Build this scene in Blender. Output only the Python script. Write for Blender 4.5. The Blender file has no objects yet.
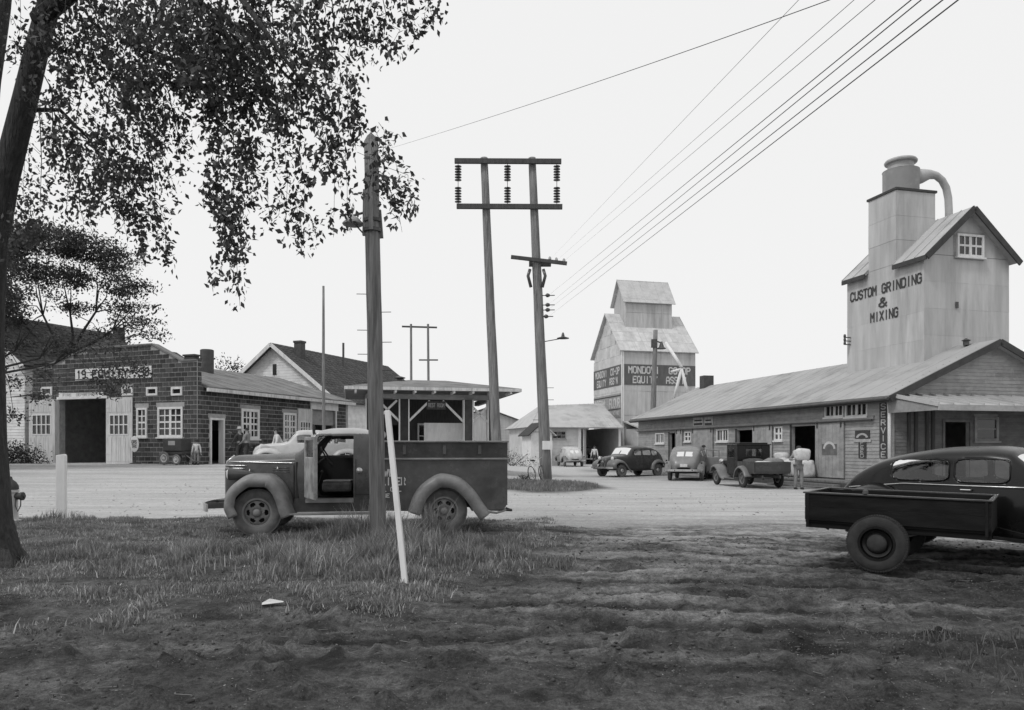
import bpy, bmesh, math, random
import numpy as np
from mathutils import Vector, Matrix
R = math.radians
PI = math.pi
random.seed(7)
rng = np.random.default_rng(11)
S = bpy.context.scene
COL = S.collection

# ------------------------------------------------------------------ camera
FOC, CX, HZ, EYE = 760.0, 512.0, 448.0, 1.55
cd = bpy.data.cameras.new('camera')
cam = bpy.data.objects.new('camera', cd)
COL.objects.link(cam)
cam.location = (0, 0, EYE)
cam.rotation_euler = (R(90), 0, 0)
cd.sensor_width = 36
cd.lens = FOC / 1024 * 36
cd.shift_y = (HZ - 355) / 1024
cd.clip_start = 0.1
cd.clip_end = 6000
S.camera = cam

# ------------------------------------------------------------------ sky, sun, exposure
SUN_EL, SUN_AZ = R(52), R(232)      # azimuth measured clockwise from +Y
w = bpy.data.worlds.new('World')
S.world = w
w.use_nodes = True
nt = w.node_tree
nt.nodes.clear()
sky = nt.nodes.new('ShaderNodeTexSky')
sky.sky_type = 'NISHITA'
sky.sun_disc = False
sky.sun_elevation = SUN_EL
sky.sun_rotation = SUN_AZ
sky.air_density = 1.0
sky.dust_density = 4.0
bw = nt.nodes.new('ShaderNodeRGBToBW')
mx = nt.nodes.new('ShaderNodeMixRGB')
mx.inputs[0].default_value = 0.90            # overcast veil over the clear-sky model
mx.inputs[2].default_value = (9.6, 9.6, 9.6, 1)
bg = nt.nodes.new('ShaderNodeBackground')
bg.inputs[1].default_value = 0.1
wo = nt.nodes.new('ShaderNodeOutputWorld')
nt.links.new(sky.outputs[0], bw.inputs[0])
nt.links.new(bw.outputs[0], mx.inputs[1])
nt.links.new(mx.outputs[0], bg.inputs[0])
nt.links.new(bg.outputs[0], wo.inputs[0])
sl = bpy.data.lights.new('sun', 'SUN')
sl.energy = 1.5
sl.angle = R(10)
sl.color = (1, 1, 1)
sun = bpy.data.objects.new('sun', sl)
COL.objects.link(sun)
sdir = Vector((math.sin(SUN_AZ) * math.cos(SUN_EL), math.cos(SUN_AZ) * math.cos(SUN_EL), math.sin(SUN_EL)))
sun.rotation_euler = sdir.to_track_quat('Z', 'Y').to_euler()
S.view_settings.view_transform = 'Standard'
S.view_settings.look = 'None'
S.view_settings.exposure = 0.0
S.view_settings.gamma = 1.0
S.view_settings.use_curve_mapping = False
S.render.engine = 'CYCLES'
S.cycles.max_bounces = 6
S.cycles.diffuse_bounces = 3
S.cycles.transparent_max_bounces = 8

# ------------------------------------------------------------------ helpers
def at(px, py, Y):
    return Vector(((px - CX) / FOC * Y, Y, EYE + (HZ - py) / FOC * Y))

class MB:
    def __init__(s):
        s.v = []; s.f = []
    def add(s, vs, fs):
        n = len(s.v); s.v += [tuple(p) for p in vs]; s.f += [tuple(n + i for i in f) for f in fs]; return s
    def hexa(s, c):      # c: 8 corners, bottom 4 ccw then top 4
        return s.add(c, [(0, 3, 2, 1), (4, 5, 6, 7), (0, 1, 5, 4), (1, 2, 6, 5), (2, 3, 7, 6), (3, 0, 4, 7)])
    def box(s, x0, x1, y0, y1, z0, z1, P=None):
        c = [(x0, y0, z0), (x1, y0, z0), (x1, y1, z0), (x0, y1, z0), (x0, y0, z1), (x1, y0, z1), (x1, y1, z1), (x0, y1, z1)]
        if P: c = [P(*q) for q in c]
        return s.hexa(c)
    def beam(s, a, b, w, h, up=(0, 0, 1)):
        a = Vector(a); b = Vector(b); d = (b - a).normalized()
        u = Vector(up)
        if abs(d.dot(u)) > .98: u = Vector((0, 1, 0))
        x = d.cross(u).normalized() * (w / 2); z = x.cross(d).normalized() * (h / 2)
        return s.hexa([a - x - z, a + x - z, b + x - z, b - x - z, a - x + z, a + x + z, b + x + z, b - x + z])
    def prism(s, poly, axis, a, b):
        # poly 2d extruded along axis index from a to b; 2d coords fill the remaining axes in order
        def m(p, t):
            q = list(p); q.insert(axis, t); return tuple(q)
        n = len(poly)
        vs = [m(p, a) for p in poly] + [m(p, b) for p in poly]
        fs = [tuple(range(n)), tuple(range(2 * n - 1, n - 1, -1))] + [(i, (i + 1) % n, n + (i + 1) % n, n + i) for i in range(n)]
        return s.add(vs, fs)
    def tube(s, pts, r, seg=8, caps=True):
        pts = [Vector(p) for p in pts]
        n = len(pts)
        rr = r if isinstance(r, (list, tuple)) else [r] * n
        rings = []
        t0 = (pts[1] - pts[0]).normalized()
        u = t0.orthogonal().normalized()
        for i in range(n):
            t = (pts[min(i + 1, n - 1)] - pts[max(i - 1, 0)]).normalized()
            u = (u - t * u.dot(t)).normalized()
            v = t.cross(u)
            rings.append([pts[i] + (u * math.cos(2 * PI * k / seg) + v * math.sin(2 * PI * k / seg)) * rr[i] for k in range(seg)])
        vs = [p for q in rings for p in q]
        fs = [(i * seg + k, i * seg + (k + 1) % seg, (i + 1) * seg + (k + 1) % seg, (i + 1) * seg + k) for i in range(n - 1) for k in range(seg)]
        if caps:
            fs += [tuple(range(seg - 1, -1, -1)), tuple((n - 1) * seg + k for k in range(seg))]
        return s.add(vs, fs)
    def lathe(s, prof, o=(0, 0, 0), ax='z', seg=20, caps=True):
        # prof: list of (radius, along)
        o = Vector(o); vs = []
        for r, t in prof:
            for k in range(seg):
                c, q = r * math.cos(2 * PI * k / seg), r * math.sin(2 * PI * k / seg)
                vs.append(o + Vector({'z': (c, q, t), 'x': (t, c, q), 'y': (q, t, c)}[ax]))
        n = len(prof)
        fs = [(i * seg + k, i * seg + (k + 1) % seg, (i + 1) * seg + (k + 1) % seg, (i + 1) * seg + k) for i in range(n - 1) for k in range(seg)]
        if caps: fs += [tuple(range(seg - 1, -1, -1)), tuple((n - 1) * seg + k for k in range(seg))]
        return s.add(vs, fs)
    def mesh(s, name, recalc=True, smooth=False):
        me = bpy.data.meshes.new(name)
        me.from_pydata(s.v, [], s.f)
        if recalc:
            bm = bmesh.new(); bm.from_mesh(me)
            bmesh.ops.recalc_face_normals(bm, faces=bm.faces)
            bm.to_mesh(me); bm.free()
        if smooth:
            me.shade_smooth() if smooth is True else me.shade_smooth()
            if smooth != True:
                try: me.set_sharp_from_angle(angle=R(smooth))
                except Exception: pass
        return me
    def build(s, name, mat, parent=None, label=None, cat=None, group=None, kind=None, recalc=True, smooth=False, bevel=0):
        me = s.mesh(name, recalc, smooth)
        if mat: me.materials.append(mat)
        o = link(name, me, parent, label, cat, group, kind)
        if bevel:
            b = o.modifiers.new('bevel', 'BEVEL'); b.width = bevel; b.segments = 2; b.limit_method = 'ANGLE'
        return o

def link(name, data, parent=None, label=None, cat=None, group=None, kind=None, loc=None, rz=0):
    o = bpy.data.objects.new(name, data)
    COL.objects.link(o)
    if parent: o.parent = parent
    if loc is not None: o.location = loc
    if rz: o.rotation_euler = (0, 0, rz)
    if label: o['label'] = label
    if cat: o['category'] = cat
    if group: o['group'] = group
    if kind: o['kind'] = kind
    return o

def thing(name, label, cat, loc=(0, 0, 0), rz=0, group=None, rot=None):
    o = link(name, None, None, label, cat, group, None, loc, rz)
    o.empty_display_size = .2
    if rot: o.rotation_euler = rot
    return o

def npmesh(name, verts, faces, mat, parent=None, **kw):
    # verts Nx3 array, faces Mx3 or Mx4 array
    me = bpy.data.meshes.new(name)
    verts = np.asarray(verts, np.float32); faces = np.asarray(faces, np.int32)
    k = faces.shape[1]
    me.vertices.add(len(verts)); me.vertices.foreach_set('co', verts.ravel())
    me.loops.add(faces.size); me.loops.foreach_set('vertex_index', faces.ravel())
    me.polygons.add(len(faces))
    me.polygons.foreach_set('loop_start', np.arange(0, faces.size, k, dtype=np.int32))
    try: me.polygons.foreach_set('loop_total', np.full(len(faces), k, np.int32))
    except Exception: pass
    me.update(calc_edges=True)
    if kw.pop('smooth', False): me.shade_smooth()
    me.materials.append(mat)
    return link(name, me, parent, **kw)

# block letters drawn as strokes on a 4 x 6 grid, as a sign painter rules them
GLYPH = dict(
 A=[(0,0),(0,4),(1,6),(3,6),(4,4),(4,0),None,(0,2.5),(4,2.5)], B=[(0,0),(0,6),(3,6),(4,5),(4,4),(3,3.2),(0,3.2),None,(3,3.2),(4,2.4),(4,1),(3,0),(0,0)],
 C=[(4,5),(3,6),(1,6),(0,5),(0,1),(1,0),(3,0),(4,1)], D=[(0,0),(0,6),(3,6),(4,5),(4,1),(3,0),(0,0)], E=[(4,6),(0,6),(0,0),(4,0),None,(0,3),(3,3)],
 F=[(4,6),(0,6),(0,0),None,(0,3),(3,3)], G=[(4,5),(3,6),(1,6),(0,5),(0,1),(1,0),(3,0),(4,1),(4,3),(2.4,3)], H=[(0,0),(0,6),None,(4,0),(4,6),None,(0,3),(4,3)],
 I=[(2,0),(2,6)], L=[(0,6),(0,0),(4,0)], M=[(0,0),(0,6),(2,3),(4,6),(4,0)], N=[(0,0),(0,6),(4,0),(4,6)], O=[(1,0),(0,1),(0,5),(1,6),(3,6),(4,5),(4,1),(3,0),(1,0)],
 P=[(0,0),(0,6),(3,6),(4,5),(4,4),(3,3),(0,3)], Q=[(1,0),(0,1),(0,5),(1,6),(3,6),(4,5),(4,1),(3,0),(1,0),None,(2.4,1.8),(4.2,-.3)], R=[(0,0),(0,6),(3,6),(4,5),(4,4),(3,3),(0,3),None,(2,3),(4,0)],
 S=[(4,5),(3,6),(1,6),(0,5),(0,4),(1,3.2),(3,2.8),(4,2),(4,1),(3,0),(1,0),(0,1)], T=[(0,6),(4,6),None,(2,6),(2,0)], U=[(0,6),(0,1),(1,0),(3,0),(4,1),(4,6)], V=[(0,6),(2,0),(4,6)],
 W=[(0,6),(1,0),(2,4),(3,0),(4,6)], X=[(0,0),(4,6),None,(0,6),(4,0)], Y=[(0,6),(2,3),(4,6),None,(2,3),(2,0)], Z=[(0,6),(4,6),(0,0),(4,0)])
GLYPH.update({'1': [(1,5),(2,6),(2,0)], '9': [(4,3),(1,3),(0,4),(0,5),(1,6),(3,6),(4,5),(4,1),(3,0),(1,0)], '3': [(0,6),(3,6),(4,5),(4,4),(3,3.1),(1,3.1),None,(3,3.1),(4,2),(4,1),(3,0),(0,0)],
 '8': [(1,3),(0,4),(0,5),(1,6),(3,6),(4,5),(4,4),(3,3),(1,3),(0,2),(0,1),(1,0),(3,0),(4,1),(4,2),(3,3)], '0': [(1,0),(0,1),(0,5),(1,6),(3,6),(4,5),(4,1),(3,0),(1,0)],
 '&': [(4,0),(1,4.4),(1,5.4),(2,6),(3,5.4),(3,4.6),(0,2),(0,1),(1,0),(2.4,0),(4,2.4)], "'": [(1.6,6),(1.6,4.6)], '-': [(.6,3),(3.4,3)], ' ': []})
def text(name, body, size, mat, M, parent=None, ext=.008, xs=1.0, bold=0.0, fit=(1, .3), wt=1.3):
    lines = body.split(chr(10)); nl = len(lines)
    Wt, Ht = fit
    nmax = max(len(l) for l in lines)
    adv = 5.6; tot = nmax * adv - 1.6
    sx = Wt / max(tot, 4.0); cell = Ht / (nl * 6 + (nl - 1) * 2.2); 
    mb = MB()
    thx, thz = wt * min(sx, cell * 1.1), wt * min(cell, sx * 1.5)
    for li, l in enumerate(lines):
        z0 = Ht / 2 - (li * 8.2 + 6) * cell
        x0 = -(len(l) * adv - 1.6) * sx / 2
        for ci, ch in enumerate(l):
            g = GLYPH.get(ch, []); ox = x0 + ci * adv * sx
            for a, b in zip(g[:-1], g[1:]):
                if a is None or b is None: continue
                A = Vector((ox + a[0] * sx, z0 + a[1] * cell)); B = Vector((ox + b[0] * sx, z0 + b[1] * cell))
                d = B - A
                if d.length < 1e-6: continue
                d.normalize(); nrm = Vector((-d.y * thx, d.x * thz)) * .5; e = Vector((d.x * thx, d.y * thz)) * .42
                A -= e; B += e
                q = [A - nrm, B - nrm, B + nrm, A + nrm]
                k = .0002 * (hash((ci, a)) % 5)
                mb.hexa([(p.x, p.y, 0) for p in q] + [(p.x, p.y, ext + k) for p in q])
    me = mb.mesh(name); me.transform(M); me.materials.append(mat)
    return link(name, me, parent, kind=None)

def wallM(P, u, d, z):
    """matrix that puts text upright on a wall mapped by P(u, d, z), reading in +u when seen from outside"""
    o = Vector(P(u, d, z)); ux = (Vector(P(u + 1, d, z)) - o); uz = Vector((0, 0, 1)); n = Vector(P(u, d + 1, z)) - o
    if ux.cross(uz).dot(n) < 0: ux = -ux
    M = Matrix((( ux.x, uz.x, n.x, o.x), (ux.y, uz.y, n.y, o.y), (ux.z, uz.z, n.z, o.z), (0, 0, 0, 1)))
    return M

# ------------------------------------------------------------------ materials (all grey: the place is seen in black and white)
MATS = {}
def mat(name, val, rough=.75, var=.25, scale=2.5, bump=.15, bscale=25, metal=0., stretch=(1, 1, 1), isl=0., spec=.4, coat=0., trans=0., bstretch=None, dist=.02, world=False, dirt=0.):
    if name in MATS: return MATS[name]
    m = bpy.data.materials.new(name); m.use_nodes = True
    n = m.node_tree.nodes; L = m.node_tree.links; n.clear()
    out = n.new('ShaderNodeOutputMaterial'); b = n.new('ShaderNodeBsdfPrincipled')
    L.new(b.outputs[0], out.inputs[0])
    tc = n.new('ShaderNodeTexCoord')
    src = tc.outputs['Object']
    if world:
        g = n.new('ShaderNodeNewGeometry'); src = g.outputs['Position']
    def mapped(st):
        mp = n.new('ShaderNodeMapping'); mp.inputs['Scale'].default_value = st
        L.new(src, mp.inputs[0]); return mp.outputs[0]
    v1 = mapped(stretch)
    nz = n.new('ShaderNodeTexNoise'); nz.inputs['Scale'].default_value = scale; nz.inputs['Detail'].default_value = 8; nz.inputs['Roughness'].default_value = .62
    L.new(v1, nz.inputs['Vector'])
    mr = n.new('ShaderNodeMapRange')
    mr.inputs[1].default_value = .28; mr.inputs[2].default_value = .72
    mr.inputs[3].default_value = val * (1 - var); mr.inputs[4].default_value = val * (1 + var)
    L.new(nz.outputs[0], mr.inputs[0])
    val_out = mr.outputs[0]
    if isl:
        g2 = n.new('ShaderNodeNewGeometry'); oi = n.new('ShaderNodeObjectInfo')
        ad = n.new('ShaderNodeMath'); ad.operation = 'ADD'
        L.new(g2.outputs['Random Per Island'], ad.inputs[0]); L.new(oi.outputs['Random'], ad.inputs[1])
        fr = n.new('ShaderNodeMath'); fr.operation = 'FRACT'; L.new(ad.outputs[0], fr.inputs[0])
        m2 = n.new('ShaderNodeMapRange'); m2.inputs[3].default_value = 1 - isl; m2.inputs[4].default_value = 1 + isl
        L.new(fr.outputs[0], m2.inputs[0])
        mu = n.new('ShaderNodeMath'); mu.operation = 'MULTIPLY'
        L.new(val_out, mu.inputs[0]); L.new(m2.outputs[0], mu.inputs[1]); val_out = mu.outputs[0]
    if dirt:       # patchy stains with hard-ish edges
        n3 = n.new('ShaderNodeTexNoise'); n3.inputs['Scale'].default_value = scale * .45; n3.inputs['Detail'].default_value = 10; n3.inputs['Roughness'].default_value = .72
        L.new(v1, n3.inputs['Vector'])
        m3 = n.new('ShaderNodeMapRange'); m3.inputs[1].default_value = .5; m3.inputs[2].default_value = .62; m3.inputs[3].default_value = 1; m3.inputs[4].default_value = 1 - dirt
        L.new(n3.outputs[0], m3.inputs[0])
        mu = n.new('ShaderNodeMath'); mu.operation = 'MULTIPLY'
        L.new(val_out, mu.inputs[0]); L.new(m3.outputs[0], mu.inputs[1]); val_out = mu.outputs[0]
    L.new(val_out, b.inputs['Base Color'])
    b.inputs['Roughness'].default_value = rough
    b.inputs['Metallic'].default_value = metal
    b.inputs['Specular IOR Level'].default_value = spec
    if coat:
        b.inputs['Coat Weight'].default_value = coat; b.inputs['Coat Roughness'].default_value = .12
        rr = n.new('ShaderNodeMapRange'); rr.inputs[1].default_value = .3; rr.inputs[2].default_value = .7
        rr.inputs[3].default_value = .08; rr.inputs[4].default_value = .4
        L.new(nz.outputs[0], rr.inputs[0]); L.new(rr.outputs[0], b.inputs['Coat Roughness'])
    if trans: b.inputs['Transmission Weight'].default_value = trans
    if bump:
        nb = n.new('ShaderNodeTexNoise'); nb.inputs['Scale'].default_value = bscale; nb.inputs['Detail'].default_value = 6
        L.new(mapped(bstretch or stretch), nb.inputs['Vector'])
        bp = n.new('ShaderNodeBump'); bp.inputs['Strength'].default_value = bump; bp.inputs['Distance'].default_value = dist
        L.new(nb.outputs[0], bp.inputs['Height']); L.new(bp.outputs[0], b.inputs['Normal'])
    MATS[name] = m
    return m

m_brick = mat('dark_block', .052, .85, .35, 3, .5, 30, isl=.42)
m_mortar = mat('pale_mortar', .30, .9, .3, 4, .3, 40)
m_white = mat('white_paint', .66, .6, .12, 5, .1, 30, stretch=(1, 1, .3), dirt=.12)
m_whiteold = mat('old_white_paint', .55, .7, .2, 6, .2, 40, stretch=(2, 2, .25), dirt=.3)
m_glass = mat('window_glass', .02, .06, .2, 1.5, 0, spec=.7)
m_black = mat('black_letter', .02, .7, .2, 6, 0)
m_tar = mat('tar_roof', .17, .9, .35, 1.3, .3, 30, stretch=(1, 1, 1), dirt=.25)
m_shingle = mat('dark_shingle', .05, .9, .4, 6, .5, 30, isl=.3)
m_wood = mat('weathered_wood', .16, .85, .4, 3, .5, 14, stretch=(4, 4, .35))
m_pole = mat('creosoted_pole', .20, .85, .45, 5, .7, 16, stretch=(5, 5, .25), dist=.03, dirt=.45)
m_darkwood = mat('dark_wood', .06, .85, .4, 4, .4, 20, stretch=(4, 4, .4))
m_steel = mat('dark_steel', .08, .5, .3, 6, .1, 30, metal=.4)
m_rubber = mat('tyre_rubber', .028, .9, .45, 7, .2, 50)
m_dustyrubber = mat('dusty_tyre', .13, .9, .4, 5, .25, 50)
m_chrome = mat('dull_chrome', .55, .28, .15, 10, .02, 30, metal=.9)
m_siding = mat('grey_siding', .30, .8, .22, 2.2, .25, 30, stretch=(1.2, 1.2, 2), isl=.12, dirt=.18)
m_siding2 = mat('pale_siding', .68, .8, .12, 2.2, .2, 30, isl=.06, dirt=.15)
m_sheet = mat('painted_sheet_metal', .43, .65, .20, 1.6, .3, 5, isl=.06, dirt=.16, stretch=(1.6, 1.6, .22), bstretch=(1, 1, .6))
m_sheet_l = mat('galvanised_sheet', .50, .6, .16, 1.5, .1, 8, metal=.0, isl=.09, dirt=.12)
m_roofmetal = mat('metal_roof', .40, .55, .12, 1.1, .08, 10, metal=.0, dirt=.25)
m_rooffelt = mat('felt_roof', .33, .75, .10, .9, .15, 14, dirt=.28)
m_trimdark = mat('dark_trim', .045, .7, .3, 5, .1, 30)
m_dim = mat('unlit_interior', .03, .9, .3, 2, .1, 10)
m_bark = mat('bark', .045, .95, .5, 6, 1.0, 11, stretch=(3, 3, .6), dist=.06)
m_skin = mat('skin', .30, .6, .08, 10, .05, 60)
m_hair = mat('dark_hair', .03, .8, .3, 20, .3, 60)
m_cloth_w = mat('white_cloth', .55, .9, .15, 12, .3, 30)
m_cloth_d = mat('dark_denim', .06, .9, .3, 12, .3, 30)
m_cloth_g = mat('grey_cloth', .2, .9, .25, 12, .3, 30)
m_sack = mat('sack_cloth', .52, .95, .2, 9, .4, 60)
m_sign_band = mat('painted_sign_band', .10, .8, .25, 4, .1, 30, stretch=(1, 1, .3))
m_roof_sheen = mat('sky_sheen_cab_roof_paint', .40, .5, .12, 5, .03, 14, coat=.2)  # lighter tone paints the sky's reflection into the cab roof
m_letter_grey = mat('faded_sign_letters', .36, .8, .25, 5, 0)
m_letter_white = mat('white_letters', .5, .8, .15, 6, 0)
m_porcelain = mat('insulator_porcelain', .05, .25, .2, 10, 0, spec=.6)
m_concrete = mat('concrete', .33, .85, .2, 3, .3, 30, dirt=.2)

# ------------------------------------------------------------------ terrain
def sm(a, b, x):
    t = np.clip((x - a) / (b - a), 0, 1); return t * t * (3 - 2 * t)
_lat = rng.random((256, 256))
def vnoise(x, y):
    xi = np.floor(x).astype(int); yi = np.floor(y).astype(int)
    fx = x - xi; fy = y - yi; fx = fx * fx * (3 - 2 * fx); fy = fy * fy * (3 - 2 * fy)
    a = _lat[xi % 256, yi % 256]; b = _lat[(xi + 1) % 256, yi % 256]; c = _lat[xi % 256, (yi + 1) % 256]; d = _lat[(xi + 1) % 256, (yi + 1) % 256]
    return (a + (b - a) * fx) * (1 - fy) + (c + (d - c) * fx) * fy - .5
def fbm(x, y, o=4):
    s = 0; a = 1
    for i in range(o):
        s = s + a * vnoise(x + 17.3 * i, y + 9.1 * i); x = x * 2.03; y = y * 2.03; a *= .5
    return s
def base_h(X, Y):
    X = np.asarray(X, float); Y = np.asarray(Y, float)
    h = .78 * sm(18, 36, Y) * sm(2.0, -7, X)
    h = h + .12 * sm(5, 0, np.hypot((X - 1.6) / 1.2, (Y - 30.5) / 1.6))   # low island round the transmission pole
    return h
def grass_mask(X, Y):
    n = fbm(X * .8, Y * .8, 3) * 1.3
    g = sm(-.25, .55, np.minimum(np.minimum(16.7 - Y, (Y - (6.7 + .45 * (X + 3) * (X > -3))) * .8), (.75 - X - .10 * (14 - Y)) * .8) + n)
    return g
def rut_h(X, Y):
    c = Y + .16 * (X - 1) + .015 * (X - 2) ** 2 * np.sign(X - 2) + .30 * vnoise(X * .22, Y * .05)
    rut = 0
    for c0, wd, dp in ((14.6, .12, .03), (13.9, .2, .05), (12.9, .1, .03), (12.2, .16, .08), (11.6, .12, .06), (11.0, .08, .04), (10.35, .2, .09), (9.6, .13, .07), (9.1, .1, .04), (8.7, .15, .06), (8.0, .12, .05), (7.4, .2, .06), (6.6, .16, .05), (5.9, .12, .04)):
        d = (c - c0) / wd
        rut = rut - dp * np.exp(-d * d) + dp * .6 * np.exp(-((np.abs(d) - 1.8) ** 2))
    # tracks that swing off towards the lower left
    c2 = Y - .28 * (X + 1) + .3 * vnoise(X * .4 + 9, Y * .1)
    for c0, wd, dp in ((7.4, .14, .04), (6.2, .14, .045), (5.6, .1, .03)):
        d = (c2 - c0) / wd
        rut = rut + (-dp * np.exp(-d * d) + dp * .6 * np.exp(-((np.abs(d) - 1.8) ** 2))) * sm(2.5, .5, X)
    return rut * (sm(-.8, 2.0, X) + .8 * sm(9.0, 7.0, Y) * sm(-4, -1, X) * (X < 2)) .clip(0, 1) * (.75 + .6 * (fbm(X * .4, Y * 2, 2) + .4)) * sm(17.5, 15, Y)
def ground_h(X, Y):
    X = np.asarray(X, float); Y = np.asarray(Y, float)
    h = base_h(X, Y)
    near = sm(20, 12, Y)
    gm = grass_mask(X, Y)
    n1 = fbm(X * .45, Y * .45, 2) * .09
    n2 = fbm(X * 2.4 + 40, Y * 2.4, 5) * .030
    n3 = fbm(X * 8 + 10, Y * 9, 3) * .032
    # wheel ruts sweeping across the dirt to the right
    rut = rut_h(X, Y) * .45
    cl = np.maximum(0, fbm(X * 4 + 3, Y * 4.5, 3) - .22) * .22 * sm(9, 6.5, Y) + np.abs(fbm(X * 11, Y * 12, 2)) * .028
    h = h + near * ((n1 + n2 * 1.1 + n3 * 1.1 + cl) * (.55 + .45 * (1 - gm)) + rut)
    h = h + near * gm * .05
    # keep the standing places of wheels and posts near level
    far = sm(15, 18, Y) * (fbm(X * .5, Y * .5, 3) * .03)
    return h + far
def gz(x, y): return float(ground_h(np.array([x]), np.array([y]))[0])

def graded(a, b, step, lo, hi):
    c = list(np.arange(a, b, step)); s = step
    x = a
    left = []
    while x > lo:
        s *= 1.12; x -= s; left.append(x)
    s = step; x = c[-1]; right = []
    while x < hi:
        s *= 1.12; x += s; right.append(x)
    return np.array(left[::-1] + c + right)
gx = graded(-11, 11, .04, -1500, 1500)
gy = graded(3.6, 17.5, .035, -60, 4000)
GX, GY = np.meshgrid(gx, gy)
GZ = ground_h(GX, GY)
nx, ny = len(gx), len(gy)
idx = np.arange(nx * ny).reshape(ny, nx)
gf = np.stack([idx[:-1, :-1], idx[:-1, 1:], idx[1:, 1:], idx[1:, :-1]], -1).reshape(-1, 4)

mg = bpy.data.materials.new('gravel_and_dirt'); mg.use_nodes = True
n = mg.node_tree.nodes; L = mg.node_tree.links
b = n['Principled BSDF']; b.inputs['Roughness'].default_value = .92; b.inputs['Specular IOR Level'].default_value = .25
at1 = n.new('ShaderNodeAttribute'); at1.attribute_name = 'soil'
geo = n.new('ShaderNodeNewGeometry')
def noise(sc, det, stretch=(1, 1, 1), rough=.6):
    mp = n.new('ShaderNodeMapping'); mp.inputs['Scale'].default_value = stretch; L.new(geo.outputs['Position'], mp.inputs[0])
    z = n.new('ShaderNodeTexNoise'); z.inputs['Scale'].default_value = sc; z.inputs['Detail'].default_value = det; z.inputs['Roughness'].default_value = rough
    L.new(mp.outputs[0], z.inputs['Vector']); return z.outputs[0]
def rng_(inp, a, b_, c, d):
    q = n.new('ShaderNodeMapRange'); q.inputs[1].default_value = a; q.inputs[2].default_value = b_; q.inputs[3].default_value = c; q.inputs[4].default_value = d
    L.new(inp, q.inputs[0]); return q.outputs[0]
def mul(a, b_):
    q = n.new('ShaderNodeMath'); q.operation = 'MULTIPLY'; L.new(a, q.inputs[0]); L.new(b_, q.inputs[1]); return q.outputs[0]
f1 = rng_(noise(9, 12, rough=.85), .41, .59, .45, 1.55)
f2 = rng_(noise(.9, 8, (.4, 1.8, 1), .7), .40, .60, .78, 1.22)
f3 = rng_(noise(45, 6, rough=.85), .40, .60, .68, 1.32)
f4 = rng_(noise(1.1, 6, (.07, 2.6, 1)), .46, .60, 1.05, .74)
gfac = rng_(at1.outputs['Fac'], .14, .30, 0, 1)      # packed gravel is smoother in tone than loose dirt
def soften(v, lo):
    q = n.new('ShaderNodeMapRange'); q.inputs[1].default_value = 0; q.inputs[2].default_value = 1; q.inputs[3].default_value = 1; q.inputs[4].default_value = lo
    L.new(gfac, q.inputs[0])
    m_ = n.new('ShaderNodeMix'); m_.data_type = 'FLOAT'; m_.inputs[2].default_value = 1.0
    L.new(q.outputs[0], m_.inputs[0]); L.new(v, m_.inputs[3]); return m_.outputs[0]
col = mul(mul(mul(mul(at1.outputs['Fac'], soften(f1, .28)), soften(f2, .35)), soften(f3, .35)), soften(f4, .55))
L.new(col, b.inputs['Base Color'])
bp = n.new('ShaderNodeBump'); bp.inputs['Strength'].default_value = .9; bp.inputs['Distance'].default_value = .04
L.new(noise(26, 8, rough=.7), bp.inputs['Height']); L.new(bp.outputs[0], b.inputs['Normal'])

gnd = npmesh('ground', np.stack([GX.ravel(), GY.ravel(), GZ.ravel()], 1), gf, mg, kind='structure', smooth=True)
# soil reflectance: pale gravel street and yard, turf soil, dirt with shade painted in
Xr, Yr = GX.ravel(), GY.ravel()
nn = fbm(Xr * .35, Yr * .5, 4)
pale_l = sm(16.4, 17.2, Yr + nn * .9)
pale_r = sm(9.5, 21.5, Yr + nn * 4.2 + fbm(Xr * .25, Yr * 2.2, 3) * 2.5) ** 1.25
wl = sm(.2, -1.6, Xr)
pale = pale_l * wl + pale_r * (1 - wl)
dirt = .096 + .095 * sm(8, 13.5, Yr) * sm(-2, 3, Xr) - .030 * sm(7.8, 5.0, Yr + nn * 2) - .020 * sm(3.5, 6.5, Xr + nn * 2) * sm(11, 9, Yr)  # darkens toward the foreground and right, shade painted into the dirt
gm = grass_mask(Xr, Yr)
# streaks dragged out by tyres, mottled trampled soil, and rut relief shading painted in
cr = Yr + .16 * (Xr - 1) + .015 * (Xr - 2) ** 2 * np.sign(Xr - 2)
strk = fbm(Xr * .16, (cr + .10 * Xr) * 4.6, 4)
mott = fbm(Xr * 2.2 + 9, Yr * 2.6, 5)
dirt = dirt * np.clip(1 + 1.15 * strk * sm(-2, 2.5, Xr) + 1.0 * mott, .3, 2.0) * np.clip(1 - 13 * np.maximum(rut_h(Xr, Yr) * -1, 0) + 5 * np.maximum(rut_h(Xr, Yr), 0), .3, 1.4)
dirt = dirt * (1 - .25 * gm) * (1 - .52 * sm(.5, 5.5, Xr + nn) * sm(11.5, 8.0, Yr + nn))  # lower-right shade gradient painted into the soil tone
soil = dirt * (1 - pale) + .43 * pale
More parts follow.
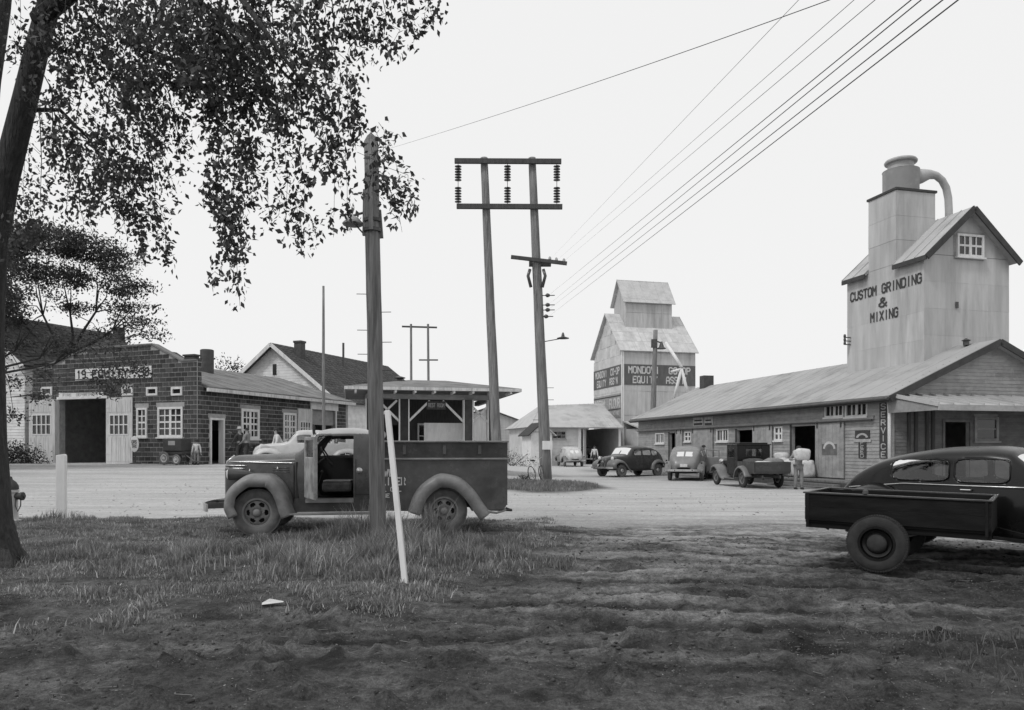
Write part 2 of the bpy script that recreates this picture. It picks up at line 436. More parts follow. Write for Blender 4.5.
# turf island by the transmission pole, darker ground by the long shed and in a yard patch
isl = sm(1.25, .8, np.hypot((Xr - 1.3) / 2.0, (Yr - 29.5) / 3.6) + nn * .5)
soil = soil * (1 - isl) + .075 * isl
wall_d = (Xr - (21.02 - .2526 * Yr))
wall_dark = sm(-3.6, -.8, wall_d + nn * 2) * sm(24, 26, Yr) * sm(62, 50, Yr)
soil = soil * (1 - .62 * wall_dark)
yard_dark = np.exp(-(((Xr - 6.5) / 3.2) ** 2 + ((Yr - 41) / 2.6) ** 2)) * (.55 + nn)
soil = soil * (1 - .5 * np.clip(yard_dark, 0, 1))
far = sm(90, 140, Yr); soil = soil * (1 - far) + .10 * far
lawn = sm(-24.2, -25.4, Xr + nn) * sm(30, 32, Yr); soil = soil * (1 - lawn) + .05 * lawn
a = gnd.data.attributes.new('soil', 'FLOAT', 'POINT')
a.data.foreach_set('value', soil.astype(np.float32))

# ------------------------------------------------------------------ building kit
class Frame:
    """building frame: origin C on the ground, local x and y axes turned by ang"""
    def __init__(s, C, ang, z0):
        s.C = Vector((C[0], C[1])); s.a = ang; s.z0 = z0
        s.ex = Vector((math.cos(ang), math.sin(ang))); s.ey = Vector((-math.sin(ang), math.cos(ang)))
    def _solve(s, px, py, A, d):       # point A + t d lies on the view ray px
        k = (px - CX) / FOC
        t = (k * A.y - A.x) / (d.x - k * d.y)
        Y = A.y + t * d.y
        return t, EYE + (HZ - py) / FOC * Y - s.z0
    def side(s, px, py, xl=0.):        # on plane local x = xl -> (local y, z)
        return s._solve(px, py, s.C + s.ex * xl, s.ey)
    def front(s, px, py, yl=0.):
        return s._solve(px, py, s.C + s.ey * yl, s.ex)
    def rect(s, kind, x0, y0, x1, y1, pl=0.):
        f = s.side if kind == 's' else s.front
        ya = (y0 + y1) / 2; xa = (x0 + x1) / 2
        u0, u1 = f(x0, ya, pl)[0], f(x1, ya, pl)[0]
        z1, z0 = f(xa, y0, pl)[1], f(xa, y1, pl)[1]
        return min(u0, u1), max(u0, u1), z0, z1

def rects_minus(u0, u1, z0, z1, ops):
    us = sorted({u0, u1, *[c for o in ops for c in o[:2] if u0 < c < u1]})
    zs = sorted({z0, z1, *[c for o in ops for c in o[2:4] if z0 < c < z1]})
    out = []
    for i in range(len(us) - 1):
        run = None
        for j in range(len(zs) - 1):
            cu, cz = (us[i] + us[i + 1]) / 2, (zs[j] + zs[j + 1]) / 2
            if any(o[0] < cu < o[1] and o[2] < cz < o[3] for o in ops):
                if run: out.append((us[i], us[i + 1], run[0], run[1])); run = None
            else:
                run = (run[0], zs[j + 1]) if run else (zs[j], zs[j + 1])
        if run: out.append((us[i], us[i + 1], run[0], run[1]))
    return out

def spans(u0, u1, z0, z1, ops, pad=0.):
    """free intervals of a row z0..z1"""
    cut = sorted((o[0] - pad, o[1] + pad) for o in ops if o[2] < z1 - .01 and o[3] > z0 + .01)
    out = []; x = u0
    for a, b_ in cut:
        if a > x: out.append((x, min(a, u1)))
        x = max(x, b_)
    if x < u1: out.append((x, u1))
    return [q for q in out if q[1] - q[0] > .03]

def siding(P, u0, u1, z0, z1, ops, row, mat_, parent, name='siding', proud=.022, lo=None, hi=None):
    mb = MB(); z = z0; k = 0
    while z < z1 - .01:
        zt = min(z + row, z1)
        a0, a1 = (lo(z) if lo else u0), (hi(z) if hi else u1)
        for a, b_ in spans(a0, a1, z, zt, ops):
            # break boards at random butt joints
            x = a
            while x < b_ - .02:
                e = min(b_, x + random.uniform(2.4, 4.2))
                if b_ - e < .4: e = b_
                c = [P(x, 0, z), P(e - .004, 0, z), P(e - .004, proud, z), P(x, proud, z),
                     P(x, 0, zt - .003), P(e - .004, 0, zt - .003), P(e - .004, .006, zt - .003), P(x, .006, zt - .003)]
                mb.hexa(c); x = e
        z = zt; k += 1
    return mb.build(name, mat_, parent, kind='stuff')

def window(P, r, parent, cols, rows, frame=.09, muntin=.035, mat_f=None, depth=.05, name='window', dbl=False, sill=True, glass=None):
    u0, u1, z0, z1 = r
    mat_f = mat_f or m_white
    f = MB()
    f.box(u0, u0 + frame, -.06, depth, z0, z1, P); f.box(u1 - frame, u1, -.06, depth, z0, z1, P)
    f.box(u0 + frame, u1 - frame, -.06, depth, z1 - frame, z1, P); f.box(u0 + frame, u1 - frame, -.06, depth, z0, z0 + frame, P)
    iu0, iu1, iz0, iz1 = u0 + frame, u1 - frame, z0 + frame, z1 - frame
    for c in range(1, cols):
        x = iu0 + (iu1 - iu0) * c / cols; wd = muntin * (2.6 if dbl and c == cols // 2 else 1)
        f.box(x - wd / 2, x + wd / 2, -.03, depth - .03, iz0, iz1, P)
    for c in range(1, rows):
        z = iz0 + (iz1 - iz0) * c / rows
        wd = muntin * (1.6 if rows % 2 == 0 and c == rows // 2 else 1)
        f.box(iu0, iu1, -.028, depth - .034, z - wd / 2, z + wd / 2, P)
    w_ = f.build(name, mat_f, parent)
    if sill:
        MB().box(u0 - .05, u1 + .05, -.02, depth + .06, z0 - .07, z0 - .003, P).build('sill', mat_f, w_)
    g = MB()
    for c in range(cols):
        for q in range(rows):
            a0 = iu0 + (iu1 - iu0) * c / cols + .01; a1 = iu0 + (iu1 - iu0) * (c + 1) / cols - .01
            b0 = iz0 + (iz1 - iz0) * q / rows + .01; b1 = iz0 + (iz1 - iz0) * (q + 1) / rows - .01
            t = random.uniform(-.012, .012)
            g.add([P(a0, -.012 + t, b0), P(a1, -.012 - t, b0), P(a1, -.012 - t, b1), P(a0, -.012 + t, b1)], [(0, 1, 2, 3)])
    g.build('pane', glass or m_glass, w_, recalc=False, kind='stuff' if cols * rows > 1 else None)
    return w_

def plane_roof(parent, q, mat_, name='roof', thick=.08, seams=0, seam_h=.03, courses=0):
    """q: four corners eave0, eave1, ridge1, ridge0"""
    q = [Vector(p) for p in q]
    nrm = (q[1] - q[0]).cross(q[3] - q[0]).normalized()
    if nrm.z < 0: nrm = -nrm
    mb = MB()
    mb.hexa([p - nrm * thick for p in q] + q)
    rf = mb.build(name, mat_, parent)
    if courses:
        s = MB()
        for i in range(courses):
            a, b_ = i / courses, (i + 1) / courses + .0
            L0, L1 = q[0].lerp(q[3], a), q[1].lerp(q[2], a); U0, U1 = q[0].lerp(q[3], b_), q[1].lerp(q[2], b_)
            ns = max(3, int((L1 - L0).length / .55))
            for k in range(ns):
                t0, t1 = k / ns, (k + 1) / ns - .012
                h = .022 + random.uniform(-.004, .006)
                A, B, C_, D = L0.lerp(L1, t0), L0.lerp(L1, t1), U0.lerp(U1, t1), U0.lerp(U1, t0)
                s.hexa([A, B, C_, D, A + nrm * h, B + nrm * h, C_ + nrm * .006, D + nrm * .006])
        s.build('shingle_courses', mat_, rf, kind='stuff')
    if seams:
        s = MB()
        for k in range(seams + 1):
            t = k / seams
            a = q[0].lerp(q[1], min(max(t, .004), .996)) + nrm * seam_h / 2; b_ = q[3].lerp(q[2], min(max(t, .004), .996)) + nrm * seam_h / 2
            s.beam(a, b_, .035, seam_h, nrm)
        s.build('standing_seams', mat_, rf, kind='stuff')
    return rf

# ================================================================== block-built hall, left
ZH = .70
HF = Frame((-14.92, 36.0), R(-20.5), ZH)
hall = thing('brick_hall', 'dark block-built garage hall with pale mortar, stepped front and open white double doors', 'building', (-14.92, 36.0, ZH), R(-20.5))
PF = lambda u, d, z: (u, -d, z)           # front wall: u = local x
PS = lambda u, d, z: (d, u, z)            # side wall: u = local y
FW, SD = 10.9, 12.7
top_flat = HF.front(116, 347)[1]
side_top = HF.side(196, 385)[1] - .02
fl_a, fl_b = HF.front(88, 347)[0], HF.front(153, 347)[0]
step_z = HF.front(183, 361)[1]
def par_top(u):
    if fl_a <= u <= fl_b: return top_flat
    if u > fl_b: return top_flat + (step_z - top_flat) * min(1, (u - fl_b) / (-.9 - fl_b))
    return top_flat + (step_z - top_flat) * min(1, (fl_a - u) / (fl_a + FW - .8))
o_door = HF.rect('f', 60, 399, 107, 461); o_door = (o_door[0], o_door[1], 0.0, o_door[3])
o_small = [HF.rect('f', a, 387, a + 11, 395.5) for a in (41.5, 122.3, 146.7, 171.5)]
o_win = [HF.rect('f', 137, 408, 147.3, 437), HF.rect('f', 158, 407, 183, 437)]
s_door = HF.rect('s', 209.5, 418, 222.5, 464); s_door = (s_door[0], HF.side(224, 440)[0], 0.02, s_door[3])
s_win = [HF.rect('s', 241, 409, 259, 439), HF.rect('s', 283, 413, 296, 441)]
s_gar = HF.rect('s', 311, 410, 335, 460); s_gar = (s_gar[0], s_gar[1], 0.02, s_gar[3])
fops = [o_door] + o_small + o_win
sops = [s_door, s_gar] + s_win
bk = MB()
for r in rects_minus(-FW, 0, -1.2, step_z, fops): bk.box(r[0], r[1], -.3, -.005, r[2], r[3], PF)
bk.prism([(-FW + .8, step_z), (-.9, step_z), (fl_b, top_flat), (fl_a, top_flat)], 1, .005, .3)
bk.build('front_wall', m_mortar, hall)
bk = MB()
for r in rects_minus(.3, SD, -1.2, side_top, sops): bk.box(r[0], r[1], -.3, -.005, r[2], r[3], PS)
bk.build('side_wall', m_mortar, hall)
bk = MB()
bk.box(-FW, -FW + .25, .3, SD, -1.2, side_top); bk.box(-FW + .25, 0, SD - .001, SD + .25, -1.2, side_top); bk.box(-FW + .25, -.3, .3, SD, -1.2, .0)
bk.build('rear_walls', m_mortar, hall)
BW, BH, J = .38, .225, .033
bricks = []
def courses(P, u0, u1, z0, z1, ops, topf=None, corner=0):
    z = z0; k = 0
    while z < z1:
        off = (k % 2) * BW / 2
        for a, b_ in spans(u0, u1, z, z + BH, ops):
            x = math.floor((a - off) / BW) * BW + off
            while x < b_:
                s, e = max(x, a), min(x + BW, b_)
                if e - s > .07 and (topf is None or z + BH <= min(topf(s), topf(e)) + .06):
                    zt = z + BH - J
                    # blocks crossed by the edge of an opening above or below are cut shorter
                    zb_ = z
                    for o in ops:
                        if o[0] < (s + e) / 2 < o[1]:
                            if o[3] > z and o[3] < zt and o[2] < z: zb_ = o[3]
                            if o[2] < zt and o[2] > z: zt = o[2]
                    if zt - zb_ > .05: bricks.append((P, s + J / 2, e - J / 2, zb_, zt, k))
                x += BW
        z += BH; k += 1
hcut = [(o[0], o[1], o[2], o[3]) for o in fops]
courses(PF, -FW, 0, 0, top_flat + .1, hcut, par_top)
courses(PS, .03, SD, 0, side_top, sops)
courses(PS, .03, .3, math.ceil(side_top / BH) * BH, step_z, [])
def size_in_view(bq):
    P, s, e, z0, z1, k = bq
    q = P((s + e) / 2, 0, 0)
    wp = HF.C + HF.ex * q[0] + HF.ey * q[1]
    f = 1.0 if P is PF else .55
    return -f / wp.y
bricks.sort(key=size_in_view)
rest = MB(); proto = {}
for i, (P, s, e, z0, z1, k) in enumerate(bricks):
    d = random.uniform(-.003, .006)
    if i < 290:
        wq, hq = round(e - s, 3), round(z1 - z0, 3)
        key = (P is PF, wq, hq)
        if key not in proto:
            mb = MB(); mb.box(-wq / 2, wq / 2, -.02, .006, -hq / 2, hq / 2, P); proto[key] = mb.mesh('brick'); proto[key].materials.append(m_brick)
        o = bpy.data.objects.new('brick', proto[key]); COL.objects.link(o); o.parent = hall
        o.location = P((s + e) / 2, d, (z0 + z1) / 2)
    else:
        rest.box(s, e, -.02, d + .006, z0, z1, P)
rest.build('brickwork', m_brick, hall, kind='stuff', recalc=False)
# coping, corner pier cap
cp = MB()
zz = [(-FW, step_z), (-FW + .8, step_z), (fl_a, top_flat), (fl_b, top_flat), (-.9, step_z), (0, step_z)]
for (a, za), (b_, zb_) in zip(zz[:-1], zz[1:]):
    cp.beam((a, .13, za + .03), (b_, .13, zb_ + .03), .42, .07)
cp.build('coping', m_tar, hall)
for x in (-.45, -FW + .45):
    MB().box(x - .3, x + .3, -.03, .3, step_z + .07, step_z + .22).box(x - .36, x + .36, -.08, .34, step_z + .221, step_z + .30).build('parapet_pier', m_brick, hall)
# roof behind the parapet
rz = HF.side(195, 366.5, -FW / 2)[1]
plane_roof(hall, [(.35, .42, side_top - .02), (.35, SD + .5, side_top - .02), (-FW / 2, SD + .5, rz), (-FW / 2, .42, rz)], m_tar, thick=.12, seams=9, seam_h=.012)
plane_roof(hall, [(-FW - .35, .42, side_top - .02), (-FW - .35, SD + .5, side_top - .02), (-FW / 2, SD + .5, rz), (-FW / 2, .42, rz)], m_tar, thick=.12)
MB().prism([(-FW, side_top - .1), (0, side_top - .1), (-FW / 2, rz - .15)], 1, SD, SD + .2).build('rear_gable', m_mortar, hall)
MB().box(.30, .42, .3, SD + .5, side_top - .26, side_top - .09).build('fascia', m_whiteold, hall)
# lintels
for r in [o_win[0], o_win[1]]:
    MB().box(r[0] - .1, r[1] + .1, -.029, .02, r[3], r[3] + .22, PF).build('lintel', m_siding, hall)
for r in s_win + [s_door]:
    MB().box(r[0] - .1, r[1] + .1, -.029, .02, r[3], r[3] + .2, PS).build('lintel', m_siding, hall)
# windows
for r in o_small: window(PF, r, hall, 1, 1, frame=.10, name='vent_window', sill=False)
window(PF, o_win[0], hall, 2, 4, frame=.09, muntin=.05)
window(PF, o_win[1], hall, 4, 4, frame=.10, muntin=.05, dbl=True)
window(PS, s_win[0], hall, 4, 4, frame=.14, muntin=.06, dbl=True)
window(PS, s_win[1], hall, 4, 4, frame=.12, muntin=.06, dbl=True)
# side door frame + half-open leaf
fr = MB(); r = s_door
fr.box(r[0] - .0, r[0] + .1, -.25, .06, 0, r[3], PS); fr.box(r[1] - .1, r[1], -.25, .06, 0, r[3], PS); fr.box(r[0] + .1, r[1] - .1, -.25, .06, r[3] - .1, r[3], PS)
df = fr.build('door_frame', m_white, hall)
dl = MB().beam((-.12, r[0] + .16, r[3] / 2 - .04), (-.95, r[0] + .13, r[3] / 2 - .04), .05, r[3] - .2)
dl.build('door', m_white, hall)
# garage bay on the side: frame, raised white leaf, header
r = s_gar
MB().box(r[0] - .1, r[1] + .25, -.02, .08, r[3], r[3] + .55, PS).build('bay_header', m_white, hall)
fr = MB(); fr.box(r[0] - .1, r[0], -.25, .07, 0, r[3], PS); fr.box(r[1], r[1] + .1, -.25, .07, 0, r[3], PS); fr.build('bay_frame', m_white, hall)
MB().box(r[0], r[1], -.16, -.1, r[3] - .9, r[3], PS).build('half_raised_door', m_siding, hall)
# white door leaf folded against the wall, left of the bay
lr = HF.rect('s', 297, 409, 311, 440)
def leaf(P, u0, u1, z0, z1, parent, wz0, wz1, cols, rows, yaw=None, name='garage_door'):
    d0, d1 = .03, .09
    wu0, wu1 = u0 + (u1 - u0) * .14, u1 - (u1 - u0) * .14
    mb = MB()
    for q in rects_minus(u0, u1, z0, z1, [(wu0, wu1, wz0, wz1)]): mb.box(q[0], q[1], d0, d1, q[2], q[3], P)
    lf = mb.build(name, m_whiteold, parent)
    # raised boards below and a panel row above
    nb = 5
    for i in range(nb):
        a, c = u0 + .08 + (u1 - u0 - .16) * i / nb, u0 + .08 + (u1 - u0 - .16) * (i + 1) / nb - .02
        MB().box(a, c, d1 + .001, d1 + .014, z0 + .12, wz0 - .14, P).build('board', m_whiteold, lf)
        MB().box(a, c, d1 + .001, d1 + .014, wz1 + .14, z1 - .12, P).build('board', m_whiteold, lf)
    wf = MB()
    for c in range(0, cols + 1):
        x = wu0 + (wu1 - wu0) * c / cols; wf.box(x - .03, x + .03, d0 + .005, d1 + .02, wz0, wz1, P)
    for c in range(0, rows + 1):
        z = wz0 + (wz1 - wz0) * c / rows; wf.box(wu0 - .03, wu1 + .03, d0 + .008, d1 + .017, z - .025, z + .025, P)
    wf.build('muntins', m_white, lf)
    g = MB(); g.box(wu0, wu1, d0 + .01, d0 + .03, wz0, wz1, P); g.build('pane', m_glass, lf)
    for z in (z0 + .5, z1 - .5): MB().box(u0 + .02, u0 + .3, d1 + .016, d1 + .024, z - .02, z + .02, P).build('strap_hinge', m_whiteold, lf)
    return lf
leaf(PS, lr[0], lr[1], lr[2], lr[3], hall, lr[2] + .35, lr[3] - .75, 4, 2, name='side_door_leaf')
# big double doors, swung back against the front wall
for (a, b_) in ((30.5, 56), (107.5, 133.5)):
    r = HF.rect('f', a, 400, b_, 461)
    wz = HF.rect('f', a, 415, b_, 434.5)
    leaf(PF, r[0], r[1], .06, o_door[3] + .02, hall, wz[2], wz[3], 4, 2)
r = HF.rect('f', 56.5, 400, 60, 460)
MB().box(r[0], r[1], .02, .30, .06, o_door[3], PF).build('door_post', m_whiteold, hall)
MB().box(o_door[1] - .001, o_door[1] + .1, -.2, .05, 0, o_door[3], PF).build('door_jamb', m_whiteold, hall)
MB().box(o_door[0] - .1, o_door[1] + .15, .0, .12, o_door[3] + .001, o_door[3] + .13, PF).build('door_lintel', m_white, hall)
r = HF.rect('f', 60, 392, 104, 397.5)
hs = MB().box(r[0], r[1], .02, .07, r[2], r[3], PF).build('header_sign', m_white, hall)
text('lettering', 'FIRE  DEPARTMENT', .2, m_letter_grey, wallM(PF, (r[0] + r[1]) / 2, .075, (r[2] + r[3]) / 2), hs, ext=.003, fit=((r[1] - r[0]) * .8, .13))
# dated stone
r = HF.rect('f', 76, 367.5, 152, 379)
ds = MB().box(r[0], r[1], .0, .05, r[2], r[3], PF).build('date_stone', m_white, hall)
zc = (r[2] + r[3]) / 2; W_ = r[1] - r[0]
for s_, c_, wd_ in (('19', .085, .11), ('EQUITY', .47, .46), ('38', .915, .11)):
    text('lettering', s_, .3, m_black, wallM(PF, r[0] + W_ * c_, .055, zc), ds, ext=.004, fit=(W_ * wd_, .36), bold=.004)
# roof vents on the hall
ch = HF.front(207, 370, 5.0)
MB().lathe([(.36, 0), (.36, 1.35), (.30, 1.38), (.3, 1.36)], (ch[0], 5.0, ch[1] - .25), seg=18).build('round_chimney', m_brick, hall, smooth=40)
# interior of the open bay: shelving glimpses
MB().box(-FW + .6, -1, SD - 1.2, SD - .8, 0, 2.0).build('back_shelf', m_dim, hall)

# round sign standing by the right door leaf
r = HF.rect('f', 129.5, 436, 139.5, 452, -.55)
cxu, czu = (r[0] + r[1]) / 2, (r[2] + r[3]) / 2
wx = HF.C + HF.ex * cxu + HF.ey * (-.55)
sg = thing('kerb_sign', 'white oval sign on a pipe stand in front of the right-hand garage door leaf', 'sign', (wx.x, wx.y, gz(wx.x, wx.y)), R(-20.5))
hz = czu + ZH - gz(wx.x, wx.y)
disc = MB(); n_ = 24
disc.lathe([(.01, -.02), (.25, -.02), (.27, -.01), (.27, .01), (.25, .02), (.01, .02)], (0, 0, 0), 'y', 24)
disc.v = [(x, y, z * 1.45 + hz) for x, y, z in disc.v]
dd = disc.build('sign_disc', m_white, sg, smooth=40)
text('lettering', 'GAS\nTAX', .17, m_black, Matrix.Translation((0, -.024, hz)) @ Matrix.Rotation(PI / 2, 4, 'X'), dd, ext=.002, fit=(.3, .36))
MB().tube([(0, .05, 0), (0, .05, hz + .2)], .025).lathe([(.25, 0), (.25, .04), (.05, .07)], (0, .05, 0)).build('stand', m_steel, sg)

# ================================================================== houses behind
def house(label, px_corner, Y, ang, width, depth, eave_z, ridge_z, zb, roofm, wallm, win=(), chim=None, row=.13, ov=.4, roofcourses=16, name='house'):
    C = ((px_corner - CX) / FOC * Y, Y)
    h = thing(name, label, 'house', (C[0], C[1], zb), ang)
    Pf = lambda u, d, z: (u, -d, z); Pr = lambda u, d, z: (width + d, u, z); Pl = lambda u, d, z: (-d, u, z)
    e, rd = eave_z - zb, ridge_z - zb
    MB().box(0, width, 0, depth, -1, e).prism([(0, e), (width, e), (width / 2, rd - .05)], 1, .0, depth).build('walls', wallm, h)
    sl = lambda z: 0 if z < e else (z - e) / (rd - e) * width / 2
    siding(Pf, 0, width, 0, rd - .25, [q for q in win], row, wallm, h, lo=lambda z: sl(z), hi=lambda z: width - sl(z + row))
    siding(Pr, 0, depth, 0, e, [], row, wallm, h)
    siding(Pl, 0, depth, 0, e, [], row, wallm, h)
    k = (rd - e) / (width / 2)
    plane_roof(h, [(-ov, -ov, e - ov * k + .06), (-ov, depth + ov, e - ov * k + .06), (width / 2, depth + ov, rd + .06), (width / 2, -ov, rd + .06)], roofm, thick=.1, courses=roofcourses)
    plane_roof(h, [(width + ov, -ov, e - ov * k + .06), (width + ov, depth + ov, e - ov * k + .06), (width / 2, depth + ov, rd + .06), (width / 2, -ov, rd + .06)], roofm, thick=.1, courses=roofcourses)
    for sx in (0, 1):
        f = (lambda x: x) if sx == 0 else (lambda x: width - x)
        MB().beam((f(-ov), -ov - .03, e - ov * k - .06), (f(width / 2), -ov - .03, rd - .06), .05, .26, (0, 0, 1)).build('bargeboard', m_white, h)
    for q in win: window(Pf, q, h, 2, 2, frame=.1)
    if chim:
        x, y, zt = chim
        MB().box(x - .3, x + .3, y - .28, y + .28, e, zt - zb - .15).box(x - .35, x + .35, y - .33, y + .33, zt - zb - .149, zt - zb).build('chimney', m_brick, h)
    return h
# white clapboard house at the far left
hA = house('white clapboard house with dark roof at the far left beside the brick hall', -76, 44, R(-20.5), 8.2, 9, 4.5 + 1.55 + .2, 9.2, .8, m_shingle, m_siding2, win=[(1.2, 2.2, 1.0, 2.6), (4.2, 5.2, 1.0, 2.6)], row=.16, ov=.45)
# dark-roofed house behind the hall's parapet, with chimney
hB = house('low dark-roofed house with a chimney showing above the brick parapet', 50, 56, R(-20.5), 7.5, 8, 7.2, 9.35, .9, m_shingle, m_siding, chim=(4.5, 2, 10.45), ov=.4)
# white gabled house with big dark roof
Yc = 55
zr = EYE + (HZ - 345) / FOC * (Yc)
zsl = EYE + (HZ - 400) / FOC * (Yc)
hC = house('white gabled house with a steep dark roof rising behind the brick hall', 217, 57.6, R(-20.5), 10.6, 16, zsl + .1, zr + .15, .8, m_shingle, m_siding2, win=[], chim=(6.3, 1.6, zr + .55), row=.2, ov=.5, roofcourses=22)
MB().box(5.15, 5.45, -.06, .02, zr - .8 - 2.1, zr - .8 - 1.3).build('gable_vent', m_black, hC)
MB().tube([(6.6, 7, zr - 2.0), (6.6, 7, zr + .5 - .2)], .09).build('stove_pipe', m_steel, hC)

# ================================================================== filling station canopy
STY = 36.5; ang = R(12)
stx = (345 - CX) / FOC * STY
ZS = .62
SF = Frame((stx, STY), ang, ZS)
stn = thing('filling_station', 'open filling station with hipped canopy roof on square pillars behind the parked truck', 'building', (stx, STY, ZS), ang)
ev = SF.front(430, 390)[1]; W2, D2 = 8.55, 8.2
xr = SF.front(521, 390)[0]; W2 = xr
pk = SF.front(415, 380.5, D2 / 2)[1] - .12
A = [(0, 0, ev), (W2, 0, ev), (W2, D2, ev), (0, D2, ev)]
pa, pb_ = (W2 / 2 - 1.0, D2 / 2, pk), (W2 / 2 + 1.0, D2 / 2, pk)
rm = MB(); up = .14
rm.add([(x, y, z + up) for x, y, z in A] + [(pa[0], pa[1], pa[2] + up), (pb_[0], pb_[1], pb_[2] + up)] + [(x, y, z) for x, y, z in A],
       [(0, 1, 5, 4), (1, 2, 5), (2, 3, 4, 5), (3, 0, 4), (6, 7, 1, 0), (7, 8, 2, 1), (8, 9, 3, 2), (9, 6, 0, 3), (9, 8, 7, 6)])
rm.build('canopy_roof', m_tar, stn)
fb = MB(); fb.box(-.03, W2 + .03, -.04, -.002, ev - .02, ev + .13); fb.build('fascia', m_whiteold, stn)
MB().box(-.04, -.002, 0, D2, ev - .02, ev + .13).build('fascia', m_whiteold, stn)
MB().box(W2 + .002, W2 + .04, 0, D2, ev - .02, ev + .13).build('fascia', m_whiteold, stn)
rt = []
for i in range(9):
    x = .5 + i * (W2 - 1.0) / 8
    MB().box(x - .05, x + .05, .02, 1.3, ev - .13, ev - .005).build('rafter_tail', m_white, stn)
bz = SF.front(430, 399.5, 1.3)[1]
MB().box(1.0, W2 - 1.0, 1.2, 1.45, bz, ev - .135).build('front_beam', m_siding, stn)
MB().box(W2 - 1.25, W2 - 1.0, 1.45, D2 - 1.2, bz, ev - .135).box(1.0, 1.25, 1.45, D2 - 1.2, bz, ev - .135).build('side_beams', m_siding, stn)
cols_ = [SF.front(404, 420, 1.3)[0], SF.front(468, 420, 1.3)[0]]
cx4 = [1.25, *cols_, W2 - 1.25]
for i, x in enumerate([cx4[0], cx4[1], cx4[2], cx4[3]]):
    yy = 1.33 if i < 3 else 1.33
    pl = MB().box(x - .2, x + .2, yy - .2, yy + .2, -.6, bz - .002).build('pillar', m_brick, stn)
    MB().box(x - .26, x - .203, yy - .23, yy + .23, .4, bz - .004).box(x + .203, x + .26, yy - .23, yy + .23, .4, bz - .004).build('corner_board', m_white, pl)
for (xa, s_) in ((cx4[1] + .25, 1), (cx4[2] - .25, -1), (cx4[0] + .25, 1), (cx4[1] - .25, -1), (cx4[2] + .25, 1), (cx4[3] - .25, -1)):
    MB().beam((xa, 1.33, bz - 1.1), (xa + s_ * 1.05, 1.33, bz - .06), .09, .11).build('knee_brace', m_white, stn)
# sign hanging between the braces
mid = (cx4[1] + cx4[2]) / 2
sb = MB().box(mid - .48, mid + .48, 1.28, 1.36, bz - .5, bz - .08).build('hanging_sign', m_darkwood, stn)
text('lettering', 'REST ROOM', .3, m_letter_grey, Matrix.Translation((mid, 1.27, bz - .29)) @ Matrix.Rotation(PI / 2, 4, 'X'), sb, ext=.003, fit=(.8, .18), bold=.006)
# office at the back of the canopy
ow = MB()
for q in rects_minus(1.3, W2 - 1.6, -.5, ev - .02, [(2.2, 3.1, .1, 2.2), (3.9, 5.6, .9, 2.3)]): ow.box(q[0], q[1], 5.0, 5.2, q[2], q[3])
ow.box(1.3, 1.5, 5.2, 7.0, -.5, ev - .02).box(W2 - 1.8, W2 - 1.6, 5.2, 7.0, -.5, bz).box(1.5, W2 - 1.8, 6.8, 7.0, -.5, bz)
ow.build('office_walls', m_darkwood, stn)
window(lambda u, d, z: (u, 5.0 - d, z), (3.9, 5.6, .9, 2.3), stn, 3, 2)
wp = SF.rect('f', 424, 423, 462.5, 446, 2.2)
pan = SF.C + SF.ex * ((wp[0] + wp[1]) / 2) + SF.ey * 2.2
pn = thing('billboard', 'large blank white board standing between the two station pillars', 'billboard', (pan.x, pan.y, ZS), ang)
hw = (wp[1] - wp[0]) / 2
MB().box(-hw, hw, -.03, .03, .5, wp[3]).build('panel_board', m_white, pn)
MB().box(-hw + .1, -hw + .2, .031, .13, -.3, wp[3]).box(hw - .2, hw - .1, .031, .13, -.3, wp[3]).build('post', m_wood, pn)
MB().lathe([(.14, 0), (.14, .25), (.3, .3), (.3, .34), (.02, .42)], (W2 / 2 - 1.5, D2 / 2 - .5, pk - .12)).build('roof_vent', m_steel, stn, smooth=40)
# petrol pumps in its shade
for j, px_ in enumerate((350, 372 + 10)):
    p = SF.front(px_, 430, 2.9); q = SF.C + SF.ex * p[0] + SF.ey * 2.9
    g = thing('petrol_pump', ('white petrol pump seen left of the foreground pole under the station canopy', 'white petrol pump just right of the foreground pole under the station canopy')[j], 'petrol pump', (q.x, q.y, ZS - .1), ang, 'petrol pumps at the filling station')
    MB().box(-.25, .25, -.2, .2, .0, 1.45).build('pump_body', m_whiteold if j == 0 else m_darkwood, g, bevel=.04)
    MB().box(-.2, .2, -.215, -.202, .95, 1.35).build('dial_face', m_glass, g)
    MB().lathe([(.02, -.06), (.2, -.05), (.22, 0), (.2, .05), (.02, .06)], (0, 0, 1.72), 'y', 18).lathe([(.06, 0), (.06, .12)], (0, 0, 1.42)).build('globe', m_white, g, smooth=40)
    MB().tube([(.26, 0, 1.1), (.42, -.02, .7), (.38, 0, .35), (.27, 0, .6)], .02).build('hose', m_rubber, g)

# ================================================================== far buildings between station and elevator
Y0 = 82
q = at(500, 448, Y0)
fsh = thing('far_shed', 'pale gable-ended warehouse far behind the filling station', 'building', (q.x - 3.5, Y0, 0), R(10))
zt = at(500, 414.5, Y0).z; ze = at(531, 425, Y0).z
mb = MB(); mb.prism([(-3.2, 0), (7.2, 0), (7.2, ze), (2.0, zt + .6), (-3.2, ze)], 1, 0, 14); mb.build('walls', m_sheet, fsh)
plane_roof(fsh, [(7.5, -.3, ze - .05), (7.5, 14.3, ze - .05), (2.0, 14.3, zt + .78), (2.0, -.3, zt + .78)], m_tar)
plane_roof(fsh, [(-3.5, -.3, ze - .05), (-3.5, 14.3, ze - .05), (2.0, 14.3, zt + .78), (2.0, -.3, zt + .78)], m_tar)
MB().box(2.0, 2.3, -.04, -.001, .5, zt + .3).build('corner_board', m_white, fsh)
siding(lambda u, d, z: (u, -d, z), 2.4, 7.1, .2, ze - .1, [], .3, m_sheet, fsh)

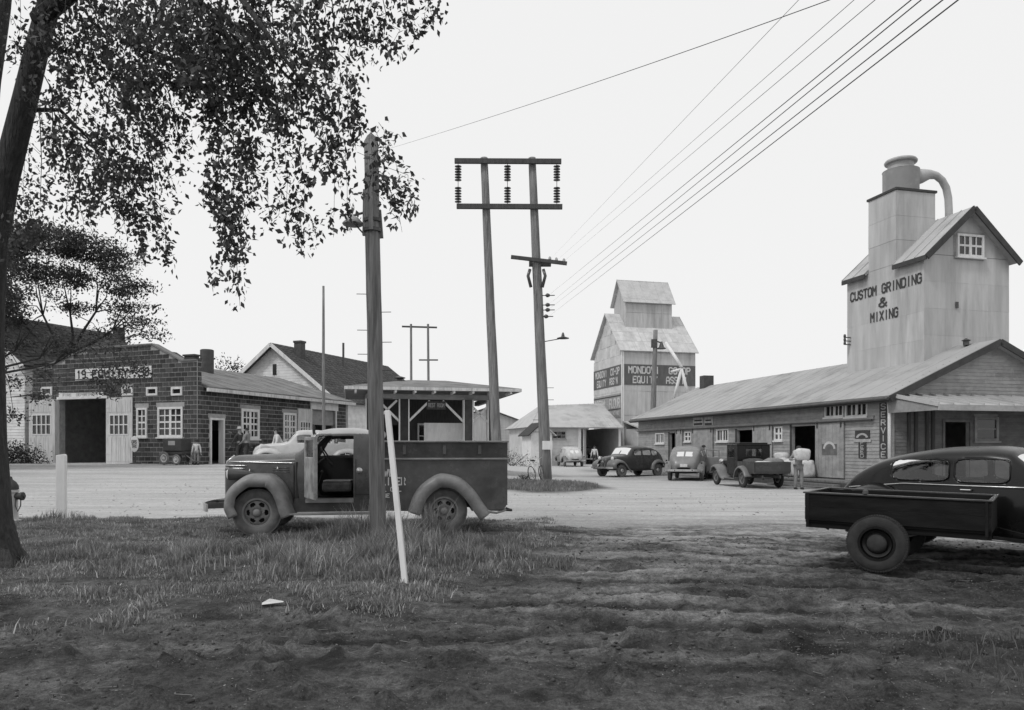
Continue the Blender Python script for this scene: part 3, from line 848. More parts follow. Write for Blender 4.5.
# implement shed with open bay, before the elevator
SY = 70.0; ang = R(14.2)
c = at(533, 448, SY)
GF = Frame((c.x, SY), ang, 0)
shd = thing('open_shed', 'long low pale shed with an open dark bay at the foot of the grain elevator', 'building', (c.x, SY, 0), ang)
es = GF.front(560, 427)[1]; xe = GF.front(621, 440)[0]
r = GF.rect('f', 581, 428.5, 618.5, 460); r = (r[0], r[1], 0, r[3])
r2 = GF.rect('f', 552, 431, 566, 439)
wl = MB()
for k in rects_minus(0, xe, -.3, es, [r, r2]): wl.box(k[0], k[1], 0, .15, k[2], k[3])
wl.box(0, .15, .15, 9, -.3, es).box(.15, xe, 8.85, 9, -.3, es).box(xe - .15, xe, .15, 8.85, -.3, es)
wl.build('walls', m_sheet_l, shd)
siding(lambda u, d, z: (u, -d, z), 0, xe, 0, es, [r, r2], .3, m_sheet_l, shd)
xp = GF.front(591, 404)[0]
zp = GF.front(591, 403.5, 6)[1]
plane_roof(shd, [(-.4, -.5, es - .02), (xe + .1, -.5, es - .02), (xe + .1, 5.5, zp), (xp - 3.4, 5.5, zp - .3)], m_roofmetal, seams=14)
plane_roof(shd, [(-.4, 9.5, es - .02), (xe + .1, 9.5, es - .02), (xe + .1, 5.5, zp), (xp - 3.4, 5.5, zp - .3)], m_roofmetal)
MB().add([(-.4, -.5, es - .02), (-.4, 9.5, es - .02), (xp - 3.4, 5.5, zp - .3)], [(0, 1, 2)]).build('hip_end', m_roofmetal, shd)
MB().box(r[0] - .3, r[0], -.05, -.001, 0, es).box(r[1], r[1] + .2, -.05, -.001, 0, es).box(r[0], r[1], -.05, -.001, r[3], es).build('bay_trim', m_white, shd)
MB().beam((r[0] + .2, -.1, r[3] / 2), (r[0] + .9, 1.2, r[3] / 2), .08, r[3]).build('bay_door', m_whiteold, shd)
window(lambda u, d, z: (u, -d, z), r2, shd, 3, 2, mat_f=m_siding)
# small pale gable in front of its left end
q = at(531, 448, 66)
kb = thing('small_outbuilding', 'small pale gable-roofed outbuilding left of the transmission pole base', 'building', (q.x, 66, 0), R(14))
MB().prism([(0, -.2), (1.9, -.2), (1.9, 2.9), (.95, 3.7), (0, 2.9)], 1, 0, 3).build('walls', m_siding2, kb)
plane_roof(kb, [(-.35, -.3, 2.65), (-.35, 3.3, 2.65), (.95, 3.3, 3.8), (.95, -.3, 3.8)], m_shingle)
plane_roof(kb, [(2.25, -.3, 2.65), (2.25, 3.3, 2.65), (.95, 3.3, 3.8), (.95, -.3, 3.8)], m_roofmetal)

# ================================================================== grain elevator
EF = Frame((10.9, 75.0), ang, 0)
el = thing('grain_elevator', 'tall sheet-clad grain elevator with a small cupola and painted lettering bands', 'grain elevator', (10.9, 75.0, 0), ang)
EU, EW = 8.0, 7.9          # depth along local y, width along local x
ez = EF.side(622.4, 348.3)[1]; ep = EF.side(605.5, 315)[1]
MB().box(0.03, EW - .03, .03, EU - .03, -.3, ez).prism([(.03, ez), (EU - .03, ez), (EU / 2, ep - .05)], 0, .03, EW - .03).build('walls', m_sheet_l, el)
PeR = lambda u, d, z: (u, -d, z); PeL = lambda u, d, z: (-d, u, z)
def sheets(P, u0, u1, z0, z1, w_, h_, mat_, parent, name='sheet_cladding', lo=None, hi=None):
    mb = MB(); z = z0
    while z < z1 - .02:
        zt = min(z + h_, z1); u = u0
        while u < u1 - .02:
            ue = min(u + w_, u1); a, b_ = u, ue
            if lo: a = max(a, lo(zt)); b_ = min(b_, hi(zt))
            if b_ > a + .05:
                t = random.uniform(.0, .02)
                mb.hexa([P(a, 0, z), P(b_ - .01, 0, z), P(b_ - .01, .03 + t, z), P(a, .02 + t, z), P(a, 0, zt - .01), P(b_ - .01, 0, zt - .01), P(b_ - .01, .012 + t, zt - .01), P(a, .012 + t, zt - .01)])
            u = ue
        z = zt
    return mb.build(name, mat_, parent, kind='stuff')
sheets(PeR, 0, EW, 0, ez, .8, 2.4, m_sheet, el)
gl = lambda z: 0 if z < ez else (z - ez) / (ep - ez) * EU / 2
sheets(PeL, 0, EU, 0, ep - .3, .8, 1.2, m_sheet_l, el, lo=lambda z: gl(z), hi=lambda z: EU - gl(z))
ov = .28; k = (ep - ez) / (EU / 2)
plane_roof(el, [(-.35, -ov, ez - ov * k + .05), (EW + .25, -ov, ez - ov * k + .05), (EW + .25, EU / 2, ep + .05), (-.35, EU / 2, ep + .05)], m_sheet_l, seams=9, courses=4)
plane_roof(el, [(-.35, EU + ov, ez - ov * k + .05), (EW + .45, EU + ov, ez - ov * k + .05), (EW + .25, EU / 2, ep + .05), (-.35, EU / 2, ep + .05)], m_sheet_l)
MB().box(-.03, .14, -.08, -.055, 0, ez).box(-.08, -.055, -.05, .14, 0, ez).build('corner_trim', m_white, el)
# cupola
cu0, cu1 = EU / 2 - 1.55, EU / 2 + 1.55; cw0, cw1 = 1.35, 6.5
cz = EF.side(621, 297, .7)[1] ; cpz = EF.front(642, 281, EU / 2)[1]
MB().box(cw0, cw1, cu0, cu1, ez + 1, cz).prism([(cu0, cz), (cu1, cz), (EU / 2, cpz - .08)], 0, cw0, cw1).build('cupola', m_sheet, el)
sheets(lambda u, d, z: (u, cu0 - d, z), cw0, cw1, ep - 2.2, cz, .8, 2.2, m_sheet, el)
k2 = (cpz - cz) / ((cu1 - cu0) / 2)
for s_ in (0, 1):
    y0 = cu0 - .3 if s_ == 0 else cu1 + .3
    plane_roof(el, [(cw0 - .35, y0, cz - .3 * k2), (cw1 + .3, y0, cz - .3 * k2), (cw1 + .3, EU / 2, cpz), (cw0 - .35, EU / 2, cpz)], m_sheet_l, name='cupola_roof', seams=7)
# painted bands and lettering
z1b, z0b = EF.front(623, 364)[1], EF.front(623, 384.6)[1]
b1 = MB().box(.12, EW - .02, .03, .065, z0b, z1b, lambda u, d, z: PeR(u, d, z)).build('sign_band', m_sign_band, el)
b2 = MB().box(.05, EU - .05, .03, .065, z0b, z1b, lambda u, d, z: PeL(u, d, z)).build('sign_band', m_sign_band, el)
hh = (z1b - z0b)
for P, W_, bnd in ((PeR, EW, b1), (PeL, EU, b2)):
    text('lettering', 'MONDOVI  CO-OP', 1, m_letter_white, wallM(P, W_ / 2, .072, z0b + hh * .73), bnd, ext=.006, fit=(W_ * .84, hh * .3), bold=.01)
    text('lettering', "EQUITY  ASS'N", 1, m_letter_white, wallM(P, W_ / 2, .072, z0b + hh * .26), bnd, ext=.006, fit=(W_ * .72, hh * .3), bold=.01)
r = EF.rect('s', 595, 395, 620.5, 416)
z1c, z0c = EF.side(621, 393)[1], EF.side(621, 417.5)[1]
b3 = MB().box(.3, EU - .1, .03, .062, z0c, z1c, PeL).build('sign_board', m_siding, el)
hc = z1c - z0c
text('lettering', 'CREAM  FLOUR', 1, m_letter_white, wallM(PeL, EU / 2, .068, z0c + hc * .62), b3, ext=.005, fit=(EU * .86, hc * .34), bold=.012)
text('lettering', 'CUSTOM FEED GRINDING', 1, m_letter_white, wallM(PeL, EU / 2, .068, z0c + hc * .2), b3, ext=.005, fit=(EU * .8, hc * .14), bold=.012)
MB().box(.3, EU - .1, .063, .075, z0c + hc * .34, z0c + hc * .38, PeL).box(.3, EU - .1, .063, .075, z0c + hc * .88, z0c + hc * .93, PeL).build('sign_rule', m_trimdark, b3)
# low annex to the right of the corner
an = MB(); aops = [(1.6, 2.9, 0, 2.3), (3.4, 4.4, .2, 2.4)]
for q in rects_minus(.3, 8.6, -.2, 3.4, aops): an.box(q[0], q[1], -4.2, -4.0, q[2], q[3])
an.box(.3, .5, -4.0, -.1, -.2, 3.4)
an.build('annex_walls', m_sheet_l, el)
plane_roof(el, [(.0, -4.5, 3.35), (8.9, -4.5, 3.35), (8.9, -.1, 4.2), (.0, -.1, 4.2)], m_roofmetal, name='annex_roof', seams=10)
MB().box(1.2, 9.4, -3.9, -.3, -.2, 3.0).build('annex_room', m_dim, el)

# ================================================================== feed mill, right
MF = Frame((13.96, 27.9), R(14.2), 0)
m_siding_shade = mat('shaded_porch_siding', .15, .8, .25, 2.2, .25, 30, stretch=(1.2, 1.2, 2), isl=.12, dirt=.25)  # siding darkened to paint in the shade under the porch roof
mill = thing('feed_mill', 'long grey clapboard feed store with a grinding tower rising through its roof', 'building', (13.96, 27.9, 0), R(14.2))
ML, MW = 22.9, 8.9
PW = lambda u, d, z: (-d, u, z)        # long side wall (u = local y)
PG = lambda u, d, z: (u, -d, z)        # gable wall (u = local x)
me_z = MF.side(892, 393.5)[1]; mp_z = MF.front(990.5, 343)[1]
def S4(x0, y0, x1, y1): return MF.rect('s', x0, y0, x1, y1)
d1 = S4(792, 426, 816.5, 476); d1 = (d1[0], d1[1], .32, d1[3])
d2 = S4(737, 430, 753.5, 460); d2 = (d2[0], d2[1], .32, d2[3])
d3 = S4(669.7, 433, 675.5, 452); d3 = (d3[0], d3[1], .15, d3[3])
w_hi = [S4(825.5, 400, 844, 417), S4(846, 399, 868, 416.5)]
w_lo = [S4(775, 426.5, 783, 440.5), S4(717, 429, 729, 441.5), S4(656, 433, 664.8, 443.5), S4(685, 431.5, 691.5, 441.5)]
rail_z = MF.side(819, 422.5)[1]
sd = [d1, d2, d3] + w_hi + w_lo
wl = MB()
for q in rects_minus(0, ML, -.3, me_z + .02, sd): wl.box(q[0], q[1], -.15, -.001, q[2], q[3], PW)
gops = [MF.rect('f', 944, 422, 969, 470), MF.rect('f', 974, 417, 998, 441)]; gops[0] = (gops[0][0], gops[0][1], .3, gops[0][3])
for q in rects_minus(.15, MW, -.3, me_z, gops): wl.box(q[0], q[1], -.15, -.001, q[2], q[3], PG)
wl.prism([(.0, me_z), (MW, me_z), (MW / 2, mp_z - .02)], 1, .001, .15)
wl.prism([(.0, me_z), (MW, me_z), (MW / 2, mp_z - .02)], 1, ML - .15, ML)
wl.box(MW - .15, MW, .15, ML, -.3, me_z).box(.15, MW - .15, ML - .15, ML, -.3, me_z).box(.15, MW - .15, .15, ML - .15, .2, .3)
wl.build('walls', m_siding, mill)
siding(PW, 0, ML, -.05, me_z, sd, .135, m_siding, mill)
glm = lambda z: 0 if z < me_z else (z - me_z) / (mp_z - me_z) * MW / 2
siding(PG, .0, MW, 0, 3.2, gops, .135, m_siding_shade, mill)
siding(PG, .0, MW, 3.2, mp_z - .1, gops, .135, m_siding, mill, lo=lambda z: glm(z) + .01, hi=lambda z: MW - glm(z + .135))
km = (mp_z - me_z) / (MW / 2); ovm = .45
plane_roof(mill, [(-ovm, -.4, me_z - ovm * km + .1), (-ovm, ML + .4, me_z - ovm * km + .1), (MW / 2, ML + .4, mp_z + .1), (MW / 2, -.4, mp_z + .1)], m_rooffelt, thick=.12, seams=24, seam_h=.008)
plane_roof(mill, [(MW + ovm, -.4, me_z - ovm * km + .1), (MW + ovm, ML + .4, me_z - ovm * km + .1), (MW / 2, ML + .4, mp_z + .1), (MW / 2, -.4, mp_z + .1)], m_rooffelt, thick=.12)
for s_ in (0, 1):
    f = (lambda x: x) if s_ == 0 else (lambda x: MW - x)
    MB().beam((f(-ovm), -.44, me_z - ovm * km - .02), (f(MW / 2), -.44, mp_z - .02), .06, .24).build('bargeboard', m_trimdark, mill)
MB().box(-ovm - .02, -ovm + .04, -.4, ML + .4, me_z - ovm * km - .14, me_z - ovm * km + .02).build('eave_board', m_trimdark, mill)
MB().tube([(-ovm - .08, -.4, me_z - .22), (-ovm - .08, ML + .3, me_z - .24)], .06).build('gutter', m_steel, mill)
rb = MF.side(700, 431)[0]
mb = MB(); mb.box(.9, ML - .1, .03, .10, rail_z + .02, rail_z + .15, PW); mb.build('door_rail_board', m_siding, mill)
MB().tube([(-.14, .9, rail_z), (-.14, ML - .1, rail_z)], .03).build('door_rail', m_steel, mill)
# sliding door leaves
def slider(px0, px1, py1, label=None, poster=None):
    r = S4(px0, 425, px1, py1)
    z0, z1 = .34, rail_z - .04
    mb = MB()
    n_ = max(3, int((r[1] - r[0]) / .22)); wd = (r[1] - r[0]) / n_
    lf = MB().box(r[0], r[1], .05, .075, z0, z1, PW).build('sliding_door', m_siding, mill)
    for i in range(n_):
        MB().box(r[0] + i * wd + .006, r[0] + (i + 1) * wd - .006, .076, .095, z0, z1, PW).build('board', m_siding, lf)
    for c_ in (r[0] + .15, r[1] - .15):
        MB().box(c_ - .03, c_ + .03, .096, .13, z1 - .2, z1 + .08, PW).build('hanger', m_steel, lf)
    return r, lf
sA, lfA = slider(817, 845.5, 477)
sB, lfB = slider(754, 773.5, 477)
sC, lfC = slider(693, 714, 460)
sD, lfD = slider(677, 683.5, 460)
for r in (d1, d2, d3):
    MB().box(r[0] - .1, r[0], .023, .05, r[2], r[3] + .08, PW).box(r[1], r[1] + .1, .023, .05, r[2], r[3] + .08, PW).build('door_casing', m_trimdark, mill)
for r, c_, q in zip(w_hi + w_lo, (4, 4, 2, 4, 4, 2), (1, 1, 2, 1, 1, 2)):
    window(PW, r, mill, c_, q, frame=.07 if r not in w_hi else .06, muntin=.05, dbl=True, sill=True, mat_f=m_white if r not in w_hi else m_siding2)
# emblem poster on the door leaf and shield sign beside it
r = S4(824, 444, 839, 455)
pm = mat('paper_poster', .12, .8, .4, 4, 0)
ps = MB().box(r[0], r[1], .098, .104, r[2], r[3], PW).build('poster', pm, lfA)
arc = MB(); cu_, cz_ = (r[0] + r[1]) / 2, r[2] + (r[3] - r[2]) * .45; rr0, rr1 = (r[1] - r[0]) * .30, (r[1] - r[0]) * .42
def arcband(mb, P, cu_, cz_, r0, r1, d0, d1, a0=10, a1=170, n_=12, sq=.9):
    for i in range(n_):
        t0, t1 = R(a0 + (a1 - a0) * i / n_), R(a0 + (a1 - a0) * (i + 1) / n_)
        pts = [(cu_ + r0 * math.cos(t0), cz_ + sq * r0 * math.sin(t0)), (cu_ + r1 * math.cos(t0), cz_ + sq * r1 * math.sin(t0)), (cu_ + r1 * math.cos(t1), cz_ + sq * r1 * math.sin(t1)), (cu_ + r0 * math.cos(t1), cz_ + sq * r0 * math.sin(t1))]
        mb.hexa([P(u, d0, z) for u, z in pts] + [P(u, d1, z) for u, z in pts])
arcband(arc, PW, cu_, cz_, rr0, rr1, .1045, .108)
arc.build('arc_emblem', m_letter_white, ps)
r = S4(856, 430.5, 870.5, 438.5); r_ = S4(859.5, 440.5, 867, 458)
sg = MB().box(r[0], r[1], .025, .05, r[2], r[3], PW).box(r_[0], r_[1], .025, .05, r_[2], r_[3], PW).build('shield_sign', m_trimdark, mill, label='dark two-part sign with pale arch beside the tall lettered board')
arc = MB(); cu_ = (r[0] + r[1]) / 2
arcband(arc, PW, cu_, r[2] + .0, (r[1] - r[0]) * .27, (r[1] - r[0]) * .42, .051, .056, sq=.62)
arc.box(r[0] - .08, r[1] + .08, .051, .06, r[2] - .14, r[2] - .02, PW)
arc.build('arc_emblem', m_letter_grey, sg)
text('lettering', 'F\nE\nE\nD', .2, m_letter_grey, wallM(PW, (r_[0] + r_[1]) / 2, .053, (r_[2] + r_[3]) / 2), sg, ext=.003, fit=(.16, .62))
# tall vertical lettered board by the corner
r = S4(880.5, 402, 888.5, 458)
vb = MB().box(r[0], r[1], .025, .05, r[2], r[3], PW).build('vertical_sign', m_trimdark, mill, label='tall narrow dark board reading SERVICE downwards at the corner')
for i, ch in enumerate('SERVICE'):
    text('lettering', ch, .25, m_letter_grey, wallM(PW, (r[0] + r[1]) / 2, .053, r[3] - (r[3] - r[2]) * (i + .55) / 7), vb, ext=.003, fit=((r[1] - r[0]) * .5, (r[3] - r[2]) / 7 * .66))
# small boards above the rail, far end
for (a, b_, tx) in ((694, 704, ''), (705, 713.5, '')):
    r = S4(a, 417.5 if a < 700 else 416, b_, 427)
    o = MB().box(r[0], r[1], .025, .055, r[2], r[3], PW).build('name_board', m_whiteold, mill)
    MB().box(r[0] + .08, r[1] - .08, .0555, .06, r[2] + .1, r[2] + .22, PW).box(r[0] + .15, r[1] - .15, .0555, .06, r[2] + .32, r[2] + .4, PW).build('painted_marks', m_trimdark, o)
# downspout
MB().tube([(-.12, .06, me_z - .15), (-.14, -.02, 2.9), (-.14, -.02, .3)], .065).build('downspout', m_white, mill, smooth=True)
MB().box(-.06, .05, -.05, .1, 0, me_z - .02).build('corner_board', m_siding, mill)
# loading platform and steps
pf = MB()
for i in range(26):
    u0 = .4 + i * .44
    MB().box(-1.25, -.12, u0 + .01, u0 + .43, .22, .29).build('plank', m_wood, mill)
pf.box(-1.27, -1.2, .4, 11.8, .0, .215).build('platform_skirt', m_darkwood, mill)
for i in range(2):
    MB().box(-1.55 - .3 * i, -1.28 - .3 * i, 1.2, 5.2, -.1, .16 - .1 * i).build('step', m_wood, mill)
# grinding tower
tx, ty0, ty1, tw = 3.0, 1.75, 6.3, 4.2
tz = 9.32
tp = EYE + (HZ - 211) / FOC * 31.0
def roofz(x): return me_z + km * x if x < MW / 2 else me_z + km * (MW - x)
t = MB().box(tx + .03, tx + tw, ty0 + .03, ty1, 3.0, tz).prism([(tx + .03, tz), (tx + tw, tz), (tx + tw / 2, tp - .05)], 1, ty0 + .03, ty1)
t.build('tower', m_sheet, mill)
def panels(P, u0, u1, z0, z1, nu, nz, holes=()):
    du, dz = (u1 - u0) / nu, (z1 - z0) / nz
    me_ = None
    for i in range(nu):
        for j in range(nz):
            mb = MB(); a, c_ = u0 + i * du, z0 + j * dz
            t0, t1 = random.uniform(0, .005), random.uniform(0, .005)
            mb.hexa([P(a + .0015, 0, c_), P(a + du - .0015, 0, c_), P(a + du - .0015, .03 + t1, c_), P(a + .0015, .028 + t0, c_),
                     P(a + .0015, 0, c_ + dz - .002), P(a + du - .0015, 0, c_ + dz - .002), P(a + du - .0015, .027 + t0, c_ + dz - .002), P(a + .0015, .027 + t1, c_ + dz - .002)])
            mb.build('metal_panel', m_sheet, mill)
panels(lambda u, d, z: (tx - d + .03, u, z), ty0, ty1, 4.75, tz - .02, 5, 4)
panels(lambda u, d, z: (u, ty0 - d + .03, z), tx, tx + tw, 5.0, tz - .02, 4, 4)
MB().prism([(tx, tz), (tx + tw, tz), (tx + tw / 2, tp - .03)], 1, ty0 - .003, ty0 + .02).build('tower_gable', m_sheet, mill)
kt = (tp - tz) / (tw / 2); ot = .2
by0, by1, bx1 = 3.25, 4.9, tx + 1.95       # square shaft rising from the tower's left face
def zroof(x): return tz + (x - tx) * kt + .05
# left slope in three pieces round the shaft
for a, b_ in ((ty0 - .35, by0 - .002), (by1 + .002, ty1 + .1)):
    plane_roof(mill, [(tx - ot, a, zroof(tx - ot)), (tx - ot, b_, zroof(tx - ot)), (tx + tw / 2, b_, tp + .05), (tx + tw / 2, a, tp + .05)], m_roofmetal, name='tower_roof', thick=.1, seams=3 if a < 3 else 2)
plane_roof(mill, [(bx1, by0, zroof(bx1)), (bx1, by1, zroof(bx1)), (tx + tw / 2, by1, tp + .05), (tx + tw / 2, by0, tp + .05)], m_roofmetal, name='tower_roof', thick=.1)
plane_roof(mill, [(tx + tw + ot, ty0 - .35, zroof(tx - ot)), (tx + tw + ot, ty1 + .1, zroof(tx - ot)), (tx + tw / 2, ty1 + .1, tp + .05), (tx + tw / 2, ty0 - .35, tp + .05)], m_roofmetal, name='tower_roof', thick=.1, seams=7)
for s_ in (0, 1):
    f = (lambda x: x) if s_ == 0 else (lambda x: 2 * tx + tw - x)
    MB().beam((f(tx - ot), ty0 - .38, zroof(tx - ot) - .1), (f(tx + tw / 2), ty0 - .38, tp - .05), .06, .24).build('bargeboard', m_trimdark, mill)
for a, b_ in ((ty0 - .35, by0 - .01), (by1 + .01, ty1 + .1)):
    MB().box(tx - ot - .03, tx - ot + .03, a, b_, zroof(tx - ot) - .2, zroof(tx - ot) - .02).build('eave_board', m_trimdark, mill)
bt = EYE + (HZ - 190.5) / FOC * 31.9
bt2 = bt
sh = MB().box(tx + .0, bx1, by0, by1, tz - .4, bt).build('square_shaft', m_sheet, mill)
MB().box(tx - .06, bx1 + .06, by0 - .06, by1 + .06, bt + .001, bt + .1).build('shaft_cap', m_trimdark, mill)
# shaft sheet seams
for i in range(3):
    for (P, u0, u1) in ((lambda u, d, z: (tx - d, u, z), by0, by1), (lambda u, d, z: (u, by0 - d, z), tx, bx1)):
        z0 = tz - .05 + i * (bt - tz) / 3; z1 = z0 + (bt - tz) / 3 - .01
        if P(0, 0, 0)[0] != tx: z0 = max(z0, tz + .05)
        MB().box(u0 + .005, u1 - .005, .001, .012 + .006 * (i % 2), z0, z1 if i < 2 else bt - .01, P).build('metal_panel', m_sheet, mill)
# cyclone separator on the shaft
cx_, cy_ = tx + .95, (by0 + by1) / 2
cyc = MB().lathe([(.70, 0), (.72, .05), (.72, 1.0), (.74, 1.03), (.60, 1.08), (.55, 1.12)], (cx_, cy_, bt + .1), seg=28).build('cyclone', m_roofmetal, mill, smooth=40)
MB().lathe([(.52, 0), (.52, .26), (.64, .27), (.66, .33), (.62, .40), (.5, .40)], (cx_, cy_, bt + 1.2), seg=28).build('cyclone_cap', m_roofmetal, mill, smooth=40)
# dust duct: cone into a bent pipe that comes down behind the ridge
dpt = []
z0 = bt + .95
for (dx, dz) in ((.5, -.1), (.95, .02), (1.35, .12), (1.7, .1), (2.0, -.08), (2.22, -.4), (2.33, -.85), (2.36, -1.4), (2.36, -2.0), (2.36, -2.8)):
    dpt.append((cx_ + dx, cy_ - .15, z0 + dz))
MB().tube(dpt, [.36, .30, .2, .16, .155, .155, .155, .155, .155, .155], 14).build('dust_duct', m_roofmetal, mill, smooth=40)
# gable window of the tower
r = MF.rect('f', 955.5, 235, 982, 257.5, ty0)
window(lambda u, d, z: (u, ty0 - .07 - d, z), r, mill, 4, 2, frame=.09, muntin=.05, dbl=True)
MB().box(r[0] - .09, r[1] + .09, ty0 - .03, ty0 - .0, r[2] - .09, r[3] + .09).build('window_casing', m_siding, mill)
# lettering painted on the tower
PT = lambda u, d, z: (tx - d, u, z)
def tz_at(px, py): return MF.side(px, py, tx)
def letter_line(s_, ax, ay, bx, by, h):
    ua, za = tz_at(ax, ay); ub, zb_ = tz_at(bx, by)
    text('lettering', s_, 1, m_trimdark, wallM(PT, (ua + ub) / 2, .016, (za + zb_) / 2), mill, ext=.004, fit=(abs(ub - ua), h), bold=.02)
letter_line('CUSTOM GRINDING', 851, 295.5, 921.5, 280, .36)
letter_line('&', 879.5, 303.5, 886.5, 301, .36)
letter_line('MIXING', 871, 318, 898, 312, .36)
# insulator bracket on the tower's far edge
for i in range(3):
    zq = tz_at(851, 338)[1] - .0 - i * .16
    MB().box(tx - .35, tx + .0, ty1 - .25, ty1 - .2, zq, zq + .04).lathe([(.05, 0), (.06, .04), (.04, .12)], (tx - .3, ty1 - .22, zq + .04)).build('wall_insulator', m_porcelain, mill)
MB().box(MF.front(955, 305, ty0)[0], MF.front(957.5, 305, ty0)[0] + .0, ty0 - .06, ty0 - .02, 7.2, 7.45).build('wall_bracket', m_steel, mill)
# porch over the gable front
pz1, pz0 = me_z - .04, 3.02; pd = 2.4
plane_roof(mill, [(-.25, -pd, pz0), (MW + .3, -pd, pz0), (MW + .3, -.02, pz1), (-.25, -.02, pz1)], m_roofmetal, name='porch_roof', thick=.07, seams=15, seam_h=.07)
MB().box(-.25, MW + .3, -pd - .05, -pd + .0, pz0 - .2, pz0 - .01).build('porch_fascia', m_siding, mill)
MB().prism([(-pd + .02, pz0 - .19), (-.02, pz0 - .19), (-.02, pz1 - .12), (-pd + .02, pz0 - .09)], 0, -.2, -.12).build('porch_cheek', m_siding, mill)
for x in (.0, 4.4, 8.8):
    if x > 0: MB().box(x - .07, x + .07, -pd + .05, -pd + .2, 0, pz0 - .21).build('porch_post', m_siding, mill)
MB().box(-.2, MW, -pd, -.03, -.1, .27).build('porch_floor', m_concrete, mill)
window(PG, gops[1], mill, 1, 2, frame=.1, mat_f=m_siding, sill=True)
fr = MB(); r = gops[0]
fr.box(r[0] - .1, r[0], -.0, .06, .3, r[3] + .1, PG); fr.box(r[1], r[1] + .1, 0, .06, .3, r[3] + .1, PG); fr.box(r[0], r[1], 0, .06, r[3], r[3] + .1, PG); fr.build('door_casing', m_siding_shade, mill)
for px_ in (908, 915, 926, 932):
    u = MF.front(px_, 440)[0]
    MB().box(u - .06, u + .06, .023, .09, .3, 3.0, PG).build('batten', m_darkwood, mill)
# chimney at far end of the roof
q = MF.front(693, 390, ML - 1)
MB().box(4.0, 4.7, ML - 1.4, ML - .8, 5.0, mp_z + .75).build('chimney', m_brick, mill)
MB().lathe([(.11, 0), (.11, .16), (.17, .19), (.02, .28)], (4.2, .9, mp_z + .02)).build('roof_vent', m_steel, mill, smooth=40)
# grain spout: pale pipe struts behind the far end of the roof
p0, p1 = at(666, 343, 62), at(681.5, 367, 60)
sp = thing('grain_spout', 'pale bent grain spout with two struts between elevator and feed store roof', 'spout', (p1.x, 60, 0))
o = Vector((p1.x, 60, 0))
MB().tube([p0 - o, p1 - o], .14).build('upper_pipe', m_white, sp, smooth=True)
MB().tube([at(681.5, 369, 60) - o, at(673, 402, 60) - o], .12).build('strut', m_white, sp, smooth=True)
MB().tube([at(681.5, 369, 60) - o, at(690, 402, 60) - o], .12).build('strut', m_white, sp, smooth=True)
MB().tube([at(681.5, 369, 60) - o, at(671, 372, 60) - o], .1).build('cross_pipe', m_white, sp, smooth=True)

# ================================================================== poles
def taper_pole(mb, a, b_, r0, r1, seg=14, nseg=10, wob=.02):
    a, b_ = Vector(a), Vector(b_)
    pts = [a.lerp(b_, i / nseg) + Vector((random.uniform(-wob, wob), random.uniform(-wob, wob), 0)) * (0 < i < nseg) for i in range(nseg + 1)]
    mb.tube(pts, [r0 + (r1 - r0) * i / nseg for i in range(nseg + 1)], seg)
PY = 12.0
pb = at(378.5, 520, PY); g0 = gz(pb.x, PY)
fp = thing('utility_pole', 'cracked grey wooden pole in the foreground standing before the delivery truck', 'utility pole', (pb.x, PY, g0))
tpv = at(371, 142, PY)
L_ = tpv - Vector((pb.x, PY, g0))
mb = MB(); taper_pole(mb, (0, 0, -.3), L_, .128, .112, 18, 14, .006); mb.build('pole', m_pole, fp, smooth=True)
def alongp(t): return L_ * t
for (dx, dy, t0, t1) in ((-.12, -.03, .765, .88), (.13, .0, .76, .83), (.0, -.13, .775, .92), (-.1, .09, .77, .9)):
    a, b_ = alongp(t0), alongp(t1)
    MB().beam(a + Vector((dx, dy, 0)), b_ + Vector((dx * .8, dy * .8, 0)), .07, .05, (0, 1, 0)).build('splint_board', m_pole, fp)
MB().lathe([(.14, 0), (.14, .05)], alongp(.80)).lathe([(.145, 0), (.145, .05)], alongp(.775)).build('iron_band', m_steel, fp)
MB().lathe([(.112, 0), (.06, .1), (.0, .16)], L_ + Vector((0, 0, -.005)), seg=14, caps=False).build('pole_top', m_pole, fp)
lb = at(353, 222, PY) - Vector((pb.x, PY, g0))
MB().tube([alongp(.83), lb + Vector((0, 0, .1))], .02).tube([alongp(.745), lb], .012).build('lamp_bracket', m_steel, fp)
MB().lathe([(.02, .1), (.09, .06), (.17, -.03), (.15, -.05), (.05, -.02)], lb, seg=16).build('lamp_shade', m_concrete, fp, smooth=True)
for i, t in enumerate((.62, .575, .53, .50, .47, .43, .40, .36)):
    q = alongp(t); s_ = 1 if i % 2 else -1
    MB().tube([q + Vector((0, 0, 0)), q + Vector((s_ * .27, -.02, .0))], .0055, 6).build('climbing_step', m_steel, fp)

# H-frame transmission structure
TY = 34.0
def tpos(px, py): return at(px, py, TY)
bl, br_ = tpos(497.5, 470), tpos(546.5, 478)
gL, gR = gz(bl.x, TY), gz(br_.x, TY)
hf = thing('transmission_frame', 'tall two-pole power line frame with two crossarms and hanging insulator strings', 'power line frame', (br_.x, TY, gR))
o = Vector((br_.x, TY, gR))
mb = MB(); taper_pole(mb, Vector((bl.x + .03, TY, gL - .3)) - o, tpos(484, 158) - o, .24, .165, 14, 10, .012); pl_l = mb.build('pole', m_pole, hf, smooth=True)
mb = MB(); taper_pole(mb, Vector((br_.x, TY, gR - .3)) - o, tpos(532, 158) - o, .27, .165, 14, 10, .012); pl_r = mb.build('pole', m_pole, hf, smooth=True)
def arm(p0, p1, w_, h_, dy=.0, name='crossarm', parent=hf, o=o):
    a, b_ = tpos(*p0) - o, tpos(*p1) - o; a.y += dy; b_.y += dy
    return MB().beam(a, b_, w_, h_).build(name, m_darkwood, parent, bevel=.01)
arm((455, 163), (561, 163.5), .14, .22, -.24)
arm((457, 208), (562, 208.5), .14, .22, -.24)
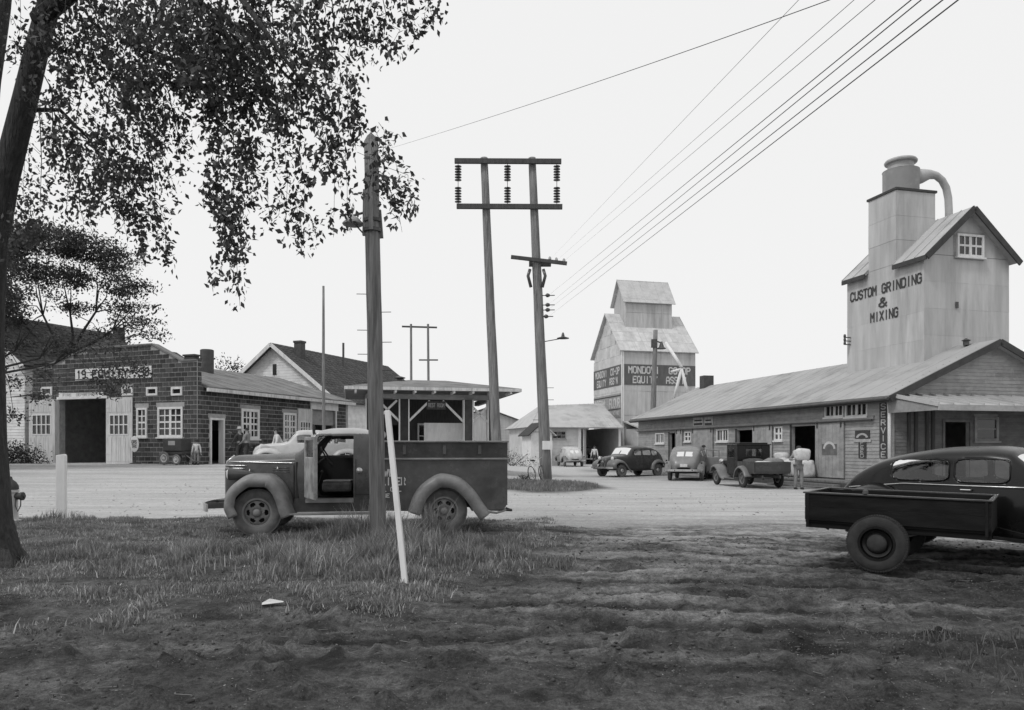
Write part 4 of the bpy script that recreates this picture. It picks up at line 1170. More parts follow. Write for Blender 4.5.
arm((511, 258.5), (566.5, 265), .12, .16, -.28)
arm((529, 263), (551, 263), .2, .3, .0, 'arm_gain')
for px_ in (458.5, 507.5, 556.5):
    st = MB(); a = tpos(px_, 166) - o; zl = tpos(px_, 207) - o
    st.tube([(a.x, -.24, a.z), (a.x, -.24, zl.z)], .015, 6)
    zs = a.z
    for k in range(14):
        if k in (6, 7): continue
        z = a.z + (zl.z - a.z) * (k + .9) / 15.2
        st.lathe([(.02, .06), (.15, .01), (.155, -.01), (.05, -.035)], (a.x, -.24, z), seg=12)
    st.build('insulator_string', m_porcelain, hf, smooth=50)
for px_, py_ in ((549.5, 261), (556, 262), (563.5, 263)):
    q = tpos(px_, py_) - o
    MB().lathe([(.02, -.1), (.02, .0), (.07, .02), (.06, .1), (.03, .15)], (q.x, -.28, q.z - .02), seg=10).build('pin_insulator', m_concrete, hf, smooth=50)
for px_, py_ in ((549, 296), (549, 305.5), (549, 310.5), (547.5, 317)):
    q = tpos(px_, py_) - o; base = tpos(541, py_) - o
    MB().tube([(base.x, -.1, q.z), (q.x + .25, -.15, q.z)], .02, 6).lathe([(.03, -.12), (.09, -.06), (.09, .0), (.05, .08)], (q.x - .05, -.15, q.z), 'x', 10).build('side_insulator', m_porcelain, hf, smooth=50)
for dx in (-.22, .22):
    q = tpos(536.5 + dx * 10, 277) - o
    MB().tube([(q.x + dx * .9, -.2, q.z + .3), (q.x + dx * 1.3, -.22, q.z), (q.x + dx * .7, -.2, q.z - .5)], .07, 8).build('cutout_switch', m_porcelain, hf, smooth=True)
q0, q1 = tpos(542, 342) - o, tpos(567, 337.5) - o
MB().tube([q0, q1], .02, 6).build('lamp_arm', m_steel, hf)
lmp = MB().lathe([(.03, .2), (.06, .12), (.08, .02), (.28, -.05), (.27, -.07), (.03, -.03)], tpos(563, 337) - o, seg=16).build('street_lamp', m_steel, hf, smooth=50)
for i, py_ in enumerate((420, 400, 432, 388)):
    q = tpos(543 + .6 * (i % 2), py_) - o
    MB().tube([(q.x, -.1, q.z), (q.x + (.45 if i % 2 else -.45), -.12, q.z)], .012, 6).build('climbing_step', m_steel, hf)
r0, r1 = tpos(542, 441) - o, tpos(552, 449.5) - o
ns = MB().box(r0.x, r1.x, -.36, -.33, r1.z, r0.z).build('notice_board', m_white, hf)
# far H-frame
fy = 118
f0 = at(411, 325, fy)
h2 = thing('distant_power_frame', 'small distant two-pole power line frame above the station roof', 'power line frame', (f0.x, fy, 0))
of = Vector((f0.x, fy, 0))
for a, b_ in ((411.5, 411), (429, 428)):
    mb = MB(); taper_pole(mb, at(a, 452, fy) - of, at(b_, 324, fy) - of, .22, .17, 8, 4, 0); mb.build('pole', m_pole, h2)
MB().beam(at(402, 326.5, fy) - of, at(437, 327.5, fy) - of, .2, .25).build('crossarm', m_darkwood, h2)
MB().beam(at(419, 360, fy) - of, at(438, 360, fy) - of, .2, .2).build('crossarm', m_darkwood, h2)
# plain poles
def simple_pole(label, px, py0, py1, Y, r0, r1, px1=None):
    b0 = at(px, py1, Y); t_ = at(px1 or px, py0, Y); g = gz(b0.x, Y)
    th = thing('utility_pole', label, 'utility pole', (b0.x, Y, g))
    mb = MB(); taper_pole(mb, (0, 0, -.3), t_ - Vector((b0.x, Y, g)), r0, r1, 10, 8, .01); mb.build('pole', m_pole, th, smooth=True)
    return th, t_ - Vector((b0.x, Y, g))
tp1, v1 = simple_pole('thin bare pole standing in front of the brick hall bay door', 324, 286, 455, 34, .085, .05, 323.4)
tp2, v2 = simple_pole('short dark pole standing before the grain elevator lettering', 651.5, 330, 430, 56, .26, .16, 655.5)
MB().box(v2.x - .32, v2.x + .1, -.2, .1, v2.z - 1.3, v2.z - .7).build('transformer', m_steel, tp2)
q_ = at(661.5, 347, 56) - Vector(tp2.location)
MB().tube([v2 - Vector((0, 0, .8)), q_ + Vector((0, 0, .3))], .05).lathe([(.06, .4), (.2, 0), (.35, -.12), (.3, -.15)], q_, seg=12).build('lamp', m_steel, tp2)

# overhead wires
def wire(label, pts, r=.012, sag=.0, n_=24):
    a, b_ = Vector(pts[0]), Vector(pts[1])
    ps = [a.lerp(b_, i / n_) - Vector((0, 0, sag * 4 * (i / n_) * (1 - i / n_))) for i in range(n_ + 1)]
    MB().tube(ps, [r * (.14 + .96 * (i / n_) ** .8) for i in range(n_ + 1)], 5).build('overhead_wire', m_wire, None, label, 'wire', 'power lines crossing the sky', smooth=True)
m_wire = mat('wire', .06, .5, .1, 3, 0, metal=.5)
def toward(p_a, Ya, p_b, Yb, ext=1.25):
    A = at(*p_a, Ya); B = at(*p_b, Yb)
    return A, A + (B - A) * ext
W = [((548, 296), 34, (911, 0), 10, .0085, 'third lowest'), ((548, 305), 34, (921, 0), 10, .0085, 'second lowest'),
     ((548, 310), 34, (942.6, 0), 9.5, .009, 'near lowest'), ((548, 317), 34, (958, 0), 9, .009, 'lowest'),
     ((563, 262), 34, (875, 0), 14, .007, ''), ((556, 261), 34, (854, 0), 14, .006, ''), ((549.5, 260), 34, (798.6, 0), 14, .005, '')]
labs = ['fourth from the right of the wires leaving the top edge', 'third from the right of the wires leaving the top edge',
        'second from the right of the wires leaving the top edge', 'rightmost of the wires leaving the top edge',
        'faint wire left of the bundle of four dark wires', 'faint wire second left of the bundle of four dark wires', 'faintest steep wire running up to the top edge left of the others']
ordr = sorted(range(4), key=lambda i: W[i][2][0])
for i, (pa_, Ya, pb2, Yb, r_, _) in enumerate(W):
    A, B = toward(pa_, Ya, pb2, Yb, 1.12)
    wire(labs[i], (A, B), r_, .0)
A, B = toward((372, 160), 12.0, (822, 0), 9.0, 1.25)
wire('dark wire from the foreground pole rising to the top edge', (Vector((pb.x, PY, g0)) + L_ * .97, B), .006, .08)

# ================================================================== vehicles
def hermite(xs, ys, q):
    xs = np.asarray(xs, float); ys = np.asarray(ys, float)
    h = np.diff(xs); d = np.diff(ys) / h
    m = np.zeros(len(xs)); m[1:-1] = np.where(d[:-1] * d[1:] > 0, 2 * d[:-1] * d[1:] / (d[:-1] + d[1:] + 1e-12), 0)
    m[0], m[-1] = d[0], d[-1]
    i = np.clip(np.searchsorted(xs, q) - 1, 0, len(xs) - 2)
    t = (q - xs[i]) / h[i]
    return (2 * t**3 - 3 * t**2 + 1) * ys[i] + (t**3 - 2 * t**2 + t) * h[i] * m[i] + (-2 * t**3 + 3 * t**2) * ys[i + 1] + (t**3 - t**2) * h[i] * m[i + 1]

def hull_grid(st, nu, nv):
    """st: dict of arrays x, zb, yb, zm, ym, zl, yl (belt), zt, yt (window top), zs, ys (shoulder), zr"""
    xs = np.array(st['x'], float)
    order = np.argsort(xs); xs = xs[order]
    q = np.unique(np.concatenate([np.linspace(xs[0], xs[-1], nu)]))
    cols = {k: hermite(xs, np.array(v, float)[order], q) for k, v in st.items() if k != 'x'}
    ctrl = np.stack([np.stack([cols['yb'], cols['zb']], -1), np.stack([cols['ym'], cols['zm']], -1), np.stack([cols['yl'], cols['zl']], -1),
                     np.stack([cols['yt'], cols['zt']], -1), np.stack([cols['ys'], cols['zs']], -1),
                     np.stack([cols['ys'] * .5, cols['zr'] - (cols['zr'] - cols['zs']) * .18], -1), np.stack([cols['ys'] * 0, cols['zr']], -1)], 1)   # nu,7,2
    K = ctrl.shape[1]
    P = np.zeros((len(q), nv, 3)); P[:, :, 0] = q[:, None]
    tt = np.linspace(0, K - 1, nv)
    i = np.minimum(tt.astype(int), K - 2); t = (tt - i)[None, :, None]
    p1 = ctrl[:, i]; p2 = ctrl[:, i + 1]
    p0 = np.where((i > 0)[None, :, None], ctrl[:, np.maximum(i - 1, 0)], p1)
    mir = ctrl[:, K - 2] * np.array([-1, 1])
    p3 = np.where((i < K - 2)[None, :, None], ctrl[:, np.minimum(i + 2, K - 1)], mir[:, None])
    c = .5 * ((2 * p1) + (-p0 + p2) * t + (2 * p0 - 5 * p1 + 4 * p2 - p3) * t**2 + (-p0 + 3 * p1 - 3 * p2 + p3) * t**3)
    P[:, :, 1] = np.maximum(c[..., 0], 0); P[:, :, 2] = c[..., 1]
    P[:, -1, 1] = 0
    return P

def hull_split(P, cls):
    """cls(x,y,z arrays of face centres, side) -> int array: 0 body, 1 glass, -1 nothing, other ints other parts"""
    nu, nv, _ = P.shape
    out = {}
    for side in (1, -1):
        V = P.copy(); V[..., 1] *= side
        ii, jj = np.meshgrid(np.arange(nu - 1), np.arange(nv - 1), indexing='ij')
        c = (V[:-1, :-1] + V[1:, :-1] + V[1:, 1:] + V[:-1, 1:]) / 4
        k = cls(c[..., 0], c[..., 1], c[..., 2], side)
        base = np.arange(nu * nv).reshape(nu, nv)
        F = np.stack([base[:-1, :-1], base[1:, :-1], base[1:, 1:], base[:-1, 1:]], -1)
        if side < 0: F = F[..., ::-1]
        for v in np.unique(k):
            if v < 0: continue
            out.setdefault(int(v) if v == 0 or v in (2, 3) else (int(v), side), []).append((V.reshape(-1, 3), F[k == v]))
    return out

def hull_part(pieces, name, mat_, parent, thick=.02, inset=0., smooth=True, **kw):
    vs = []; fs = []; n = 0
    for V, F in pieces:
        used, inv = np.unique(F, return_inverse=True)
        vs.append(V[used]); fs.append(inv.reshape(F.shape) + n); n += len(used)
    if not vs: return None
    me = bpy.data.meshes.new(name)
    me.from_pydata(np.concatenate(vs).tolist(), [], np.concatenate(fs).tolist())
    bm = bmesh.new(); bm.from_mesh(me)
    bmesh.ops.remove_doubles(bm, verts=bm.verts, dist=.0008)
    bm.to_mesh(me); bm.free()
    me.shade_smooth()
    me.materials.append(mat_)
    o = link(name, me, parent, **kw)
    if thick:
        s = o.modifiers.new('thickness', 'SOLIDIFY'); s.thickness = thick; s.offset = 1 if inset == 0 else -1
    return o

def fender(path, yi, yo, h, mat_, parent, side, n=36, ns=9, lip=.035, crisp=False, name='fender', skirt=None, taper=None):
    pts = np.array(path, float)
    s = np.concatenate([[0], np.cumsum(np.hypot(*np.diff(pts, axis=0).T))])
    q = np.linspace(0, s[-1], n)
    X = hermite(s, pts[:, 0], q); Z = hermite(s, pts[:, 1], q)
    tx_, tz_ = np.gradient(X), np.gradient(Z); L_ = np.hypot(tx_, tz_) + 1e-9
    nx_, nz_ = -tz_ / L_, tx_ / L_
    cx0, cz0 = X.mean(), Z.min()
    flip = np.sign(np.sum(nx_ * (X - cx0) + nz_ * (Z - cz0)))
    nx_ *= flip; nz_ *= flip
    V = []
    tp_ = np.ones(n) if taper is None else taper(np.linspace(0, 1, n))
    for j in range(ns + 1):
        if j < ns:
            a = j / (ns - 1) * PI / 2
            y = yi + (yo - yi) * math.sin(a) ** (.75 if crisp else 1); off = -h * (1 - math.cos(a)) ** (1.5 if crisp else 1)
        else:
            y = yo - .004; off = -h - lip
        V.append(np.stack([X + nx_ * off * tp_, np.full(n, side * y), Z + nz_ * off * tp_], -1))
    V = np.stack(V, 1)
    b_ = np.arange(n * (ns + 1)).reshape(n, ns + 1)
    F = np.stack([b_[:-1, :-1], b_[1:, :-1], b_[1:, 1:], b_[:-1, 1:]], -1).reshape(-1, 4)
    if (side * flip) > 0: F = F[:, ::-1]
    o = npmesh(name, V.reshape(-1, 3), F, mat_, parent, smooth=True)
    md = o.modifiers.new('thickness', 'SOLIDIFY'); md.thickness = .018
    return o

def wheel(parent, x, y, r, w_, side, tyre_m, rim_m, style='disc', seg=32, name='wheel', steer=0., cap=None):
    o = link(name, None, parent, loc=(x, y, r)); o.empty_display_size = .1
    o.rotation_euler = (0, 0, steer)
    ri = r * .60
    pr = [(ri, -w_ * .42), (ri + (r - ri) * .25, -w_ * .5), (r * .9, -w_ * .48), (r * .97, -w_ * .38), (r, -w_ * .2), (r, w_ * .2), (r * .97, w_ * .38), (r * .9, w_ * .48), (ri + (r - ri) * .25, w_ * .5), (ri, w_ * .42)]
    t = MB(); t.lathe(pr + [pr[0]], (0, 0, 0), 'y', seg, caps=False)
    if seg >= 28:      # tread blocks
        for k in range(seg * 2):
            a = 2 * PI * k / (seg * 2)
            for zz_ in (-.3, 0, .3):
                c, s_ = math.cos(a + zz_ * .1), math.sin(a + zz_ * .1)
                t.beam((c * (r - .01), w_ * (zz_ - .11), s_ * (r - .01)), (c * (r - .01), w_ * (zz_ + .11), s_ * (r - .01)), .022, .03, (c, 0, s_))
    t.build('tyre', tyre_m, o, smooth=50)
    s_ = side
    m_ = MB()
    m_.lathe([(ri + .012, -w_ * .4), (ri + .012, w_ * .44 * 1.0), (ri - .02, w_ * .44), (ri - .03, w_ * .3), (ri - .035, -w_ * .4)] if s_ > 0 else
             [(ri + .012, w_ * .4), (ri + .012, -w_ * .44), (ri - .02, -w_ * .44), (ri - .03, -w_ * .3), (ri - .035, w_ * .4)], (0, 0, 0), 'y', seg, caps=False)
    m_.build('rim', rim_m, o, smooth=50)
    yb = s_ * w_ * .18
    if style == 'holes':
        # pressed disc with six oval holes
        na, nr = 96, 12; V = []; F = []
        r0, r1 = .07, ri - .03
        for i in range(nr + 1):
            rr = r0 + (r1 - r0) * i / nr
            bulge = math.sin(i / nr * PI) * .02
            for k in range(na):
                a = 2 * PI * k / na; V.append((rr * math.cos(a), yb + s_ * (bulge + .03 * (1 - i / nr)), rr * math.sin(a)))
        for i in range(nr):
            for k in range(na):
                rr = r0 + (r1 - r0) * (i + .5) / nr; a = (2 * PI * (k + .5) / na)
                da = ((a + PI / 6) % (PI / 3) - PI / 6) * rr
                if (da / .052) ** 2 + ((rr - .158) / .036) ** 2 < 1: continue
                F.append((i * na + k, i * na + (k + 1) % na, (i + 1) * na + (k + 1) % na, (i + 1) * na + k))
        d = npmesh('wheel_disc', V, F, rim_m, o, smooth=True)
        md = d.modifiers.new('thickness', 'SOLIDIFY'); md.thickness = .012
        MB().lathe([(.20, 0), (.20, .02)], (0, yb - s_ * .09, 0), 'y', 20).build('brake_drum', m_rubber, o)
        h = MB(); h.lathe([(.075, 0), (.07, s_ * .05), (.05, s_ * .075), (.02, s_ * .08)], (0, yb + s_ * .025, 0), 'y', 18)
        for k in range(6):
            a = k * PI / 3; h.lathe([(.012, 0), (.01, s_ * .02)], (.092 * math.cos(a), yb + s_ * .04, .092 * math.sin(a)), 'y', 8)
        h.build('hub', rim_m, o, smooth=45)
    elif style == 'spoke':
        m2 = MB()
        for k in range(14):
            a = 2 * PI * k / 14
            m2.tube([(.03 * math.cos(a), yb, .03 * math.sin(a)), ((ri - .02) * math.cos(a), yb * .6, (ri - .02) * math.sin(a))], .009, 5)
        m2.lathe([(.06, 0), (.05, s_ * .05), (.02, s_ * .06)], (0, yb, 0), 'y', 12)
        m2.build('spokes', rim_m, o)
        MB().lathe([(ri * .62, 0), (ri * .62, .02)], (0, yb - s_ * .06, 0), 'y', 16).build('brake_drum', m_rubber, o)
    else:
        d = MB(); d.lathe([(ri - .028, 0), (ri * .8, s_ * .012), (ri * .62, s_ * .0), (ri * .56, s_ * .018)], (0, yb, 0), 'y', seg, caps=False)
        d.lathe([(ri * .56, 0), (ri * .5, -.001)], (0, yb + s_ * .018, 0), 'y', seg)
        d.build('wheel_disc', rim_m, o, smooth=45)
        MB().lathe([(ri * .55, 0), (ri * .5, s_ * .03), (ri * .34, s_ * .045), (ri * .1, s_ * .052)], (0, yb + s_ * .02, 0), 'y', 20).build('hubcap', cap or m_chrome, o, smooth=60)
    return o

def inrect(x, z, x0, x1, z0, z1, p=5):
    return (np.abs((x - (x0 + x1) / 2) / ((x1 - x0) / 2)) ** p + np.abs((z - (z0 + z1) / 2) / ((z1 - z0) / 2)) ** p) < 1

def surf_y(P, x, z):
    i = np.argmin(np.abs(P[:, 0, 0] - x)); row = P[i]
    j = np.argmin(np.abs(row[:, 2] - z) + (row[:, 1] < .2) * 5)
    return row[j, 1]

def trim_loop(P, x0, x1, z0, z1, side, mat_, parent, r=.009, p=5, name='window_trim', n=40):
    pts = []
    for k in range(n):
        a = 2 * PI * k / n
        c, s_ = math.cos(a), math.sin(a)
        x = (x0 + x1) / 2 + (x1 - x0) / 2 * abs(c) ** (2 / p) * np.sign(c); z = (z0 + z1) / 2 + (z1 - z0) / 2 * abs(s_) ** (2 / p) * np.sign(s_)
        pts.append((x, side * (surf_y(P, x, z) + .006), z))
    pts.append(pts[0])
    return MB().tube(pts, r, 6, caps=False).build(name, mat_, parent, smooth=True)

m_glass_v = mat('vehicle_glass', .9, .02, .02, 1.5, 0, spec=.5, trans=1.0)
_n = m_glass_v.node_tree.nodes; _l = m_glass_v.node_tree.links
_tr = _n.new('ShaderNodeBsdfTransparent'); _tr.inputs[0].default_value = (.82, .82, .82, 1)
_gl = _n.new('ShaderNodeBsdfGlossy'); _gl.inputs['Roughness'].default_value = .04; _gl.inputs[0].default_value = (.9, .9, .9, 1)
_lw = _n.new('ShaderNodeLayerWeight'); _lw.inputs[0].default_value = .42
_mx = _n.new('ShaderNodeMixShader')
_l.new(_lw.outputs['Fresnel'], _mx.inputs[0]); _l.new(_tr.outputs[0], _mx.inputs[1]); _l.new(_gl.outputs[0], _mx.inputs[2])
_l.new(_mx.outputs[0], [q for q in _n if q.type == 'OUTPUT_MATERIAL'][0].inputs[0])
m_paint_blk = mat('black_car_paint', .006, .4, .3, 2.0, .01, 12, coat=.55, dirt=.0, spec=.1)
m_paint_dk = mat('dark_car_paint', .035, .45, .35, 2.5, .03, 12, coat=.5)
m_paint_md = mat('dusty_grey_paint', .13, .55, .3, 3, .03, 12, coat=.25)
m_paint_sl = mat('silver_grey_paint', .17, .5, .2, 3, .03, 12, coat=.3)
m_paint_lt = mat('pale_car_paint', .42, .45, .15, 3, .03, 12, coat=.35)
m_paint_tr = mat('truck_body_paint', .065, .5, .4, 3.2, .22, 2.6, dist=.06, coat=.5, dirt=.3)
m_paint_fe = mat('dusty_fender_paint', .21, .6, .3, 4, .2, 3, dist=.05, coat=.15, dirt=.25)
m_paint_door = mat('worn_door_lining', .32, .7, .35, 6, .05, 14, dirt=.4)
m_seat = mat('seat_cloth', .07, .9, .4, 9, .4, 40)

def sedan(label, loc, rz, paint, fend, wins=None, tumble=.90, fz=1.0, group=None, res=(90, 42), door_open=False, wheels=.34, sx=1.0, hub=True, zscale=1.0, front_light=True, name='sedan', cat='car', beltline=False, roof=None, glass=None):
    t = thing(name, label, cat, loc, rz, group)
    t.scale = (sx, 1, zscale)
    glass = glass or m_glass_v
    x = [-2.30, -2.26, -2.1, -1.8, -1.35, -.9, -.4, .1, .42, .55, .70, .86, 1.0, 1.4, 1.8, 2.0, 2.08, 2.1]
    zr = [.62, .78, 1.03, 1.29, 1.50, 1.60, 1.66, 1.67, 1.63, 1.52, 1.36, 1.20, 1.15, 1.12, 1.07, .98, .84, .7]
    zl = [.60, .68, .86, .98, 1.06, 1.08, 1.10, 1.10, 1.10, 1.10, 1.09, 1.07, 1.04, 1.0, .94, .86, .76, .66]
    yl = [.30, .42, .56, .69, .77, .80, .81, .81, .79, .77, .72, .66, .60, .46, .32, .22, .15, .08]
    x, zr, zl, yl = map(np.array, (x, zr, zl, yl))
    gh = np.interp(x, [-2.3, -1.6, -.9, .4, .86], [1, 1, .0, .0, 1])
    zt = zl + .66 * (zr - zl); yt = yl * np.where(x > .8, .86, tumble)
    zs = zl + .91 * (zr - zl); ys = yt * .80
    zb = np.interp(x, [-2.3, -2.0, -1.5, .9, 2.0, 2.1], [.5, .40, .36, .36, .44, .55])
    st = dict(x=x, zb=zb, yb=yl * .95, zm=(zb + zl) / 2, ym=yl * 1.03, zl=zl, yl=yl, zt=zt, yt=yt, zs=zs, ys=ys, zr=zr)
    P = hull_grid(st, *res)
    xr, xf, rw = -1.42, 1.38, wheels + .07
    # side windows: quarter, rear door, front door
    wins = wins or [(-1.42, -.92, 1.15, 1.42), (-.86, -.18, 1.14, 1.44), (-.10, .46, 1.14, 1.44)]
    def cls(X, Y, Z, side):
        k = np.zeros(X.shape, int)
        ya = np.abs(Y)
        for wi, a in enumerate(wins): k[(ya > .5) & inrect(X, Z, *a)] = 10 + wi
        k[(X > .50) & (X < .82) & (ya < .60) & (ya > .02) & (Z > 1.17)] = 2
        k[(X < -1.3) & inrect(ya, Z, .03, .36, 1.14, 1.37, 4)] = 3
        for xw in (xr, xf): k[((X - xw) ** 2 + (Z - wheels) ** 2 < rw ** 2) & (Z < 1.0) & (ya > .2)] = -1
        if door_open and side == door_open:
            k[(ya > .5) & (X > -.13) & (X < .60) & (Z > .42) & (Z < 1.47)] = -1
        return k
    sp_ = hull_split(P, cls)
    hull_part(sp_[0], 'body', paint, t)
    for kk in sp_:
        if isinstance(kk, tuple): hull_part(sp_[kk], 'side_window', glass, t, thick=.0)
    hull_part(sp_.get(2, []), 'windshield', glass, t, thick=.0)
    hull_part(sp_.get(3, []), 'rear_window', glass, t, thick=.0)
    for s_ in (1, -1):
        if res[0] >= 80:
            for a in wins:
                if not (door_open == s_ and a[0] > -.2): trim_loop(P, *a, s_, paint, t, r=.010)
        fender([(2.06, .40), (2.12, .62), (2.0, .83), (1.65, .96), (1.28, .90), (1.02, .72), (.82, .50), (.66, .40)], .36, .90, .17, fend, t, s_, n=30)
        fender([(-.80, .38), (-.88, .66 * fz), (-1.14, .88 * fz), (-1.45, .93 * fz), (-1.80, .84 * fz), (-2.12, .62 * fz), (-2.3, .40)], .60, .92 + (fz - 1) * .5, .15 * fz, fend, t, s_, n=36, ns=12)
        MB().box(-.88, .68, s_ * .76 if s_ > 0 else -.93, .93 if s_ > 0 else -.76, .33, .365).build('running_board', m_rubber, t, bevel=.01)
        for xw in (xr, xf): wheel(t, xw, s_ * .74, wheels, .17, s_, m_dustyrubber if fend is not m_paint_blk else m_rubber, fend, seg=28 if res[0] > 80 else 20)
        hl = MB().lathe([(.02, -.30), (.07, -.2), (.11, -.06), (.125, .03), (.12, .05)], (1.78, s_ * .50, .98), 'x', 18).build('headlight', fend, t, smooth=45)
        MB().lathe([(.11, 0), (.08, .03), (.02, .04)], (1.832, s_ * .50, .98), 'x', 18).build('lens', m_white, hl, smooth=45)
        MB().lathe([(.02, -.06), (.045, .0), (.04, .02)], (-2.12, s_ * .80, .84), 'x', 12).build('tail_lamp', m_glass, t, smooth=45)
    gr = MB()
    for k in range(-6, 7):
        yy = k * .028
        gr.tube([(2.115 - abs(k) * .008, yy, .52), (2.11 - abs(k) * .010, yy, .78), (2.02 - abs(k) * .012, yy, .97)], .008, 5)
    gr.build('grille', m_chrome, t)
    for s_, xb in ((1, 2.28), (-1, -2.42)):
        pts = [(xb - s_ * .16 * (abs(y) / .85) ** 3, y, .50) for y in np.linspace(-.85, .85, 15)]
        b1 = MB()
        for p, q in zip(pts[:-1], pts[1:]): b1.beam(p, q, .025, .10)
        bb = b1.build('bumper', m_chrome, t)
        MB().beam((xb, .4, .5), (xb - s_ * .3, .4, .5), .05, .05).beam((xb, -.4, .5), (xb - s_ * .3, -.4, .5), .05, .05).build('bracket', m_steel, bb)
    MB().box(-1.9, 1.5, -.60, .60, .34, .40).build('floor_pan', m_dim, t)
    MB().box(-.35, .15, -.62, .62, .5, .68).box(-.48, -.34, -.62, .62, .6, 1.12).build('front_seat', m_seat, t, bevel=.04)
    MB().box(-1.25, -.75, -.6, .6, .5, .68).box(-1.38, -1.24, -.6, .6, .6, 1.10).build('rear_seat', m_seat, t, bevel=.04)
    MB().box(-1.3, .6, -.70, -.60, .42, 1.02).box(-1.3, .6, .60, .70, .42, 1.02).box(.68, .80, -.6, .6, .7, 1.08).build('door_lining', m_dim, t)
    MB().tube([(.32 + .06 * math.sin(a), .36 + .19 * math.cos(a), 1.02 + .17 * math.sin(a)) for a in np.linspace(0, 2 * PI, 21)], .012, 6, caps=False).tube([(.32, .36, 1.0), (.7, .36, .85)], .02, 6).build('steering_wheel', m_rubber, t)
    MB().box(-2.335, -2.315, -.17, .17, .66, .80).build('number_plate', m_whiteold, t)
    if door_open:
        s_ = door_open
        d = MB()
        # thick door leaf standing at right angles, hinged at its rear edge
        xh = -.13
        d.box(xh - .06, xh, min(s_ * .82, s_ * 1.48), max(s_ * .82, s_ * 1.48), .42, 1.10)
        f0, f1 = s_ * .82, s_ * 1.48
        d.box(xh - .05, xh - .01, min(f0, f0 + s_ * .05), max(f0, f0 + s_ * .05), 1.10, 1.46).box(xh - .05, xh - .01, min(f1, f1 - s_ * .05), max(f1, f1 - s_ * .05), 1.10, 1.40)
        d.hexa([(xh - .05, f0, 1.44), (xh - .05, f1, 1.38), (xh - .01, f1, 1.38), (xh - .01, f0, 1.44), (xh - .05, f0, 1.49), (xh - .05, f1, 1.43), (xh - .01, f1, 1.43), (xh - .01, f0, 1.49)])
        d.build('open_door', paint, t, bevel=.015)
    if beltline:
        for s_ in (1, -1):
            pts = [(xx, s_ * (surf_y(P, xx, float(np.interp(xx, [-1.95, -1.0, .9], [.98, 1.085, 1.085]))) + .012), float(np.interp(xx, [-1.95, -1.0, .9], [1.0, 1.095, 1.085]))) for xx in np.linspace(-1.95, .9, 40)]
            MB().tube(pts, .011, 6).build('belt_moulding', m_chrome, t, smooth=True)
            for zz_ in (.375, .345): MB().tube([(-.86, s_ * .94, zz_), (.66, s_ * .94, zz_)], .008, 6).build('board_strip', m_chrome, t, smooth=True)
            MB().tube([(-.02, s_ * .835, 1.04), (-.02, s_ * .87, 1.03), (-.16, s_ * .865, 1.03)], .012, 6).build('door_handle', m_chrome, t)
    return t, P

# --- black sedan at right (nose to the right and towards the camera)
yaw = R(-49)
hd = Vector((math.cos(yaw), math.sin(yaw)))
cc = Vector((5.47, 12.2)) + hd * 2.0
sedan('glossy black fastback sedan at the right edge, parked behind the small trailer', (cc.x, cc.y, gz(cc.x, cc.y) - .02), yaw, m_paint_blk, m_paint_blk, wins=[(-1.20, -.34, 1.15, 1.47), (-.26, .46, 1.14, 1.48)], tumble=.94, fz=1.17, res=(150, 66), zscale=.925, beltline=True, sx=.90)

# --- sedans and pickup in front of the feed store
a = math.atan2(-1.8, -2.4)
cars = 'cars parked in the gravel yard before the feed store'
sedan('dark sedan seen from its front left, nearest the grain elevator', (6.55, 42.3, gz(6.5, 42.3)), a, m_paint_dk, m_paint_md, res=(84, 40), zscale=1.02, group=cars)
sedan('grey fastback sedan seen from behind with its right-hand door standing open', (8.75, 37.6, gz(8.7, 37.6)), R(71), m_paint_sl, m_paint_md, res=(84, 40), door_open=-1, group=cars)
sedan('pale grey sedan seen from behind, far off by the open shed', (4.95, 69 - 4, gz(4.9, 65)), R(97), m_paint_lt, m_paint_md, res=(50, 28), group='far cars')
sedan('dark coupe whose front shows past the back of the delivery truck', (-2.6, 47, gz(-2.6, 47)), R(8), m_paint_dk, m_paint_md, res=(60, 30), group='far cars', sx=.95, name='coupe')
sedan('pale sedan behind the hood of the delivery truck, in front of the brick hall', (-8.2, 30.6, gz(-8.2, 30.6)), R(198), m_paint_lt, m_paint_lt, res=(60, 32))
q = at(587, 448, 74)
sedan('black car standing nose out inside the open shed', (q.x, 75.5, 0.0), R(-95), m_paint_blk, m_paint_blk, res=(40, 24), group='far cars')

# --- old box-bodied pickup loading sacks
PT0 = Vector((9.55, 30.6)); pa_ = R(97)
t = thing('old_pickup', 'old upright black pickup seen from behind, backed against the feed store doorway with sacks', 'pickup truck', (PT0.x, PT0.y, gz(PT0.x, PT0.y)), pa_)
# local x forward, front axle at +1.55, rear axle -1.05
cabx0, cabx1 = -.42, .62
def wallbox(mb, ops, x0, x1, z0, z1, y, th, ax='y'):
    for q in rects_minus(x0, x1, z0, z1, ops):
        if ax == 'y': mb.box(q[0], q[1], y, y + th, q[2], q[3])
        else: mb.box(y, y + th, q[0], q[1], q[2], q[3])
cb = MB()
for y in (-.68, .65): wallbox(cb, [(-.12, .48, 1.16, 1.52)], cabx0, cabx1, .5, 1.66, y, .03)
wallbox(cb, [(-.32, .32, 1.22, 1.5)], -.65, .65, .5, 1.66, cabx0 - .0, .03, 'x')
wallbox(cb, [(-.56, .56, 1.2, 1.56)], -.65, .65, .9, 1.66, cabx1 - .03, .03, 'x')
cb.build('cab', m_paint_blk, t, bevel=.012)
rf = MB(); rf.box(cabx0 - .05, cabx1 + .12, -.72, .72, 1.661, 1.70).box(cabx0 + .02, cabx1 - .02, -.60, .60, 1.701, 1.76).build('cab_roof', m_paint_blk, t, bevel=.05)
MB().box(-.32 + .0, -.30, -.32, .32, 1.22, 1.5).v
